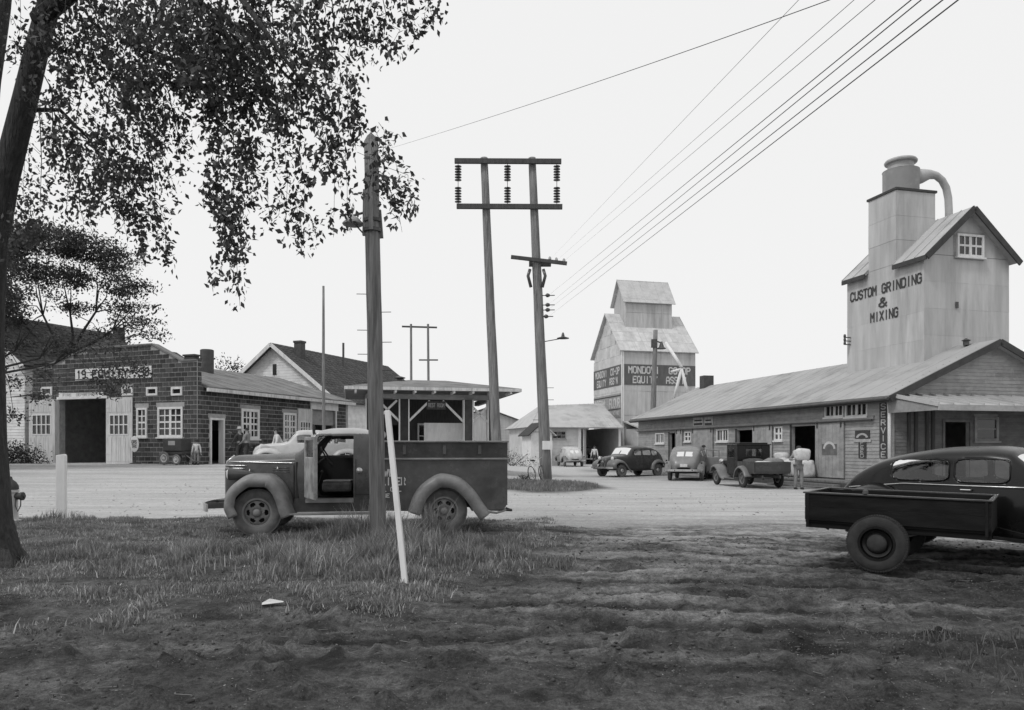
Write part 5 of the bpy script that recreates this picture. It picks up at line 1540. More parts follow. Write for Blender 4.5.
MB().box(cabx0 + .01, cabx0 + .016, -.32, .32, 1.22, 1.5).build('rear_window', m_glass_v, t)
MB().box(cabx1 - .02, cabx1 - .014, -.56, .56, 1.2, 1.56).build('windshield', m_glass_v, t)
for y in (-.665, .665): MB().box(-.12, .48, y - .003, y + .003, 1.16, 1.52).build('side_window', m_glass_v, t)
hd_ = MB(); hd_.prism([(-.42, .62), (.42, .62), (.42, 1.02), (.34, 1.13), (0, 1.18), (-.34, 1.13), (-.42, 1.02)], 0, .62, 1.62)
hd_.build('hood', m_paint_blk, t, bevel=.02)
MB().prism([(-.30, .60), (.30, .60), (.33, 1.05), (.2, 1.17), (-.2, 1.17), (-.33, 1.05)], 0, 1.62, 1.68).build('radiator', m_chrome, t, bevel=.01)
for s_ in (1, -1):
    fender([(1.98, .58), (1.88, .78), (1.58, .86), (1.25, .76), (.98, .52), (.72, .38), (.5, .34)], .45, .86, .07, m_paint_md, t, s_, n=26)
    fender([(-.45, .40), (-.62, .70), (-1.0, .86), (-1.38, .74), (-1.6, .45)], .62, .88, .06, m_paint_md, t, s_, n=22)
    MB().box(-.5, .52, min(s_ * .62, s_ * .86), max(s_ * .62, s_ * .86), .32, .35).build('running_board', m_paint_md, t)
    for xw in (1.55, -1.05): wheel(t, xw, s_ * .72, .37, .12, s_, m_rubber, m_paint_md, 'spoke', 24)
    MB().lathe([(.03, -.12), (.09, -.05), (.11, .05)], (1.7, s_ * .45, .98), 'x', 14).build('headlight', m_chrome, t, smooth=45)
MB().box(-.42, .62, -.62, .62, .45, .5).box(-.35, .05, -.6, .6, .5, .85).build('floor_and_seat', m_seat, t)
MB().beam((1.85, -.35, .45), (-1.95, -.35, .45), .06, .12).beam((1.85, .35, .45), (-1.95, .35, .45), .06, .12).build('chassis', m_steel, t)
bed = MB(); bx0, bx1, bz0, bz1 = -2.05, -.50, .62, 1.02
bed.box(bx0, bx1, -.70, .70, bz0 - .05, bz0).box(bx0, bx1, -.72, -.68, bz0 + .001, bz1).box(bx0, bx1, .68, .72, bz0 + .001, bz1).box(bx1 - .04, bx1, -.679, .679, bz0 + .001, bz1)
bed.build('cargo_bed', m_paint_dk, t)
MB().box(bx0 - .04, bx0 - .002, -.70, .70, bz0, bz1).box(bx0 - .055, bx0 - .041, -.7, .7, bz0 + .05, bz0 + .1).box(bx0 - .055, bx0 - .041, -.7, .7, bz1 - .1, bz1 - .05).build('tailgate', m_paint_dk, t)
pick_M = Matrix.Translation(t.location) @ Matrix.Rotation(pa_, 4, 'Z')

def sack(label, P, rz, s=(.36, .22, .42), m=None, tilt=(0, 0), group=None):
    bm = bmesh.new(); bmesh.ops.create_icosphere(bm, subdivisions=3, radius=1)
    for v in bm.verts:
        c = v.co; x, y, z = c
        f = lambda a: math.copysign(abs(a) ** .6, a)
        nz_ = .06 * math.sin(7 * x + 3 * z + rz) + .05 * math.sin(5 * y - 4 * z)
        v.co = Vector((f(x) * (1 + nz_), f(y) * (1 + nz_), f(z) * (1 + .5 * nz_)))
        v.co.x *= s[0]; v.co.y *= s[1]; v.co.z = v.co.z * s[2] + s[2]
    me = bpy.data.meshes.new('sack'); bm.to_mesh(me); bm.free(); me.shade_smooth(); me.materials.append(m or m_sack)
    o = link('sack', me, None, label, 'sack', group, None, P, rz); o.rotation_euler = (tilt[0], tilt[1], rz)
    return o
def onbed(x, y, z): v = pick_M @ Vector((x, y, z)); return v
sack('white sack lying in the pickup bed beside the tailgate', onbed(-1.55, .18, .64), R(20), (.42, .26, .2), m_cloth_w)
sack('dark sack heaped in the pickup bed behind the cab', onbed(-.85, .2, .64), R(60), (.36, .4, .25), m_cloth_d)
sack('dark bulging sack at the right side of the pickup bed', onbed(-1.3, -.38, .64), R(10), (.38, .26, .26), m_cloth_g)
# sacks on the loading floor in the doorway
mM = Matrix.Translation(mill.location) @ Matrix.Rotation(mill.rotation_euler.z, 4, 'Z')
def onmill(x, y, z): return mM @ Vector((x, y, z))
um = (d1[0] + d1[1]) / 2
for i, (x, u, z, s_, l) in enumerate(((-.55, d1[1] - .2, .29, (.30, .26, .42), 'full sack at the left end of the row in the feed store doorway'),
                              (-.5, um + .25, .29, (.32, .28, .40), 'slumped pale sack, second from the left in the feed store doorway'),
                              (-.55, um - .4, .29, (.30, .26, .43), 'upright sack, third from the left in the feed store doorway'),
                              (-.45, d1[0] - .05, .29, (.28, .26, .38), 'sack at the right end of the row in the feed store doorway'))):
    sack(l, onmill(x, u, z), R(30 + 40 * i), s_, m_sack if i != 1 else m_cloth_w, group='sacks in the feed store doorway')
sack('pale sack lying across the tops of the standing sacks in the doorway', onmill(-.5, um + .9, 1.02), R(100), (.36, .24, .17), m_cloth_w)

# ================================================================== small flat trailer / box trailer at right
ph = R(-35)
t = thing('box_trailer', 'small black open box trailer on two wheels, standing before the black sedan', 'trailer', (4.42, 9.2, gz(4.42, 9.25)), ph)
# local x along the box to the right, local y away from the camera; wheels outside the box
zT = .90
pit = math.tan(R(-.9))
def TB(mb, x0, x1, y0, y1, z0, z1):
    c = [(x0, y0, z0), (x1, y0, z0), (x1, y1, z0), (x0, y1, z0), (x0, y0, z1), (x1, y0, z1), (x1, y1, z1), (x0, y1, z1)]
    return mb.hexa([(x, y, z + pit * x) for x, y, z in c])
x0, x1, ya_, yb_ = -.875, 1.165, .14, 1.46
zb_ = zT - .34
m_trl = mat('black_trailer_boards', .011, .85, .5, 4, .2, 20, stretch=(.6, 3, 3), dirt=.3, spec=.15)
def tside(y0, y1, parent):
    for k in range(2):
        z0 = zb_ + k * (zT - zb_) / 2
        TB(MB(), x0, x1, y0, y1, z0 + .004, z0 + (zT - zb_) / 2 - .004).build('side_plank', m_trl, parent)
tside(ya_, ya_ + .025, t); tside(yb_ - .025, yb_, t)
for xx in (x0, x1 - .025):
    TB(MB(), xx, xx + .025, ya_ + .026, yb_ - .026, zb_ + .004, zT - .004).build('end_board', m_trl, t)
TB(MB(), x0, x1, ya_ + .026, yb_ - .026, zb_ - .03, zb_).build('bed_floor', m_trl, t)
rim = MB()
for y in (ya_ - .02, yb_ - .03): TB(rim, x0 - .02, x1 + .02, y, y + .05, zT, zT + .022)
for xx in (x0 - .02, x1 - .03): TB(rim, xx, xx + .05, ya_ + .031, yb_ - .031, zT + .001, zT + .021)
rim.build('top_rail', m_paint_dk, t, bevel=.004)
for xx in (x0 + .02, x1 - .06):
    for y_ in (ya_ - .010, yb_ + .001):
        TB(MB(), xx, xx + .03, y_, y_ + .009, zb_ - .06, zT - .002).build('corner_iron', m_paint_blk, t)
fr = MB(); TB(fr, x0, x1, ya_ + .05, ya_ + .11, zb_ - .10, zb_ - .031); TB(fr, x0, x1, yb_ - .11, yb_ - .05, zb_ - .10, zb_ - .031)
fr.beam((x1, ya_ + .08, zb_ - .09), (x1 + .7, .8, zb_ - .2), .035, .04).beam((x1, yb_ - .08, zb_ - .09), (x1 + .7, .8, zb_ - .2), .035, .04)
fr.tube([(0, .02, .34), (0, 1.58, .34)], .03).build('frame_and_drawbar', m_trl, t)
for y in (.1, 1.5): MB().tube([(-.4, y + (.12 if y < 1 else -.12), zb_ - .1), (-.2, y + (.12 if y < 1 else -.12), .40), (.2, y + (.12 if y < 1 else -.12), .40), (.4, y + (.12 if y < 1 else -.12), zb_ - .1)], .018, 6).build('leaf_spring', m_steel, t)
wheel(t, 0, .02, .34, .16, -1, m_rubber, m_paint_blk, 'disc', 36, cap=m_rubber)
wheel(t, 0, 1.58, .34, .16, 1, m_rubber, m_paint_blk, 'disc', 28)
MB().lathe([(.012, 0), (.035, .01), (.03, .05), (.01, .06)], (x0 + .72, ya_ + .0, zT + .022)).build('rail_bolt', m_steel, t, smooth=50)
MB().box(x0 - .05, x0 - .026, .4, .7, zb_ - .02, zb_ + .14).build('tail_plate', m_whiteold, t)

# ================================================================== delivery truck
fx = (258 - CX) / FOC * 13.1; rx = (444 - CX) / FOC * 13.5
A0, B0 = Vector((fx, 13.1)), Vector((rx, 13.5))
hdv = (A0 - B0).normalized(); WB = (A0 - B0).length
yaw = math.atan2(hdv.y, hdv.x)
lf_ = Vector((-hdv.y, hdv.x))           # truck's left, towards the camera
o_ = A0 - lf_ * .76
tg = (gz(A0.x, A0.y) + gz(B0.x, B0.y)) / 2 - .01
t = thing('delivery_truck', 'dark panel-sided delivery truck with its driver door open, behind the foreground pole', 'truck', (o_.x, o_.y, tg), yaw)
RW = .405
# hood
x = np.array([.70, .69, .63, .46, .12, -.3, -.62])
zr = np.array([1.02, 1.18, 1.31, 1.385, 1.40, 1.42, 1.44])
yl = np.array([.06, .18, .27, .34, .44, .54, .61])
zl = np.array([.98, 1.04, 1.11, 1.16, 1.19, 1.21, 1.23])
zt = zl + .55 * (zr - zl); zs = zl + .9 * (zr - zl)
o = np.argsort(x)
st = dict(x=x[o], zb=np.array([.55, .5, .5, .5, .5, .5, .5])[o], yb=(yl * .9)[o], zm=((zl + .5) / 2)[o], ym=(yl * 1.0)[o], zl=zl[o], yl=yl[o], zt=zt[o], yt=(yl * .93)[o], zs=zs[o], ys=(yl * .62)[o], zr=zr[o])
Ph = hull_grid(st, 60, 44)
sp_ = hull_split(Ph, lambda X, Y, Z, s: np.where((Z < .56) , -1, 0))
hd_ = hull_part(sp_[0], 'hood', m_paint_tr, t)
for s_ in (1, -1):
    pts = [(xx, s_ * (surf_y(Ph, xx, zz_) + .008), zz_) for xx, zz_ in zip(np.linspace(.60, -.6, 20), np.linspace(1.275, 1.25, 20))]
    MB().tube(pts, .012, 6).build('hood_moulding', m_chrome, t, smooth=True)
    for k, z in enumerate((1.205, 1.155, 1.10)):
        pts = [(xx, s_ * (surf_y(Ph, xx, z) + .012), z) for xx in np.linspace(.66, .26 + .04 * k, 12)]
        MB().tube(pts, [.012] * 6 + [.011, .010, .009, .008, .006, .004], 6).build('grille_bar', m_chrome, t, smooth=True)
    for k in range(3):
        z = 1.17 - .04 * k
        pts = [(xx, s_ * (surf_y(Ph, xx, z) + .006), z) for xx in np.linspace(-.5, -.2, 6)]
        MB().tube(pts, .006, 5).build('hood_louvre', m_paint_tr, t, smooth=True)
gr = MB()
for k in range(9):
    z = .66 + k * .05
    gr.tube([(.58 + .1 * math.cos(a), .26 * math.sin(a), z) for a in np.linspace(-1.3, 1.3, 9)], .012, 5)
gr.build('front_grille', m_chrome, t)
MB().tube([(.72, 0, 1.10), (.69, 0, 1.27), (.56, 0, 1.38)], .016, 8).build('hood_ornament', m_chrome, t, smooth=True)
# cab
x = np.array([-.60, -.70, -.80, -.92, -1.02, -1.3, -1.6, -1.85, -1.93, -1.96])
zr = np.array([1.45, 1.50, 1.62, 1.76, 1.84, 1.88, 1.885, 1.84, 1.74, 1.60])
zl = np.array([1.28, 1.31, 1.33, 1.34, 1.34, 1.34, 1.34, 1.34, 1.33, 1.32])
yl = np.array([.62, .68, .73, .76, .78, .79, .79, .77, .73, .66])
zt = zl + .64 * (zr - zl); zs = zl + .91 * (zr - zl)
o = np.argsort(x)
st = dict(x=x[o], zb=np.full(10, .56), yb=(yl * .97)[o], zm=np.full(10, .95), ym=(yl * 1.02)[o], zl=zl[o], yl=yl[o], zt=zt[o], yt=(yl * .93)[o], zs=zs[o], ys=(yl * .75)[o], zr=zr[o])
Pc = hull_grid(st, 96, 84)
def ccls(X, Y, Z, side):
    k = np.zeros(X.shape, int); ya = np.abs(Y)
    fe = -.80 - .22 * np.clip((Z - 1.36) / .36, 0, 1)           # raked front edge of the door opening
    dr = (X < fe) & (X > -1.62) & (Z < 1.73) & (Z > .64) & (ya > .45)
    if side > 0: k[dr] = -1
    else: k[(X < fe - .06) & (X > -1.54) & (Z < 1.70) & (Z > 1.37) & (ya > .45)] = 1
    k[(X > -1.0) & (X < -.72) & (ya < .62) & (ya > .02) & (Z > 1.50)] = 2
    k[(X < -1.80) & inrect(ya, Z, -.38, .38, 1.42, 1.70, 4)] = 4
    k[(k == 0) & (Z > 1.765)] = 3
    return k
sp_ = hull_split(Pc, ccls)
cab = hull_part(sp_[0], 'cab', m_paint_tr, t, thick=.025)
hull_part(sp_.get((4, 1), []) + sp_.get((4, -1), []), 'rear_window', m_glass_v, t, thick=0)
hull_part(sp_.get(3, []), 'cab_roof', m_roof_sheen, t, thick=.025)
for kk in sp_:
    if isinstance(kk, tuple) and kk[0] == 1: hull_part(sp_[kk], 'cab_window', m_glass_v, t, thick=0)
hull_part(sp_.get(2, []), 'windshield', m_glass_v, t, thick=0)
# cowl bulkhead, rear bulkhead, floor
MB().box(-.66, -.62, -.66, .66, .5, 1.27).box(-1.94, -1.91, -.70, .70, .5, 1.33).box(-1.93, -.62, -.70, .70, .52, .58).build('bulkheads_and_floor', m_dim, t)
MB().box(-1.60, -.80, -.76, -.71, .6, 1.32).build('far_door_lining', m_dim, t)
MB().box(-.84, -.68, -.66, .66, 1.02, 1.33).build('dashboard', m_paint_tr, t, bevel=.04)
MB().box(-1.58, -1.06, -.64, .66, .74, .92).box(-1.78, -1.60, -.64, .66, .8, 1.34).build('bench_seat', m_seat, t, bevel=.05)
MB().box(-1.56, -1.08, .2, .64, .921, .945).build('seat_blanket', m_cloth_g, t, bevel=.01)
MB().tube([(-1.12 + .10 * math.sin(a), .38 + .20 * math.cos(a), 1.36 + .17 * math.sin(a)) for a in np.linspace(0, 2 * PI, 29)], .014, 7, caps=False).tube([(-1.12, .38, 1.36), (-.72, .38, 1.06)], .02, 7).beam((-1.12, .2, 1.36), (-1.12, .56, 1.36), .012, .03).build('steering_wheel', m_rubber, t, smooth=50)
MB().tube([(-.86, .1, .6), (-1.0, .12, 1.06)], .012, 6).lathe([(.02, 0), (.03, .03), (.01, .05)], (-1.0, .12, 1.06), seg=10).build('gear_lever', m_steel, t)
MB().box(-1.62, -.80, .70, .80, .565, .635).build('door_sill', m_paint_fe, t)
# cowl/apron below the door down to the running board
for s_ in (1, -1):
    ap = MB(); ap.hexa([(-1.96, s_ * .74, .40), (-.55, s_ * .74, .40), (-.55, s_ * .70, .40), (-1.96, s_ * .70, .40), (-1.96, s_ * .78, .64), (-.62, s_ * .78, .64), (-.62, s_ * .74, .64), (-1.96, s_ * .74, .64)])
    ap.build('apron', m_paint_tr, t)
    MB().box(-2.0, -.46, min(s_ * .74, s_ * .99), max(s_ * .74, s_ * .99), .365, .395).build('running_board', m_paint_fe, t, bevel=.01)
# open driver's door, hinged at the front, standing straight out
xh = -.82
drot = R(19)
dm = MB()
y0, y1 = .80, 1.62
for q in rects_minus(y0, y1, .66, 1.70, [(y0 + .08, y1 - .09, 1.36, 1.64)]):
    dm.box(xh - .02, xh + .04, q[0], q[1], q[2], q[3])
dr = dm.build('driver_door', m_paint_door, t, bevel=.012)
dr.rotation_euler = (0, 0, drot); hv = Vector((xh, y0, 0)); dr.location = hv - Matrix.Rotation(drot, 3, 'Z') @ hv
MB().box(xh + .005, xh + .012, y0 + .08, y1 - .09, 1.36, 1.64).build('door_glass', m_glass_v, dr)
MB().box(xh - .034, xh - .021, y0 + .07, y1 - .08, .74, 1.28).build('inner_panel', m_paint_door, dr, bevel=.004)
MB().tube([(xh - .04, y0 + .45, 1.12), (xh - .075, y0 + .45, 1.12), (xh - .075, y0 + .45, 1.04)], .012, 6).lathe([(.035, 0), (.03, -.02)], (xh - .035, y0 + .62, 1.14), 'x', 12).build('window_crank', m_rubber, dr)
MB().tube([(xh, y1 + .0, 1.72), (xh + .02, y1 - .08, 1.80)], .008, 6).lathe([(.02, -.03), (.085, -.015), (.09, .0), (.02, .01)], (xh + .02, y1 - .14, 1.82), 'x', 18).build('round_mirror', m_rubber, dr, smooth=50)
# fenders
for s_ in (1, -1):
    fender([(.47, .30), (.545, .50), (.515, .72), (.36, .92), (.1, 1.055), (-.18, 1.05), (-.40, .90), (-.52, .68), (-.58, .48), (-.62, .38)], .36, .985, .10, m_paint_fe, t, s_, n=56, ns=14, lip=.10, crisp=True)
    fw = [(.47, .45), (.53, .55), (.49, .72), (.34, .90), (.1, 1.03), (-.18, 1.03), (-.39, .88), (-.5, .68), (-.55, .5)]
    MB().prism(fw, 1, min(s_ * .37, s_ * .40), max(s_ * .37, s_ * .40)).build('wheel_well', m_rubber, t)
    # headlight pod let into the fender
    hl = MB().lathe([(.01, -.42), (.06, -.28), (.10, -.08), (.11, .03)], (.52, s_ * .47, 1.06), 'x', 20).build('headlight', m_paint_tr, t, smooth=45)
    MB().lathe([(.10, 0), (.07, .03), (.02, .04)], (.55, s_ * .47, 1.06), 'x', 20).build('lens', m_white, hl, smooth=45)
    fender([(-WB + .62, .40), (-WB + .52, .68), (-WB + .30, .93), (-WB + .04, 1.05), (-WB - .22, 1.0), (-WB - .50, .78), (-WB - .70, .50), (-WB - .80, .36)], .70, .99, .11, m_paint_fe, t, s_, n=50, ns=14, lip=.10, crisp=True)
wheel(t, 0, .76, RW, .19, 1, m_dustyrubber, m_paint_fe, 'holes', 48)
wheel(t, 0, -.76, RW, .19, -1, m_dustyrubber, m_paint_fe, 'holes', 32)
wheel(t, -WB, .76, RW, .19, 1, m_dustyrubber, m_paint_fe, 'holes', 48)
wheel(t, -WB, -.76, RW, .19, -1, m_dustyrubber, m_paint_fe, 'holes', 32)
# front bumper
bm_ = MB()
pts = [(1.0 - .20 * (abs(y) / .92) ** 2.5, y, .50) for y in np.linspace(-.92, .92, 21)]
for p, q in zip(pts[:-1], pts[1:]): bm_.beam(p, q, .03, .13)
bb = bm_.build('front_bumper', m_chrome, t)
MB().beam((.98, .42, .5), (.2, .40, .52), .05, .10).beam((.98, -.42, .5), (.2, -.40, .52), .05, .10).build('bumper_iron', m_steel, bb)
# cargo box body: lower panel bellied out over the wheel, upper slab, rails
bxf, bxr = -2.0, -WB - 1.13
def body_side(s_):
    ya_, yb2 = .74, .80
    lo = MB()
    arch = [(-WB + .50 * math.cos(a), .40 + .50 * math.sin(a)) for a in np.linspace(PI, 0, 17)]
    prof = [(bxr + .06, .42), (bxr, .52), (bxr, 1.30), (bxf, 1.30), (bxf, .42)] + [(a_, b_) for a_, b_ in arch[::-1]]
    n_ = len(prof)
    a_, b_ = (s_ * ya_, s_ * yb2)
    lo.prism(prof, 1, min(a_, b_), max(a_, b_))
    p = lo.build('side_panel', m_paint_tr, t, label=None)
    up = MB(); up.hexa([(bxr, s_ * .74, 1.342), (bxf, s_ * .74, 1.342), (bxf, s_ * .79, 1.342), (bxr, s_ * .79, 1.342), (bxr, s_ * .78, 1.61), (bxf, s_ * .78, 1.61), (bxf, s_ * .83, 1.61), (bxr, s_ * .83, 1.61)])
    up.build('upper_side', m_paint_tr, t)
    MB().box(bxr - .01, bxf + .01, min(s_ * .74, s_ * .835), max(s_ * .74, s_ * .835), 1.302, 1.34).build('belt_rail', m_paint_fe, t, bevel=.012)
    MB().box(bxr - .02, bxf + .02, min(s_ * .76, s_ * .87), max(s_ * .76, s_ * .87), 1.612, 1.645).build('top_rail', m_paint_fe, t, bevel=.012)
    return p
pL = body_side(1); body_side(-1)
MB().box(bxf - .03, bxf, -.739, .739, .5, 1.61).build('front_board', m_paint_tr, t)
MB().box(bxr, bxr + .03, -.739, .739, .56, 1.30).box(bxr - .012, bxr - .001, -.6, .6, .66, 1.2).build('tailgate', m_paint_tr, t, bevel=.005)
MB().box(bxr + .03, bxf - .03, -.739, .739, .60, .64).build('bed_floor', m_darkwood, t)
MB().beam((.4, -.36, .5), (bxr, -.36, .5), .07, .14).beam((.4, .36, .5), (bxr, .36, .5), .07, .14).tube([(0, -.7, RW), (0, .7, RW)], .04).tube([(-WB, -.7, RW), (-WB, .7, RW)], .06).build('chassis', m_steel, t)
MB().tube([(bxr - .0, .5, .42), (bxr - .12, .52, .38), (bxr + .3, .5, .40)], .025, 8).build('exhaust', m_steel, t)
MB().tube([(bxr + .02, .72, .40), (bxr + .2, .84, .36), (bxr + .5, .82, .40)], .02, 6).build('rear_step', m_paint_fe, t)
# load: ladder rack / boxes glimpsed at the back
MB().box(bxr + .1, bxr + .75, -.5, .3, .641, 1.6).build('load_box', m_paint_dk, t)
for s_ in (1, -1):
    ya_, yb2 = sorted((s_ * .801, s_ * .806))
    for xx in (bxf - .35, -WB + .72, -WB - .80):
        MB().box(xx - .02, xx + .02, ya_, yb2, .46, 1.29).build('panel_rib', m_paint_tr, t)
    for xx in (bxf - .5, bxf - 1.2, bxr + .5):
        MB().box(xx - .03, xx + .03, min(s_ * .80, s_ * .84), max(s_ * .80, s_ * .84), 1.40, 1.56).build('stake_pocket', m_paint_tr, t, bevel=.004)
MB().lathe([(.05, 0), (.055, .02), (.02, .035)], (-1.72, .80, 1.12), 'y', 14).build('fuel_cap', m_chrome, t, smooth=50)
MB().box(-1.94, -1.66, .805, .812, .70, .712).box(-1.665, -1.655, .795, .806, .66, 1.32).build('cab_seam', m_rubber, t)
MB().beam((-.58, .615, .62), (-.58, .625, 1.22), .012, .012).build('hood_seam', m_rubber, t)
MB().tube([(-.3, .60, 1.18), (-.3, .63, 1.15), (-.3, .60, 1.12)], .010, 6).tube([(.2, .46, 1.14), (.2, .49, 1.11), (.2, .46, 1.08)], .010, 6).build('hood_latch', m_chrome, t)
# painted words on the side
PTk = lambda u, d, z: (-u, d, z)      # u grows towards the rear
def tword(s_, px0, px1, z, h, m):
    # pixel columns on the truck side
    f = lambda px: (258 - 0 - px) / (760 / 13.25)
    xa, xb = f(px0), f(px1)
    yy = .803
    M = Matrix(((-1, 0, 0, (xa + xb) / 2), (0, 0, 1, yy), (0, 1, 0, z), (0, 0, 0, 1)))
    text('lettering', s_, .2, m, M, pL, ext=.002, fit=(abs(xa - xb), h), bold=.004)
tword('WE', 381, 391, 1.08, .11, m_letter_white)
tword('DELIVER', 369, 402, .93, .12, m_letter_white)
tword('FUEL OIL', 369, 398, .79, .07, m_letter_white)
tword('PHONE 10', 371, 396, .68, .06, m_letter_white)

# ================================================================== people
def skin_mesh(name, pts, edges, radii, mat_, parent=None, root=0, sub=1, **kw):
    me = bpy.data.meshes.new(name)
    me.from_pydata([tuple(p) for p in pts], edges, [])
    o = link(name, me, parent, **kw)
    bm = bmesh.new(); bm.from_mesh(me)
    lay = bm.verts.layers.skin.verify()
    bm.verts.ensure_lookup_table()
    for i, v in enumerate(bm.verts):
        r = radii[i]; v[lay].radius = r if isinstance(r, tuple) else (r, r); v[lay].use_root = (i == root)
    bm.to_mesh(me); bm.free()
    me.materials.append(mat_)
    o.modifiers.new('skin', 'SKIN').use_smooth_shade = True
    if sub:
        s = o.modifiers.new('subdivision', 'SUBSURF'); s.levels = sub; s.render_levels = sub
    return o

def person(label, loc, rz, h=1.74, shirt=None, trousers=None, hat=None, lhand=(.06, .30, .80), rhand=(.06, -.30, .80), lfoot=(.02, .12), rfoot=(-.04, -.12), lean=0., skin=None, hair=None, group=None):
    """faces local +x; left is +y. hands are given in metres for a 1.74 m body"""
    k = h / 1.74
    t = thing('person', label, 'person', loc, rz, group)
    V = lambda x, y, z: Vector((x * k, y * k, z * k))
    sh = lean
    hip = V(0, 0, .93); ab = V(sh * .35, 0, 1.12); ch = V(sh * .75, 0, 1.32); nk = V(sh, 0, 1.48); hd = V(sh + .015, 0, 1.60)
    jl, jr = V(0, .095, .90), V(0, -.095, .90)
    kl, kr = V(lfoot[0] * .5 + .03, (lfoot[1] + .1) / 2, .49), V(rfoot[0] * .5 + .03, (rfoot[1] - .1) / 2, .49)
    al, ar = V(lfoot[0], lfoot[1], .09), V(rfoot[0], rfoot[1], .09)
    tl, tr = al + V(.17, .02, -.06), ar + V(.17, -.02, -.06)
    sl, sr = V(sh * .9, .185, 1.42), V(sh * .9, -.185, 1.42)
    hl, hr = V(*lhand), V(*rhand)
    def elbow(s, hnd, sg):
        m = (s + hnd) / 2; L_ = (hnd - s).length; bend = math.sqrt(max(.0, (.29 * k) ** 2 - (L_ / 2) ** 2)) if L_ < .58 * k else .02
        return m + Vector((-.5 * bend, sg * .6 * bend, -.5 * bend))
    el, er = elbow(sl, hl, 1), elbow(sr, hr, -1)
    # one continuous body
    pts = [hip, ab, ch, nk, hd, V(sh + .015, 0, 1.70), jl, kl, al, tl, jr, kr, ar, tr, sl, el, hl, sr, er, hr]
    ed = [(0, 1), (1, 2), (2, 3), (3, 4), (4, 5), (0, 6), (6, 7), (7, 8), (8, 9), (0, 10), (10, 11), (11, 12), (12, 13), (2, 14), (14, 15), (15, 16), (2, 17), (17, 18), (18, 19)]
    rd = [(.14, .11), (.13, .10), (.15, .105), .055, (.085, .075), .06, .085, .058, .042, .035, .085, .058, .042, .035, .055, .042, .030, .055, .042, .030]
    rd = [tuple(q * k for q in r) if isinstance(r, tuple) else r * k for r in rd]
    # hands: palm end and five fingers each
    for (ei, hi, sg) in ((15, 16, 1), (18, 19, -1)):
        d = (pts[hi] - pts[ei]).normalized(); sd = d.cross(Vector((1, 0, .2))).normalized()
        pi = len(pts); pts.append(pts[hi] + d * .06 * k); ed.append((hi, pi)); rd.append((.034 * k, .018 * k))
        for j, (off, ln) in enumerate(((-.028, .065), (-.010, .078), (.010, .074), (.028, .058))):
            fi = len(pts); pts.append(pts[pi] + d * .03 * k + sd * off * k); pts.append(pts[pi] + d * ln * 1.1 * k + sd * off * 1.3 * k + Vector((.018, 0, 0)) * k)
            ed += [(pi, fi), (fi, fi + 1)]; rd += [.009 * k, .007 * k]
        fi = len(pts); pts.append(pts[hi] + d * .045 * k + sd * .05 * k); ed.append((hi, fi)); rd.append(.010 * k)
    body = skin_mesh('body', pts, ed, rd, skin or m_skin, t, 0, 1)
    g = 1.22
    def grow(idx, es, rr, name, m):
        mp = {i: j for j, i in enumerate(idx)}
        P_ = [pts[i] for i in idx]
        return skin_mesh(name, P_, [(mp[a], mp[b_]) for a, b_ in es], [tuple(q * k for q in r) if isinstance(r, tuple) else r * k for r in rr], m, t, 0, 1)
    # trousers end at the ankle
    i0 = len(pts)
    grow([0, 6, 7, 8, 10, 11, 12], [(0, 6), (6, 7), (7, 8), (0, 10), (10, 11), (11, 12)], [(.158, .128), .108, .08, .072, .108, .08, .072], 'trousers', trousers or m_cloth_d)
    pts2 = list(pts); w1 = hl.lerp(el, .12); w2 = hr.lerp(er, .12)
    sp2 = [ab, ch, nk - V(0, 0, .03), V(0, 0, .96), sl, el, w1, sr, er, w2]
    skin_mesh('shirt', sp2, [(0, 1), (1, 2), (0, 3), (1, 4), (4, 5), (5, 6), (1, 7), (7, 8), (8, 9)], [tuple(q * k for q in r) for r in ((.155, .125), (.178, .128), (.07, .07), (.16, .13), (.075, .075), (.06, .06), (.046, .046), (.075, .075), (.06, .06), (.046, .046))], shirt or m_cloth_g, t, 0, 1)
    sh_ = MB()
    for a, b_ in ((al, tl), (ar, tr)): sh_.lathe([(.0, -.02), (.045, .0), (.052, .08), (.05, .18), (.035, .25), (.0, .27)], a + Vector((-.05 * k, 0, -.045 * k)), 'x', 10)
    sh_.v = [(x, y, max(z, .0)) for x, y, z in sh_.v]
    sh_.build('shoes', m_hair, t, smooth=60)
    # face
    f = MB(); c = hd + V(0, 0, .045)
    for s_ in (1, -1): f.lathe([(.0, 0), (.012, .004), (.0, .010)], c + V(.082, s_ * .03, .0), 'x', 8, caps=False)
    f.box(c.x + .08 * k, c.x + .088 * k, -.025 * k, .025 * k, c.z - .065 * k, c.z - .055 * k); f.build('eyes_and_mouth', m_hair, t)
    MB().add([c + V(.078, 0, .0), c + V(.078, .014, -.035), c + V(.108, 0, -.033), c + V(.078, -.014, -.035)], [(0, 1, 2), (0, 2, 3), (1, 3, 2)]).build('nose', skin or m_skin, t)
    MB().lathe([(.0, -.02), (.02, -.01), (.02, .01), (.0, .02)], c + V(0, .088, -.01), 'y', 8, caps=False).lathe([(.0, -.02), (.02, -.01), (.02, .01), (.0, .02)], c + V(0, -.088, -.01), 'y', 8, caps=False).build('ears', skin or m_skin, t)
    if hat:
        MB().lathe([(.15, 0), (.155, .01), (.10, .02), (.098, .09), (.07, .12), (.0, .125)], c + V(0, 0, .04), seg=20, caps=False).build('hat', hat, t, smooth=50)
    else:
        hm = MB().lathe([(.088, -.02), (.098, .02), (.090, .07), (.05, .105), (.0, .112)], c + V(-.018, 0, .0), seg=16, caps=False)
        hm.build('hair', hair or m_hair, t, smooth=60)
    return t

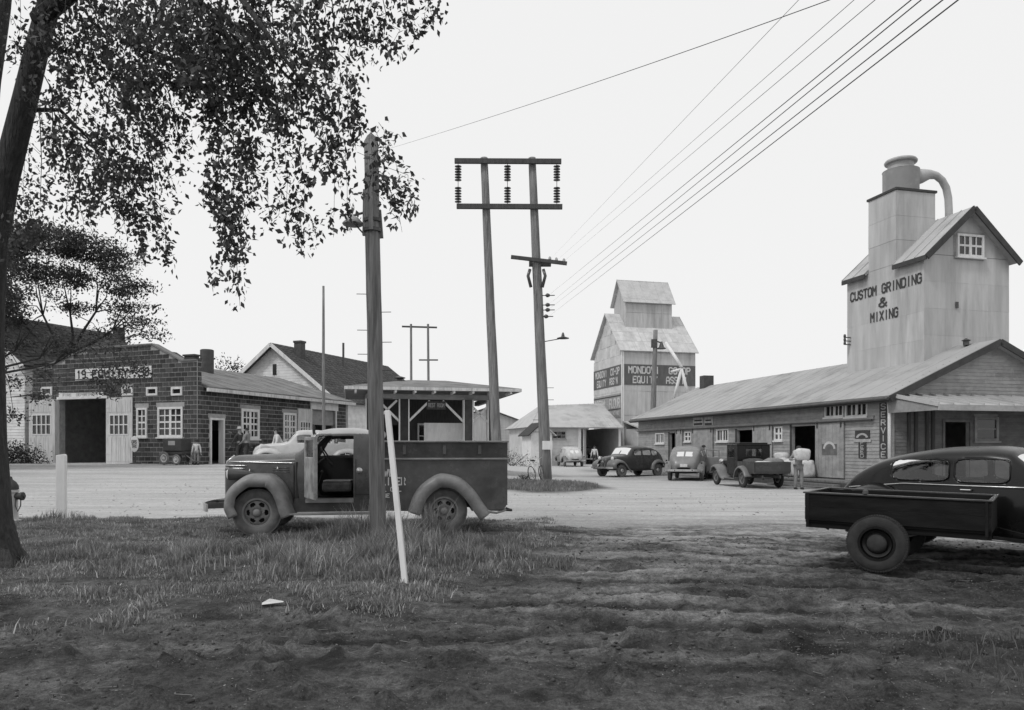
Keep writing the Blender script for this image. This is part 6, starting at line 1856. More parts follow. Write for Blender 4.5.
def stand(px, Y): x = (px - CX) / FOC * Y; return (x, Y, gz(x, Y))
person('man in dark overalls reaching up to the side door frame of the brick hall', stand(239.5, 37.2), R(160), 1.76, m_cloth_d, m_cloth_d, hat=m_cloth_w, lhand=(.35, .25, .82), rhand=(.62, -.15, 1.52))
person('man in grey work clothes standing just right of the man at the hall side door', stand(247, 37.0), R(175), 1.74, m_cloth_g, m_cloth_d, lhand=(.2, .25, 1.0))
person('small boy in a pale shirt standing against the blocks left of the hall side door', stand(196.5, 35.2), R(-75), 1.15, m_sack, m_cloth_g)
person('man in a pale shirt bending behind the pale sedan by the brick hall', stand(283, 31.9), R(210), 1.72, m_cloth_w, m_cloth_d, lean=.30, lhand=(.5, .2, .95), rhand=(.5, -.2, .95))
person('man in a white shirt walking out of the open shed', stand(594.5, 66), R(-100), 1.72, m_cloth_w, m_cloth_d, lfoot=(.22, .1), rfoot=(-.2, -.1))
person('man in a pale shirt standing by the open door of the grey sedan', stand(703.5, 37.9), R(200), 1.70, m_cloth_w, m_cloth_d)
pp = stand(798.5, 28.6)
person('man in pale trousers behind the pickup, hidden to the waist by the sack he carries', (pp[0], pp[1], pp[2]), R(-95), 1.62, m_cloth_g, m_cloth_g, lean=.05, lhand=(.30, .26, 1.22), rhand=(.30, -.26, 1.22))
sack('big pale sack carried against the chest of the man behind the pickup', Vector((pp[0] - .02, pp[1] - .40, pp[2] + 1.10)), R(5), (.30, .17, .22), m_sack)

# ================================================================== small things in the yard
# two-wheeled cart against the hall
c = stand(177.5, 35.3)
t = thing('hose_cart', 'small dark two-wheeled tank cart parked under the wide hall window', 'cart', c, R(-20.5))
MB().box(-.55, .55, -.35, .3, .62, 1.22).prism([(-.62, .45), (.55, .45), (.55, .62), (-.5, .62)], 1, -.3, .25).build('cart_body', m_trimdark, t, bevel=.05)
MB().box(-.2, .2, -.365, -.352, .9, 1.1).build('plate', m_siding, t)
for x_ in (-.38, .34):
    for y_ in (-.42, .38):
        wheel(t, x_, y_, .30 if x_ < 0 else .24, .07, -1 if y_ < 0 else 1, m_dustyrubber, m_whiteold, 'spoke', 20)
MB().tube([(.5, -.1, .5), (1.1, -.15, .18), (1.4, -.15, .15)], .025, 6).build('drawbar', m_steel, t)
c = stand(195 - 1.5, 35.4)
t = thing('leaning_board', 'single pale board leaning on the hall wall near the side door', 'board', c, R(-20.5))
MB().beam((.15, -.35, .0), (-.22, .28, 1.05), .12, .04).build('plank', m_wood, t)
c = stand(259, 38.2)
t = thing('oil_drum', 'dark upright drum with a pale stripe below the hall side window', 'drum', c)
MB().lathe([(.29, 0), (.30, .02), (.29, .3), (.305, .31), (.29, .33), (.29, .6), (.305, .61), (.29, .63), (.30, .9), (.28, .92)], seg=24).build('drum_shell', m_trimdark, t, smooth=40)
MB().box(-.05, .05, -.31, -.295, .1, .85).build('stripe', m_whiteold, t)
# round-topped white board post by the street, left
c = stand(61.5, 16.6)
t = thing('white_post', 'short thick white wooden post at the grass edge, left', 'post', c, R(8))
MB().prism([(-.095, -.2), (.095, -.2), (.095, 1.36), (.07, 1.40), (-.095, 1.37)], 1, -.06, .06).build('timber', m_white, t, bevel=.008)
# leaning white stake
YS = min(np.arange(7.6, 9.2, .02), key=lambda y: abs(HZ + (EYE - gz((406 - CX) / FOC * y, y)) * FOC / y - 583))
a0 = at(406, 583, YS); g = gz(a0.x, YS); b0 = at(387.5, 411, YS + .3)
t = thing('white_stake', 'tall slim white stake leaning to the left in front of the delivery truck', 'stake', (a0.x, YS, g))
v = b0 - Vector((a0.x, YS, g))
MB().beam((0, 0, -.1), v, .062, .08, (0, 1, 0)).build('timber', m_white, t, bevel=.008)
# hydrant
c = stand(10, 15.6)
t = thing('fire_hydrant', 'pale fire hydrant with dark domed cap and chained outlet beside the tree trunk', 'fire hydrant', c)
MB().lathe([(.20, 0), (.20, .04), (.15, .06), (.14, .60), (.165, .61), (.165, .66), (.13, .67)], seg=20).build('barrel', m_whiteold, t, smooth=40)
MB().lathe([(.16, .672), (.155, .74), (.11, .82), (.05, .87), (.035, .93), (.0, .94)], seg=20, caps=False).build('cap', m_trimdark, t, smooth=40)
MB().lathe([(.07, .1), (.07, .22), (.085, .225), (.085, .27), (.03, .28), (.03, .31)], (0, 0, .53), 'x', 14).build('outlet_nozzle', m_trimdark, t, smooth=40)
MB().tube([(.24, -.03, .50), (.25, -.05, .34), (.20, -.06, .22), (.15, -.06, .34), (.145, -.04, .55)], .012, 6).build('chain', m_steel, t, smooth=True)
# bicycle leaning by the transmission pole
c = stand(538.5, 33.2)
t = thing('bicycle', 'bicycle leaning against the foot of the transmission pole', 'bicycle', c, R(70), rot=(R(-12), 0, R(62)))
for x_ in (-.52, .52):
    o = link('wheel', None, t, loc=(x_, 0, .34))
    MB().tube([(.33 * math.cos(a), 0, .33 * math.sin(a)) for a in np.linspace(0, 2 * PI, 29)], .02, 6, caps=False).build('tyre', m_rubber, o, smooth=True)
    s = MB()
    for k in range(14): a = 2 * PI * k / 14; s.tube([(0, 0, 0), (.32 * math.cos(a), 0, .32 * math.sin(a))], .004, 4)
    s.build('spokes', m_chrome, o)
MB().tube([(-.52, 0, .34), (-.08, 0, .32), (.34, 0, .78), (-.16, 0, .82), (-.08, 0, .32)], .018, 6).tube([(-.52, 0, .34), (-.16, 0, .82)], .014, 6).tube([(.52, 0, .34), (.40, 0, .72), (.34, 0, .98)], .016, 6).build('frame', m_white, t, smooth=True)
MB().tube([(.22, -.26, 1.02), (.34, -.1, .98), (.34, .1, .98), (.22, .26, 1.02)], .014, 6).build('handlebar', m_chrome, t, smooth=True)
MB().box(-.32, -.06, -.07, .07, .90, .95).tube([(-.16, 0, .8), (-.17, 0, .9)], .015, 6).build('saddle', m_rubber, t, bevel=.02)
# white scrap on the grass edge
c = stand(271.5, 9.6)
t = thing('paper_scrap', 'flat white scrap lying on the dirt at the front edge of the grass', 'scrap', (-2.32, 7.35, gz(-2.32, 7.35) + .02), R(20))
MB().add([(-.10, -.03, .01), (.1, -.045, .025), (.11, .03, .02), (-.02, .05, .05), (-.09, .03, .02)], [(0, 1, 2, 3, 4)]).build('paper', m_whiteold, t)

# ================================================================== foliage
def leafmat(name, val, var=.5):
    m = mat(name, val, .55, var, 1.2, 0, isl=.45, spec=.35)
    nt_ = m.node_tree; b = nt_.nodes['Principled BSDF']
    tr = nt_.nodes.new('ShaderNodeBsdfTranslucent'); tr.inputs[0].default_value = (val * 1.1,) * 3 + (1,)
    ms = nt_.nodes.new('ShaderNodeMixShader'); ms.inputs[0].default_value = .22
    out = [q for q in nt_.nodes if q.type == 'OUTPUT_MATERIAL'][0]
    nt_.links.new(b.outputs[0], ms.inputs[1]); nt_.links.new(tr.outputs[0], ms.inputs[2]); nt_.links.new(ms.outputs[0], out.inputs[0])
    return m
m_leaf = leafmat('elm_leaves', .07)
m_leaf2 = leafmat('far_leaves', .05)
m_hedge = leafmat('hedge_leaves', .04)
m_grass = leafmat('grass_blades', .20)
m_weeds = leafmat('low_weed_blades', .10)
m_weed = leafmat('dry_grass_blades', .38)

def leaves(C, size, mat_, parent, name='leaves', droop=.6, spread=1.0, wl=.55):
    """leaf rhombs with a fold, one per row of C"""
    C = np.asarray(C); n = len(C)
    d = rng.normal(size=(n, 3)); d[:, 2] -= droop * 1.6; d /= np.linalg.norm(d, axis=1)[:, None]
    u = rng.normal(size=(n, 3)); u -= d * np.sum(u * d, 1)[:, None]; u /= np.linalg.norm(u, axis=1)[:, None]
    w_ = np.cross(d, u)
    s = size * rng.uniform(.45, 1.35, n)[:, None]
    p0 = C; p2 = C + d * s; mid = C + d * s * .45
    fold = w_ * s * .08
    p1 = mid + u * s * wl / 2 + fold; p3 = mid - u * s * wl / 2 + fold
    V = np.stack([p0, p1, p2, p3], 1).reshape(-1, 3)
    i = np.arange(n)[:, None] * 4
    F = np.concatenate([i + np.array([[0, 1, 2]]), i + np.array([[0, 2, 3]])], 0)
    return npmesh(name, V, F, mat_, parent, kind='stuff')

# ---- foreground tree at the left edge: trunk leaning in, limbs overhead, drooping sprays
TD = 9.6
tb = at(-4, 566, TD)
tree = thing('elm_tree', 'large dark leafy tree at the left edge, its drooping branches hanging into the picture', 'tree', (tb.x, TD, gz(tb.x, TD)))
to = Vector(tree.location)
def tr_(px, py, Y): return at(px, py, Y) - to
m = MB()
m.tube([tr_(-6, 600, TD), tr_(-6, 566, TD), tr_(-10, 520, TD), tr_(-12, 440, TD), tr_(-13, 330, TD), tr_(-8, 250, TD), tr_(5, 180, TD), tr_(25, 100, TD - .1), tr_(38, 45, TD - .2), tr_(50, 0, TD - .3), tr_(66, -60, TD - .7)],
       [.52, .34, .25, .205, .185, .17, .155, .14, .13, .125, .12], 20)
for k in range(7):       # root flare
    a = k * 2 * PI / 7 + .3
    m.tube([tr_(-7, 545, TD) + Vector((.14 * math.cos(a), .14 * math.sin(a), 0)), tr_(-6, 566, TD) + Vector((.36 * math.cos(a), .36 * math.sin(a), -.02)), tr_(-6, 580, TD) + Vector((.7 * math.cos(a), .7 * math.sin(a), -.1))], [.12, .10, .03], 8)
m.build('trunk', m_bark, tree, smooth=True)
limbs = [
 ([(-16, 250, TD), (-14, 150, TD + .2), (-7, 80, TD + .4), (3, 10, TD + .5), (10, -60, TD + .7), (20, -160, TD + 1)], .10, .08),
 ([(48, 10, TD), (80, -25, TD - .6), (130, -30, TD - 1.0), (190, -5, TD - 1.2), (250, 35, TD - 1.4), (300, 90, TD - 1.6)], .045, .008),
 ([(38, 20, TD - .3), (110, -40, TD - .8), (200, -70, TD - 1.2), (310, -60, TD - 1.4), (430, -20, TD - 1.6)], .11, .025),
 ([(24, 110, TD), (60, 110, TD + .5), (90, 140, TD + .9), (118, 190, TD + 1.0)], .035, .006),
 ([(62, -60, TD - .7), (140, -180, TD - .4), (240, -260, TD + .2), (380, -300, TD + .6)], .12, .04),
 ([(62, -60, TD - .7), (30, -200, TD - 1.2), (-80, -320, TD - 1.6)], .12, .04),
 ([(-4, 190, TD), (-90, 60, TD + .6), (-200, -40, TD + 1.0)], .10, .03),
 ([(120, 40, TD - 1.0), (200, 70, TD - .4), (240, 110, TD - .2)], .035, .012),
 ([(190, -70, TD - 1.2), (250, 10, TD - 1.9), (300, 80, TD - 2.3)], .05, .012),
]
lm = MB()
for pts, r0, r1 in limbs:
    P_ = [tr_(*p) for p in pts]
    lm.tube(P_, [r0 + (r1 - r0) * i / (len(P_) - 1) for i in range(len(P_))], 9)
lm.build('limbs', m_bark, tree, smooth=True)
# leafy sprays: (top px, top py, bottom px, bottom py, half width px, number of leaves, depth)
SP = [
 # dense mass over the top left
 (60, -20, 70, 60, 22, 170, 9.2), (90, -20, 95, 70, 26, 420, 8.9), (120, -20, 115, 90, 28, 560, 9.0), (150, -20, 150, 95, 28, 640, 8.6), (180, -20, 182, 90, 26, 640, 8.3),
 (210, -20, 212, 105, 26, 640, 8.4), (240, -20, 240, 110, 26, 640, 8.0), (270, -20, 272, 110, 24, 520, 8.2), (300, -20, 302, 90, 24, 420, 7.9), (330, -20, 332, 70, 20, 260, 8.0),
 (135, 0, 130, 110, 26, 300, 8.0), (195, 0, 200, 90, 30, 400, 7.6), (255, 0, 258, 100, 26, 300, 8.8), (225, 20, 230, 80, 34, 300, 8.9),
 (355, -20, 350, 50, 16, 130, 8.0), (380, -15, 383, 45, 14, 95, 8.1), (405, -15, 412, 30, 14, 90, 8.1), (420, -12, 434, 28, 9, 60, 8.1), (400, 30, 388, 62, 8, 30, 8.1), (372, 0, 362, 68, 10, 60, 8.0),
 # middle
 (60, 60, 62, 130, 18, 130, 9.3), (85, 70, 80, 170, 22, 300, 9.6), (110, 90, 108, 180, 22, 340, 9.2), (130, 90, 132, 190, 22, 330, 9.0), (150, 90, 158, 160, 20, 230, 8.8), (168, 90, 182, 175, 13, 120, 8.9),
 (95, 150, 100, 215, 20, 200, 9.4), (125, 170, 130, 220, 18, 170, 9.2), (150, 150, 150, 225, 16, 170, 9.0), (165, 160, 176, 190, 9, 40, 9.0),
 (140, 215, 142, 252, 11, 75, 9.1), (160, 205, 165, 256, 12, 100, 9.0), (122, 205, 128, 240, 9, 45, 9.0),
 (40, 120, 40, 205, 15, 120, 10.1), (62, 130, 66, 215, 16, 130, 10.0), (25, 150, 30, 240, 12, 90, 10.2), (80, 180, 84, 225, 14, 90, 9.8), (12, 200, 16, 250, 10, 60, 10.2),
 (20, -10, 15, 60, 12, 50, 9.0), (35, 90, 42, 140, 12, 70, 9.0), (45, -20, 42, 45, 16, 120, 8.8), (66, -10, 60, 90, 16, 170, 8.9), (28, 40, 24, 95, 10, 45, 8.9), (52, 90, 54, 150, 13, 80, 8.9), (14, 215, 14, 262, 9, 60, 9.3), (30, 190, 34, 238, 11, 80, 9.4),
 # right of the gap: long hanging strands
 (215, 90, 214, 215, 13, 330, 8.3), (232, 100, 233, 235, 14, 330, 8.2), (250, 100, 250, 170, 13, 160, 8.2), (222, 200, 228, 262, 11, 120, 8.3), (240, 200, 243, 255, 9, 100, 8.2),
 (236, 250, 240, 306, 9, 75, 8.25), (222, 265, 214, 288, 7, 26, 8.3), (250, 150, 256, 196, 9, 60, 8.2),
 (275, 90, 278, 140, 15, 140, 8.0), (296, 85, 300, 150, 13, 120, 7.9), (284, 140, 286, 215, 11, 85, 7.9), (300, 160, 305, 210, 9, 60, 7.9), (296, 205, 302, 248, 9, 60, 7.9), (310, 215, 317, 240, 6, 26, 7.9),
 (268, 180, 272, 225, 8, 36, 7.9), (318, 85, 322, 130, 13, 100, 7.8), (340, 85, 338, 150, 11, 90, 7.7), (330, 130, 334, 215, 10, 90, 7.7), (346, 60, 355, 120, 10, 60, 7.8), (320, 115, 322, 160, 9, 60, 7.8),
 # round the pole top
 (352, 100, 356, 150, 9, 60, 7.8), (345, 150, 347, 225, 8, 55, 7.8), (384, 130, 388, 165, 9, 48, 7.9), (375, 160, 384, 190, 9, 45, 7.8), (395, 160, 402, 205, 9, 60, 7.9), (408, 175, 412, 205, 5, 26, 7.9), (390, 190, 394, 212, 8, 36, 7.9), (380, 140, 366, 200, 8, 30, 7.8), (400, 222, 402, 232, 2, 4, 7.9),
]
# crown carried on past the frame, above and behind
for k in range(46):
    px_ = random.uniform(-260, 420); py_ = random.uniform(-330, -40)
    SP.append((px_, py_ - 30, px_ + random.uniform(-10, 10), py_ + 60, 45, 260, random.uniform(7.6, 11.5)))
tw = MB(); LC = []
for (xa, ya, xb, yb2, hw_, n_, Y) in SP:
    A_ = at(xa, ya, Y); B_ = at(xb, yb2, Y + random.uniform(-.15, .15))
    n_ = int(n_ * 1.65)
    per = max(1, n_ // 14)
    s_ = hw_ / FOC * Y
    top = A_ + Vector((random.uniform(-.25, -.05), .1, .12 if hw_ < 13 else .3))
    sc_ = .4 if hw_ < 13 else 1
    tw.tube([top - to, A_ - to, A_.lerp(B_, .5) - to + Vector((random.uniform(-.4, .4) * s_, 0, 0)), B_ - to], [.007 * sc_, .007 * sc_, .005 * sc_, .002], 4, caps=False)
    for k in range(per):
        # a side twig carrying a handful of leaves
        t_ = random.random() ** .85
        base = A_.lerp(B_, t_); r_ = s_ * (.35 + .65 * math.sin(PI * min(1, .25 + t_ * .75))) 
        ang_ = random.uniform(0, 2 * PI); rr_ = r_ * math.sqrt(random.random()) * 1.05
        c_ = base + Vector((rr_ * math.cos(ang_), 1.3 * rr_ * math.sin(ang_), random.uniform(-.10, .10)))
        if n_ < 380: tw.tube([base - to, base.lerp(c_, .6) - to + Vector((0, 0, .03)), c_ - to], [.004, .003, .0015], 3, caps=False)
        m_ = min(14, n_)
        dirn = np.array([random.uniform(-.6, .6), random.uniform(-.6, .6), -1.0]); dirn /= np.linalg.norm(dirn)
        tt = rng.uniform(-.5, .5, m_)[:, None] * .26
        P_ = np.array(c_ - to)[None] + dirn[None] * tt + rng.normal(size=(m_, 3)) * .048
        LC.append(P_)
tw.build('twigs', m_bark, tree, kind='stuff', recalc=False)
LC = np.concatenate(LC)
leaves(LC, .074, m_leaf, tree)

# ---- generic tree from clumps
def clump_tree(label, loc, trunk_h, blobs, leaf, nleaf, mat_=None, branches=(), r=.25, arch=.3, br=.09, name='tree', group=None, nm='crown'):
    t = thing(name, label, 'tree', loc, 0, group)
    mb = MB(); mb.tube([(0, 0, -.3), (0.05, 0, trunk_h * .5), (0, .1, trunk_h)], [r * 1.3, r, r * .8], 10)
    mb.build('trunk', m_bark, t, smooth=True)
    bm_ = MB(); pts = []
    gx_ = sorted(blobs, key=lambda q: q[0]); ng = min(5, max(1, len(gx_) // 3)); node = {}
    for gi in range(ng):
        part = gx_[gi * len(gx_) // ng:(gi + 1) * len(gx_) // ng]
        cen = Vector((sum(q[0] for q in part) / len(part), sum(q[1] for q in part) / len(part), sum(q[2] for q in part) / len(part)))
        st0 = Vector((0, .1, trunk_h * (.8 + .05 * gi)))
        mid = Vector((cen.x * .62, cen.y * .6, trunk_h + (max(cen.z, trunk_h) - trunk_h) * .62 + arch * .6))
        kn = st0.lerp(mid, .5) + Vector((random.uniform(-.3, .3), random.uniform(-.3, .3), random.uniform(.0, .35)))
        bm_.tube([st0, kn, mid], [br * 2.4, br * 1.8, br * 1.2], 7)
        for q in part: node[q] = mid
    for (x, y, z, rx_, rz_) in blobs:
        top_ = max(z, trunk_h) + arch
        jx, jy = random.uniform(-.3, .3), random.uniform(-.3, .3)
        nd = node[(x, y, z, rx_, rz_)]; en = Vector((x, y, z - rz_ * .1))
        bm_.tube([nd, nd.lerp(en, .35) + Vector((jx, jy, arch * .8 + .25)), nd.lerp(en, .7) + Vector((-jx, jy, arch * .5 + .15)), en], [br * 1.0, br * .7, br * .4, .01], 6)
        for k in range(5):
            a = random.uniform(0, 2 * PI); e = random.uniform(-.4, .9)
            bm_.tube([(x * .7, y * .7, z - rz_ * .4), (x + rx_ * .7 * math.cos(a) , y + rx_ * .7 * math.sin(a), z + rz_ * .6 * e)], [br * .35, .006], 4)
        n_ = int(nleaf * rx_ * rx_ * rz_)
        nc = max(3, n_ // 60)
        for c_ in range(nc):
            v = rng.normal(size=3); v /= np.linalg.norm(v); v *= rng.uniform(.45, 1.0)
            cc_ = np.array([x + v[0] * rx_, y + v[1] * rx_, z + v[2] * rz_])
            pts.append(cc_ + rng.normal(size=(60, 3)) * np.array([1, 1, .42]) * leaf * 2.3)
    bm_.build('branches', m_bark, t, smooth=True)
    leaves(np.concatenate(pts), leaf, mat_ or m_leaf2, t, nm, droop=.3)
    return t
# mid-distance tree over the white house and hall
Yt = 43
cxm = (45 - CX) / FOC * Yt
def bl(px_, py_, dy, rx_, rz_):
    p = at(px_, py_, Yt + dy); return (p.x - cxm, dy, p.z - .8, rx_, rz_)
B_ = [bl(20, 240, 0, 2.2, 1.0), bl(55, 245, -1, 2.2, 1.0), bl(90, 250, 0, 2.2, .9), bl(118, 262, 1, 1.6, .8), bl(-20, 250, 0, 2.6, 1.4), bl(30, 268, 1, 2.2, .6), bl(75, 275, 0, 2.2, .6), bl(110, 285, -1, 1.7, .6),
      bl(135, 280, 0, 1.0, .6), bl(140, 300, 0, 1.1, .45), bl(110, 306, 0, 1.3, .4), bl(70, 305, 1, 1.5, .4), bl(20, 320, 2, 1.3, .6), bl(148, 320, 0, .9, .4), bl(125, 322, 0, 1.2, .4), bl(95, 325, 0, 1.0, .4), bl(152, 337, 0, .7, .35), bl(130, 337, -1, .8, .3),
      bl(10, 300, 0, 1.0, .6), bl(-30, 300, 0, 2.2, 1.2), bl(45, 298, 0, .8, .4), bl(-60, 280, 0, 2.5, 2.0), bl(28, 345, -1, .9, .5)]
clump_tree('spreading tree with layered open branches above the white house and brick hall', (cxm, Yt + 2.0, .8), 6.2, [(x + random.uniform(-.5, .5), y - 2.0 + random.uniform(-1, 1), z + random.uniform(-.35, .35), a_ * .8, b2 * random.uniform(.7, 1.1)) for x, y, z, a_, b2 in B_], .17, 1100, r=.3, name='spreading_tree', arch=.1, br=.045)
# low branch sprays hanging in front of the hall's date stone: they belong to a tree just left of the frame
Yb = 31
q = at(-60, 448, Yb)
tz0 = gz(q.x, Yb)
def bl2(px_, py_, dy, rx_, rz_):
    p = at(px_, py_, Yb + dy); return (p.x - q.x, dy, p.z - tz0, rx_, rz_)
B2 = [bl2(108, 368, 0, .55, .16), bl2(120, 378, 0, .38, .2), bl2(95, 350, 0, .8, .3), bl2(46, 372, 0, .42, .4), bl2(40, 395, 0, .3, .2), bl2(75, 340, 0, .9, .3), bl2(14, 415, 0, .3, .15), bl2(10, 380, 0, .5, .3),
      bl2(130, 360, 0, .35, .15), bl2(100, 382, 0, .25, .12), bl2(138, 372, 0, .22, .1), bl2(-60, 330, 0, 2.5, 2.2), bl2(-120, 350, 0, 2.6, 2.4), bl2(-40, 280, 0, 2.4, 2), bl2(112, 392, 0, .2, .1), bl2(60, 355, 0, .5, .2)]
clump_tree('dark low tree left of the frame whose branch tips hang over the date stone', (q.x, Yb, tz0), 3.4, B2, .13, 1400, r=.2, name='maple_tree', arch=1.1, br=.03)
# trees behind the hall roof, hedge, bushes
p = at(226, 448, 72)
def blobs_at(px0, px1, py0, py1, Y, n_, rx_, rz_, ox, z0):
    o_ = []
    for k in range(n_):
        a = at(random.uniform(px0, px1), random.uniform(py0, py1), Y); o_.append((a.x - ox, random.uniform(-1.5, 1.5), a.z - z0, rx_ * random.uniform(.8, 1.2), rz_ * random.uniform(.8, 1.2)))
    return o_
clump_tree('leafy tree rising behind the brick hall roof beside the round chimney', (p.x, 72, .8), 4.5, blobs_at(206, 240, 364, 400, 72, 12, 1.5, 1.1, p.x, .8), .24, 90, name='tree')
p = at(112, 448, 68)
clump_tree('dark tree behind the parapet of the brick hall, left of centre', (p.x, 68, .8), 4.5, blobs_at(84, 130, 340, 390, 68, 10, 1.6, 1.2, p.x, .8), .24, 90, name='tree')
p = at(18, 448, 38)
cz0 = gz(p.x, 38)
def bush(label, loc, rx_, ry_, h_, n_, leaf, m_=None, name='bush', cat='bush'):
    t = thing(name, label, cat, loc)
    C_ = []
    st_ = MB()
    for k in range(10):
        a = random.uniform(0, 2 * PI); st_.tube([(0, 0, 0), (rx_ * .5 * math.cos(a), ry_ * .5 * math.sin(a), h_ * .7)], [.02, .006], 5)
    st_.build('stems', m_bark, t)
    for k in range(n_ // 18):
        v = rng.normal(size=3); v /= np.linalg.norm(v); v *= rng.uniform(.4, 1)
        c_ = np.array([v[0] * rx_, v[1] * ry_, abs(v[2]) * h_]); C_.append(c_ + rng.normal(size=(18, 3)) * leaf * 1.5)
    leaves(np.concatenate(C_), leaf, m_ or m_hedge, t, 'foliage', droop=-.1)
    return t
bush('dark dense hedge below the white house left of the hall doors', (p.x - .6, 38, cz0 - .1), 2.4, 1.0, 1.15, 6000, .10, name='hedge', cat='hedge')
p = at(512, 448, 60); bush('low dark bushes before the far warehouse', (p.x, 62, 0), 2.6, .8, 1.5, 1800, .09)
p = at(520, 448, 40); bush('low dark shrub by the grass island left of the bicycle', (p.x + .1, 32, gz(p.x + .1, 32)), .55, .4, .38, 900, .035)
# distant line of woods so the horizon is not bare
wd = thing('far_woods', 'low dark line of distant woods along the horizon', 'woods', (0, 320, 0))
C_ = []
for k in range(900):
    a = random.uniform(-1.1, 1.1); rr_ = random.uniform(300, 360)
    c_ = np.array([rr_ * math.sin(a) , rr_ * math.cos(a) - 320, random.uniform(0, 5.5)]); C_.append(c_ + rng.normal(size=(14, 3)) * np.array([3, 3, 1.2]))
o = leaves(np.concatenate(C_), 1.8, m_leaf2, wd, 'crowns', droop=0)

# ================================================================== grass, weeds, clods
def blades(X, Y, H, mat_, name, w0=.006, lean=.75):
    n_ = len(X); Z = ground_h(X, Y) - .01
    a = rng.uniform(0, 2 * PI, n_); la = rng.uniform(0, 2 * PI, n_); ln = H * lean * rng.random(n_)
    ux, uy = np.cos(a) * w0 * (.6 + .8 * rng.random(n_)), np.sin(a) * w0
    dx, dy = np.cos(la) * ln, np.sin(la) * ln
    B0 = np.stack([X - ux, Y - uy, Z], 1); B1 = np.stack([X + ux, Y + uy, Z], 1)
    M0 = np.stack([X - ux * .7 + dx * .35, Y - uy * .7 + dy * .35, Z + H * .55], 1); M1 = np.stack([X + ux * .7 + dx * .35, Y + uy * .7 + dy * .35, Z + H * .55], 1)
    T = np.stack([X + dx, Y + dy, Z + H * .96], 1)
    V = np.stack([B0, B1, M1, M0, T], 1).reshape(-1, 3)
    i = np.arange(n_)[:, None] * 5
    F = np.concatenate([i + np.array([[0, 1, 2]]), i + np.array([[0, 2, 3]]), i + np.array([[3, 2, 4]])], 0)
    o = npmesh(name, V, F, mat_)
    o['kind'] = 'stuff'; return o
def scatter(n_, x0, x1, y0, y1, dens):
    X = rng.uniform(x0, x1, n_); Y = rng.uniform(y0, y1, n_)
    keep = rng.random(n_) < dens(X, Y); return X[keep], Y[keep]
def g_d(X, Y):
    gm = grass_mask(X, Y); cl = np.clip(.55 + 2.0 * fbm(X * 1.7 + 5, Y * 1.9, 4), .03, 1)
    road = (Y > 16.5) | (X < -12)
    return np.where(road, 0, gm * cl)
X_, Y_ = scatter(520000, -11.5, 1.8, 6.2, 16.8, g_d)
def patch(px_, Y, rx_, ry_): cx0 = (px_ - CX) / FOC * Y; return lambda X, Yy: np.exp(-((X - cx0) / rx_) ** 2 - ((Yy - Y) / ry_) ** 2)
tall = np.zeros(len(X_))
for px_, Yp, rx_, ry_, hh_ in ((300, 9.6, 1.6, 1.0, .16), (380, 10.8, 1.6, 1.0, .22), (450, 11.2, 1.0, .9, .14), (360, 12.2, 1.2, .5, .30), (400, 12.4, 1.0, .6, .30), (430, 12.3, .6, .4, .2), (150, 10.5, 1.6, .8, .08), (62, 16.2, .5, .5, .3), (200, 9.4, 1.5, .7, .10), (500, 9.9, .8, .5, .08)):
    tall += hh_ * patch(px_, Yp, rx_, ry_)(X_, Y_)
H_ = (.045 + tall * .62 + .02 * rng.random(len(X_))) * rng.uniform(.5, 1.5, len(X_)) * (.7 + 1.6 * np.clip(fbm(X_ * 2.6, Y_ * 2.6, 3), -.3, .7))
H_ = np.where((Y_ > 12.9) & (X_ > -5.6) & (X_ < .2), np.minimum(H_, .10), H_)
dry = rng.random(len(X_)) < .16
blades(X_[~dry], Y_[~dry], H_[~dry], m_grass, 'grass')
blades(X_[dry], Y_[dry], H_[dry] * 1.15, m_weed, 'dry_grass')
X_, Y_ = scatter(26000, -6, 7.5, 4.2, 9.5, lambda X, Y: .30 * (fbm(X * 1.1, Y * 1.1, 3) > .18) * ((X < -1.2) | (X > 2.6)) + .012)
blades(X_, Y_, rng.uniform(.02, .06, len(X_)), m_weeds, 'weeds', w0=.005, lean=.8)
X_, Y_ = scatter(5200, 2.6, 4.6, 4.4, 6.2, lambda X, Y: np.clip(fbm(X * 2.1, Y * 2.1, 2) + .25, 0, 1) * sm(2.8, 4.0, X))
blades(X_, Y_, rng.uniform(.04, .15, len(X_)), m_weeds, 'weeds', w0=.005, lean=.7)
X_, Y_ = scatter(16000, -2, 3.6, 26.2, 33.2, lambda X, Y: (np.hypot((X - 1.3) / 2.0, (Y - 29.5) / 3.6) < 1) * .8)
blades(X_, Y_, rng.uniform(.04, .16, len(X_)), m_grass, 'grass', w0=.014)
X_, Y_ = scatter(12000, -29, -21, 30, 38, lambda X, Y: (X < -24.6) * 1.)
blades(X_, Y_, rng.uniform(.05, .18, len(X_)), m_grass, 'grass', w0=.014)

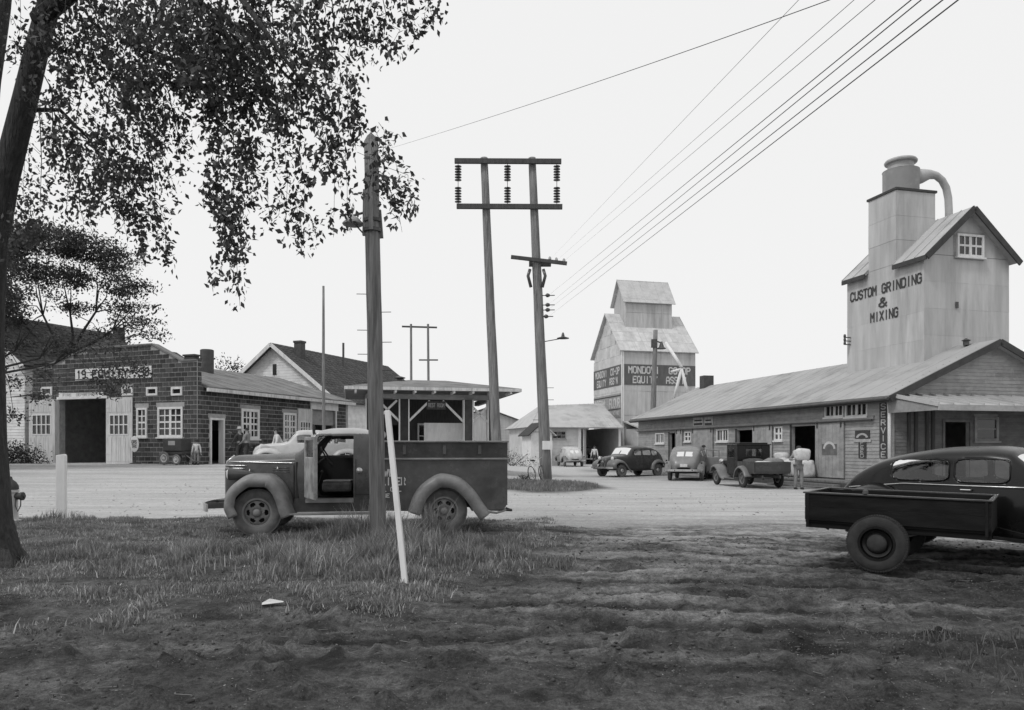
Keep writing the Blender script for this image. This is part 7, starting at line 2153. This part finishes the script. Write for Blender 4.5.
# clods and pebbles
ico = bmesh.new(); bmesh.ops.create_icosphere(ico, subdivisions=1, radius=1)
iv = np.array([v.co[:] for v in ico.verts]); itri = np.array([[v.index for v in f.verts] for f in ico.faces]); ico.free()
iv_, it_ = iv, itri
ov_ = np.array([(1, 0, 0), (-.5, .87, 0), (-.5, -.87, 0), (0, 0, 1.)]); of_ = np.array([[0, 1, 3], [1, 2, 3], [2, 0, 3]])
def clods(n_, x0, x1, y0, y1, s0, s1, mat_, name, dens=None, flat=.6, cheap=False):
    iv, itri = (ov_, of_) if cheap else (iv_, it_)
    X, Y = scatter(n_, x0, x1, y0, y1, dens or (lambda a, b_: np.ones_like(a)))
    n_ = len(X); s = s0 + (s1 - s0) * rng.random(n_) ** 3.5
    Z = ground_h(X, Y)
    jit = 1 + rng.uniform(-.5, .5, (n_, len(iv), 1))
    V = iv[None] * jit * s[:, None, None]
    sc = np.stack([rng.uniform(.7, 1.3, n_), rng.uniform(.7, 1.3, n_), np.full(n_, flat)], 1)
    V = V * sc[:, None, :] + np.stack([X, Y, Z + s * .15], 1)[:, None, :]
    F = itri[None] + (np.arange(n_) * len(iv))[:, None, None]
    o = npmesh(name, V.reshape(-1, 3), F.reshape(-1, 3), mat_); o['kind'] = 'stuff'; return o
m_clod = mat('soil_clod', .05, .95, .4, 20, .4, 60, isl=.4)
m_grit = mat('grit', .12, .95, .4, 20, 0, 60, isl=.55)
m_peb = mat('pale_pebble', .26, .9, .3, 20, .3, 60, isl=.4)
dn = lambda X, Y: np.clip(.35 + 1.5 * fbm(X * 1.2, Y * 1.5, 3), 0, 1) * (1 - .8 * grass_mask(X, Y))
clods(24000, -6.5, 8.5, 4.1, 13, .005, .022, m_clod, 'soil_clods', dn)
clods(70000, -6, 8, 4.1, 10.5, .003, .009, m_grit, 'grit', lambda X, Y: np.clip(.6 + 1.2 * fbm(X * .8, Y * 2.2, 3), 0, 1) * (1 - .9 * grass_mask(X, Y)), cheap=True)
clods(900, -6.5, 9, 4.1, 16, .003, .011, m_peb, 'pebbles', dn)
clods(1500, -14, 10, 17, 26, .006, .03, m_peb, 'pebbles', None)
# a few larger lumps one can pick out
for i, (px_, py_, s_) in enumerate(((80, 512, .07), (602, 463, .0), (110, 630, .11), (25, 590, .0))):
    if not s_: continue
X_, Y_ = scatter(2500, -6.0, 6.0, 4.2, 9, lambda X, Y: np.full_like(X, .07))
# twig litter
tl = MB()
for x_, y_ in zip(X_, Y_):
    a = random.uniform(0, PI); l = random.uniform(.03, .12); z = gz(x_, y_) + .008
    tl.tube([(x_, y_, z), (x_ + l * math.cos(a), y_ + l * math.sin(a) * .5, z + .006)], .0025, 3, caps=False)
tl.build('twig_litter', m_wood, None, kind='stuff', recalc=False)
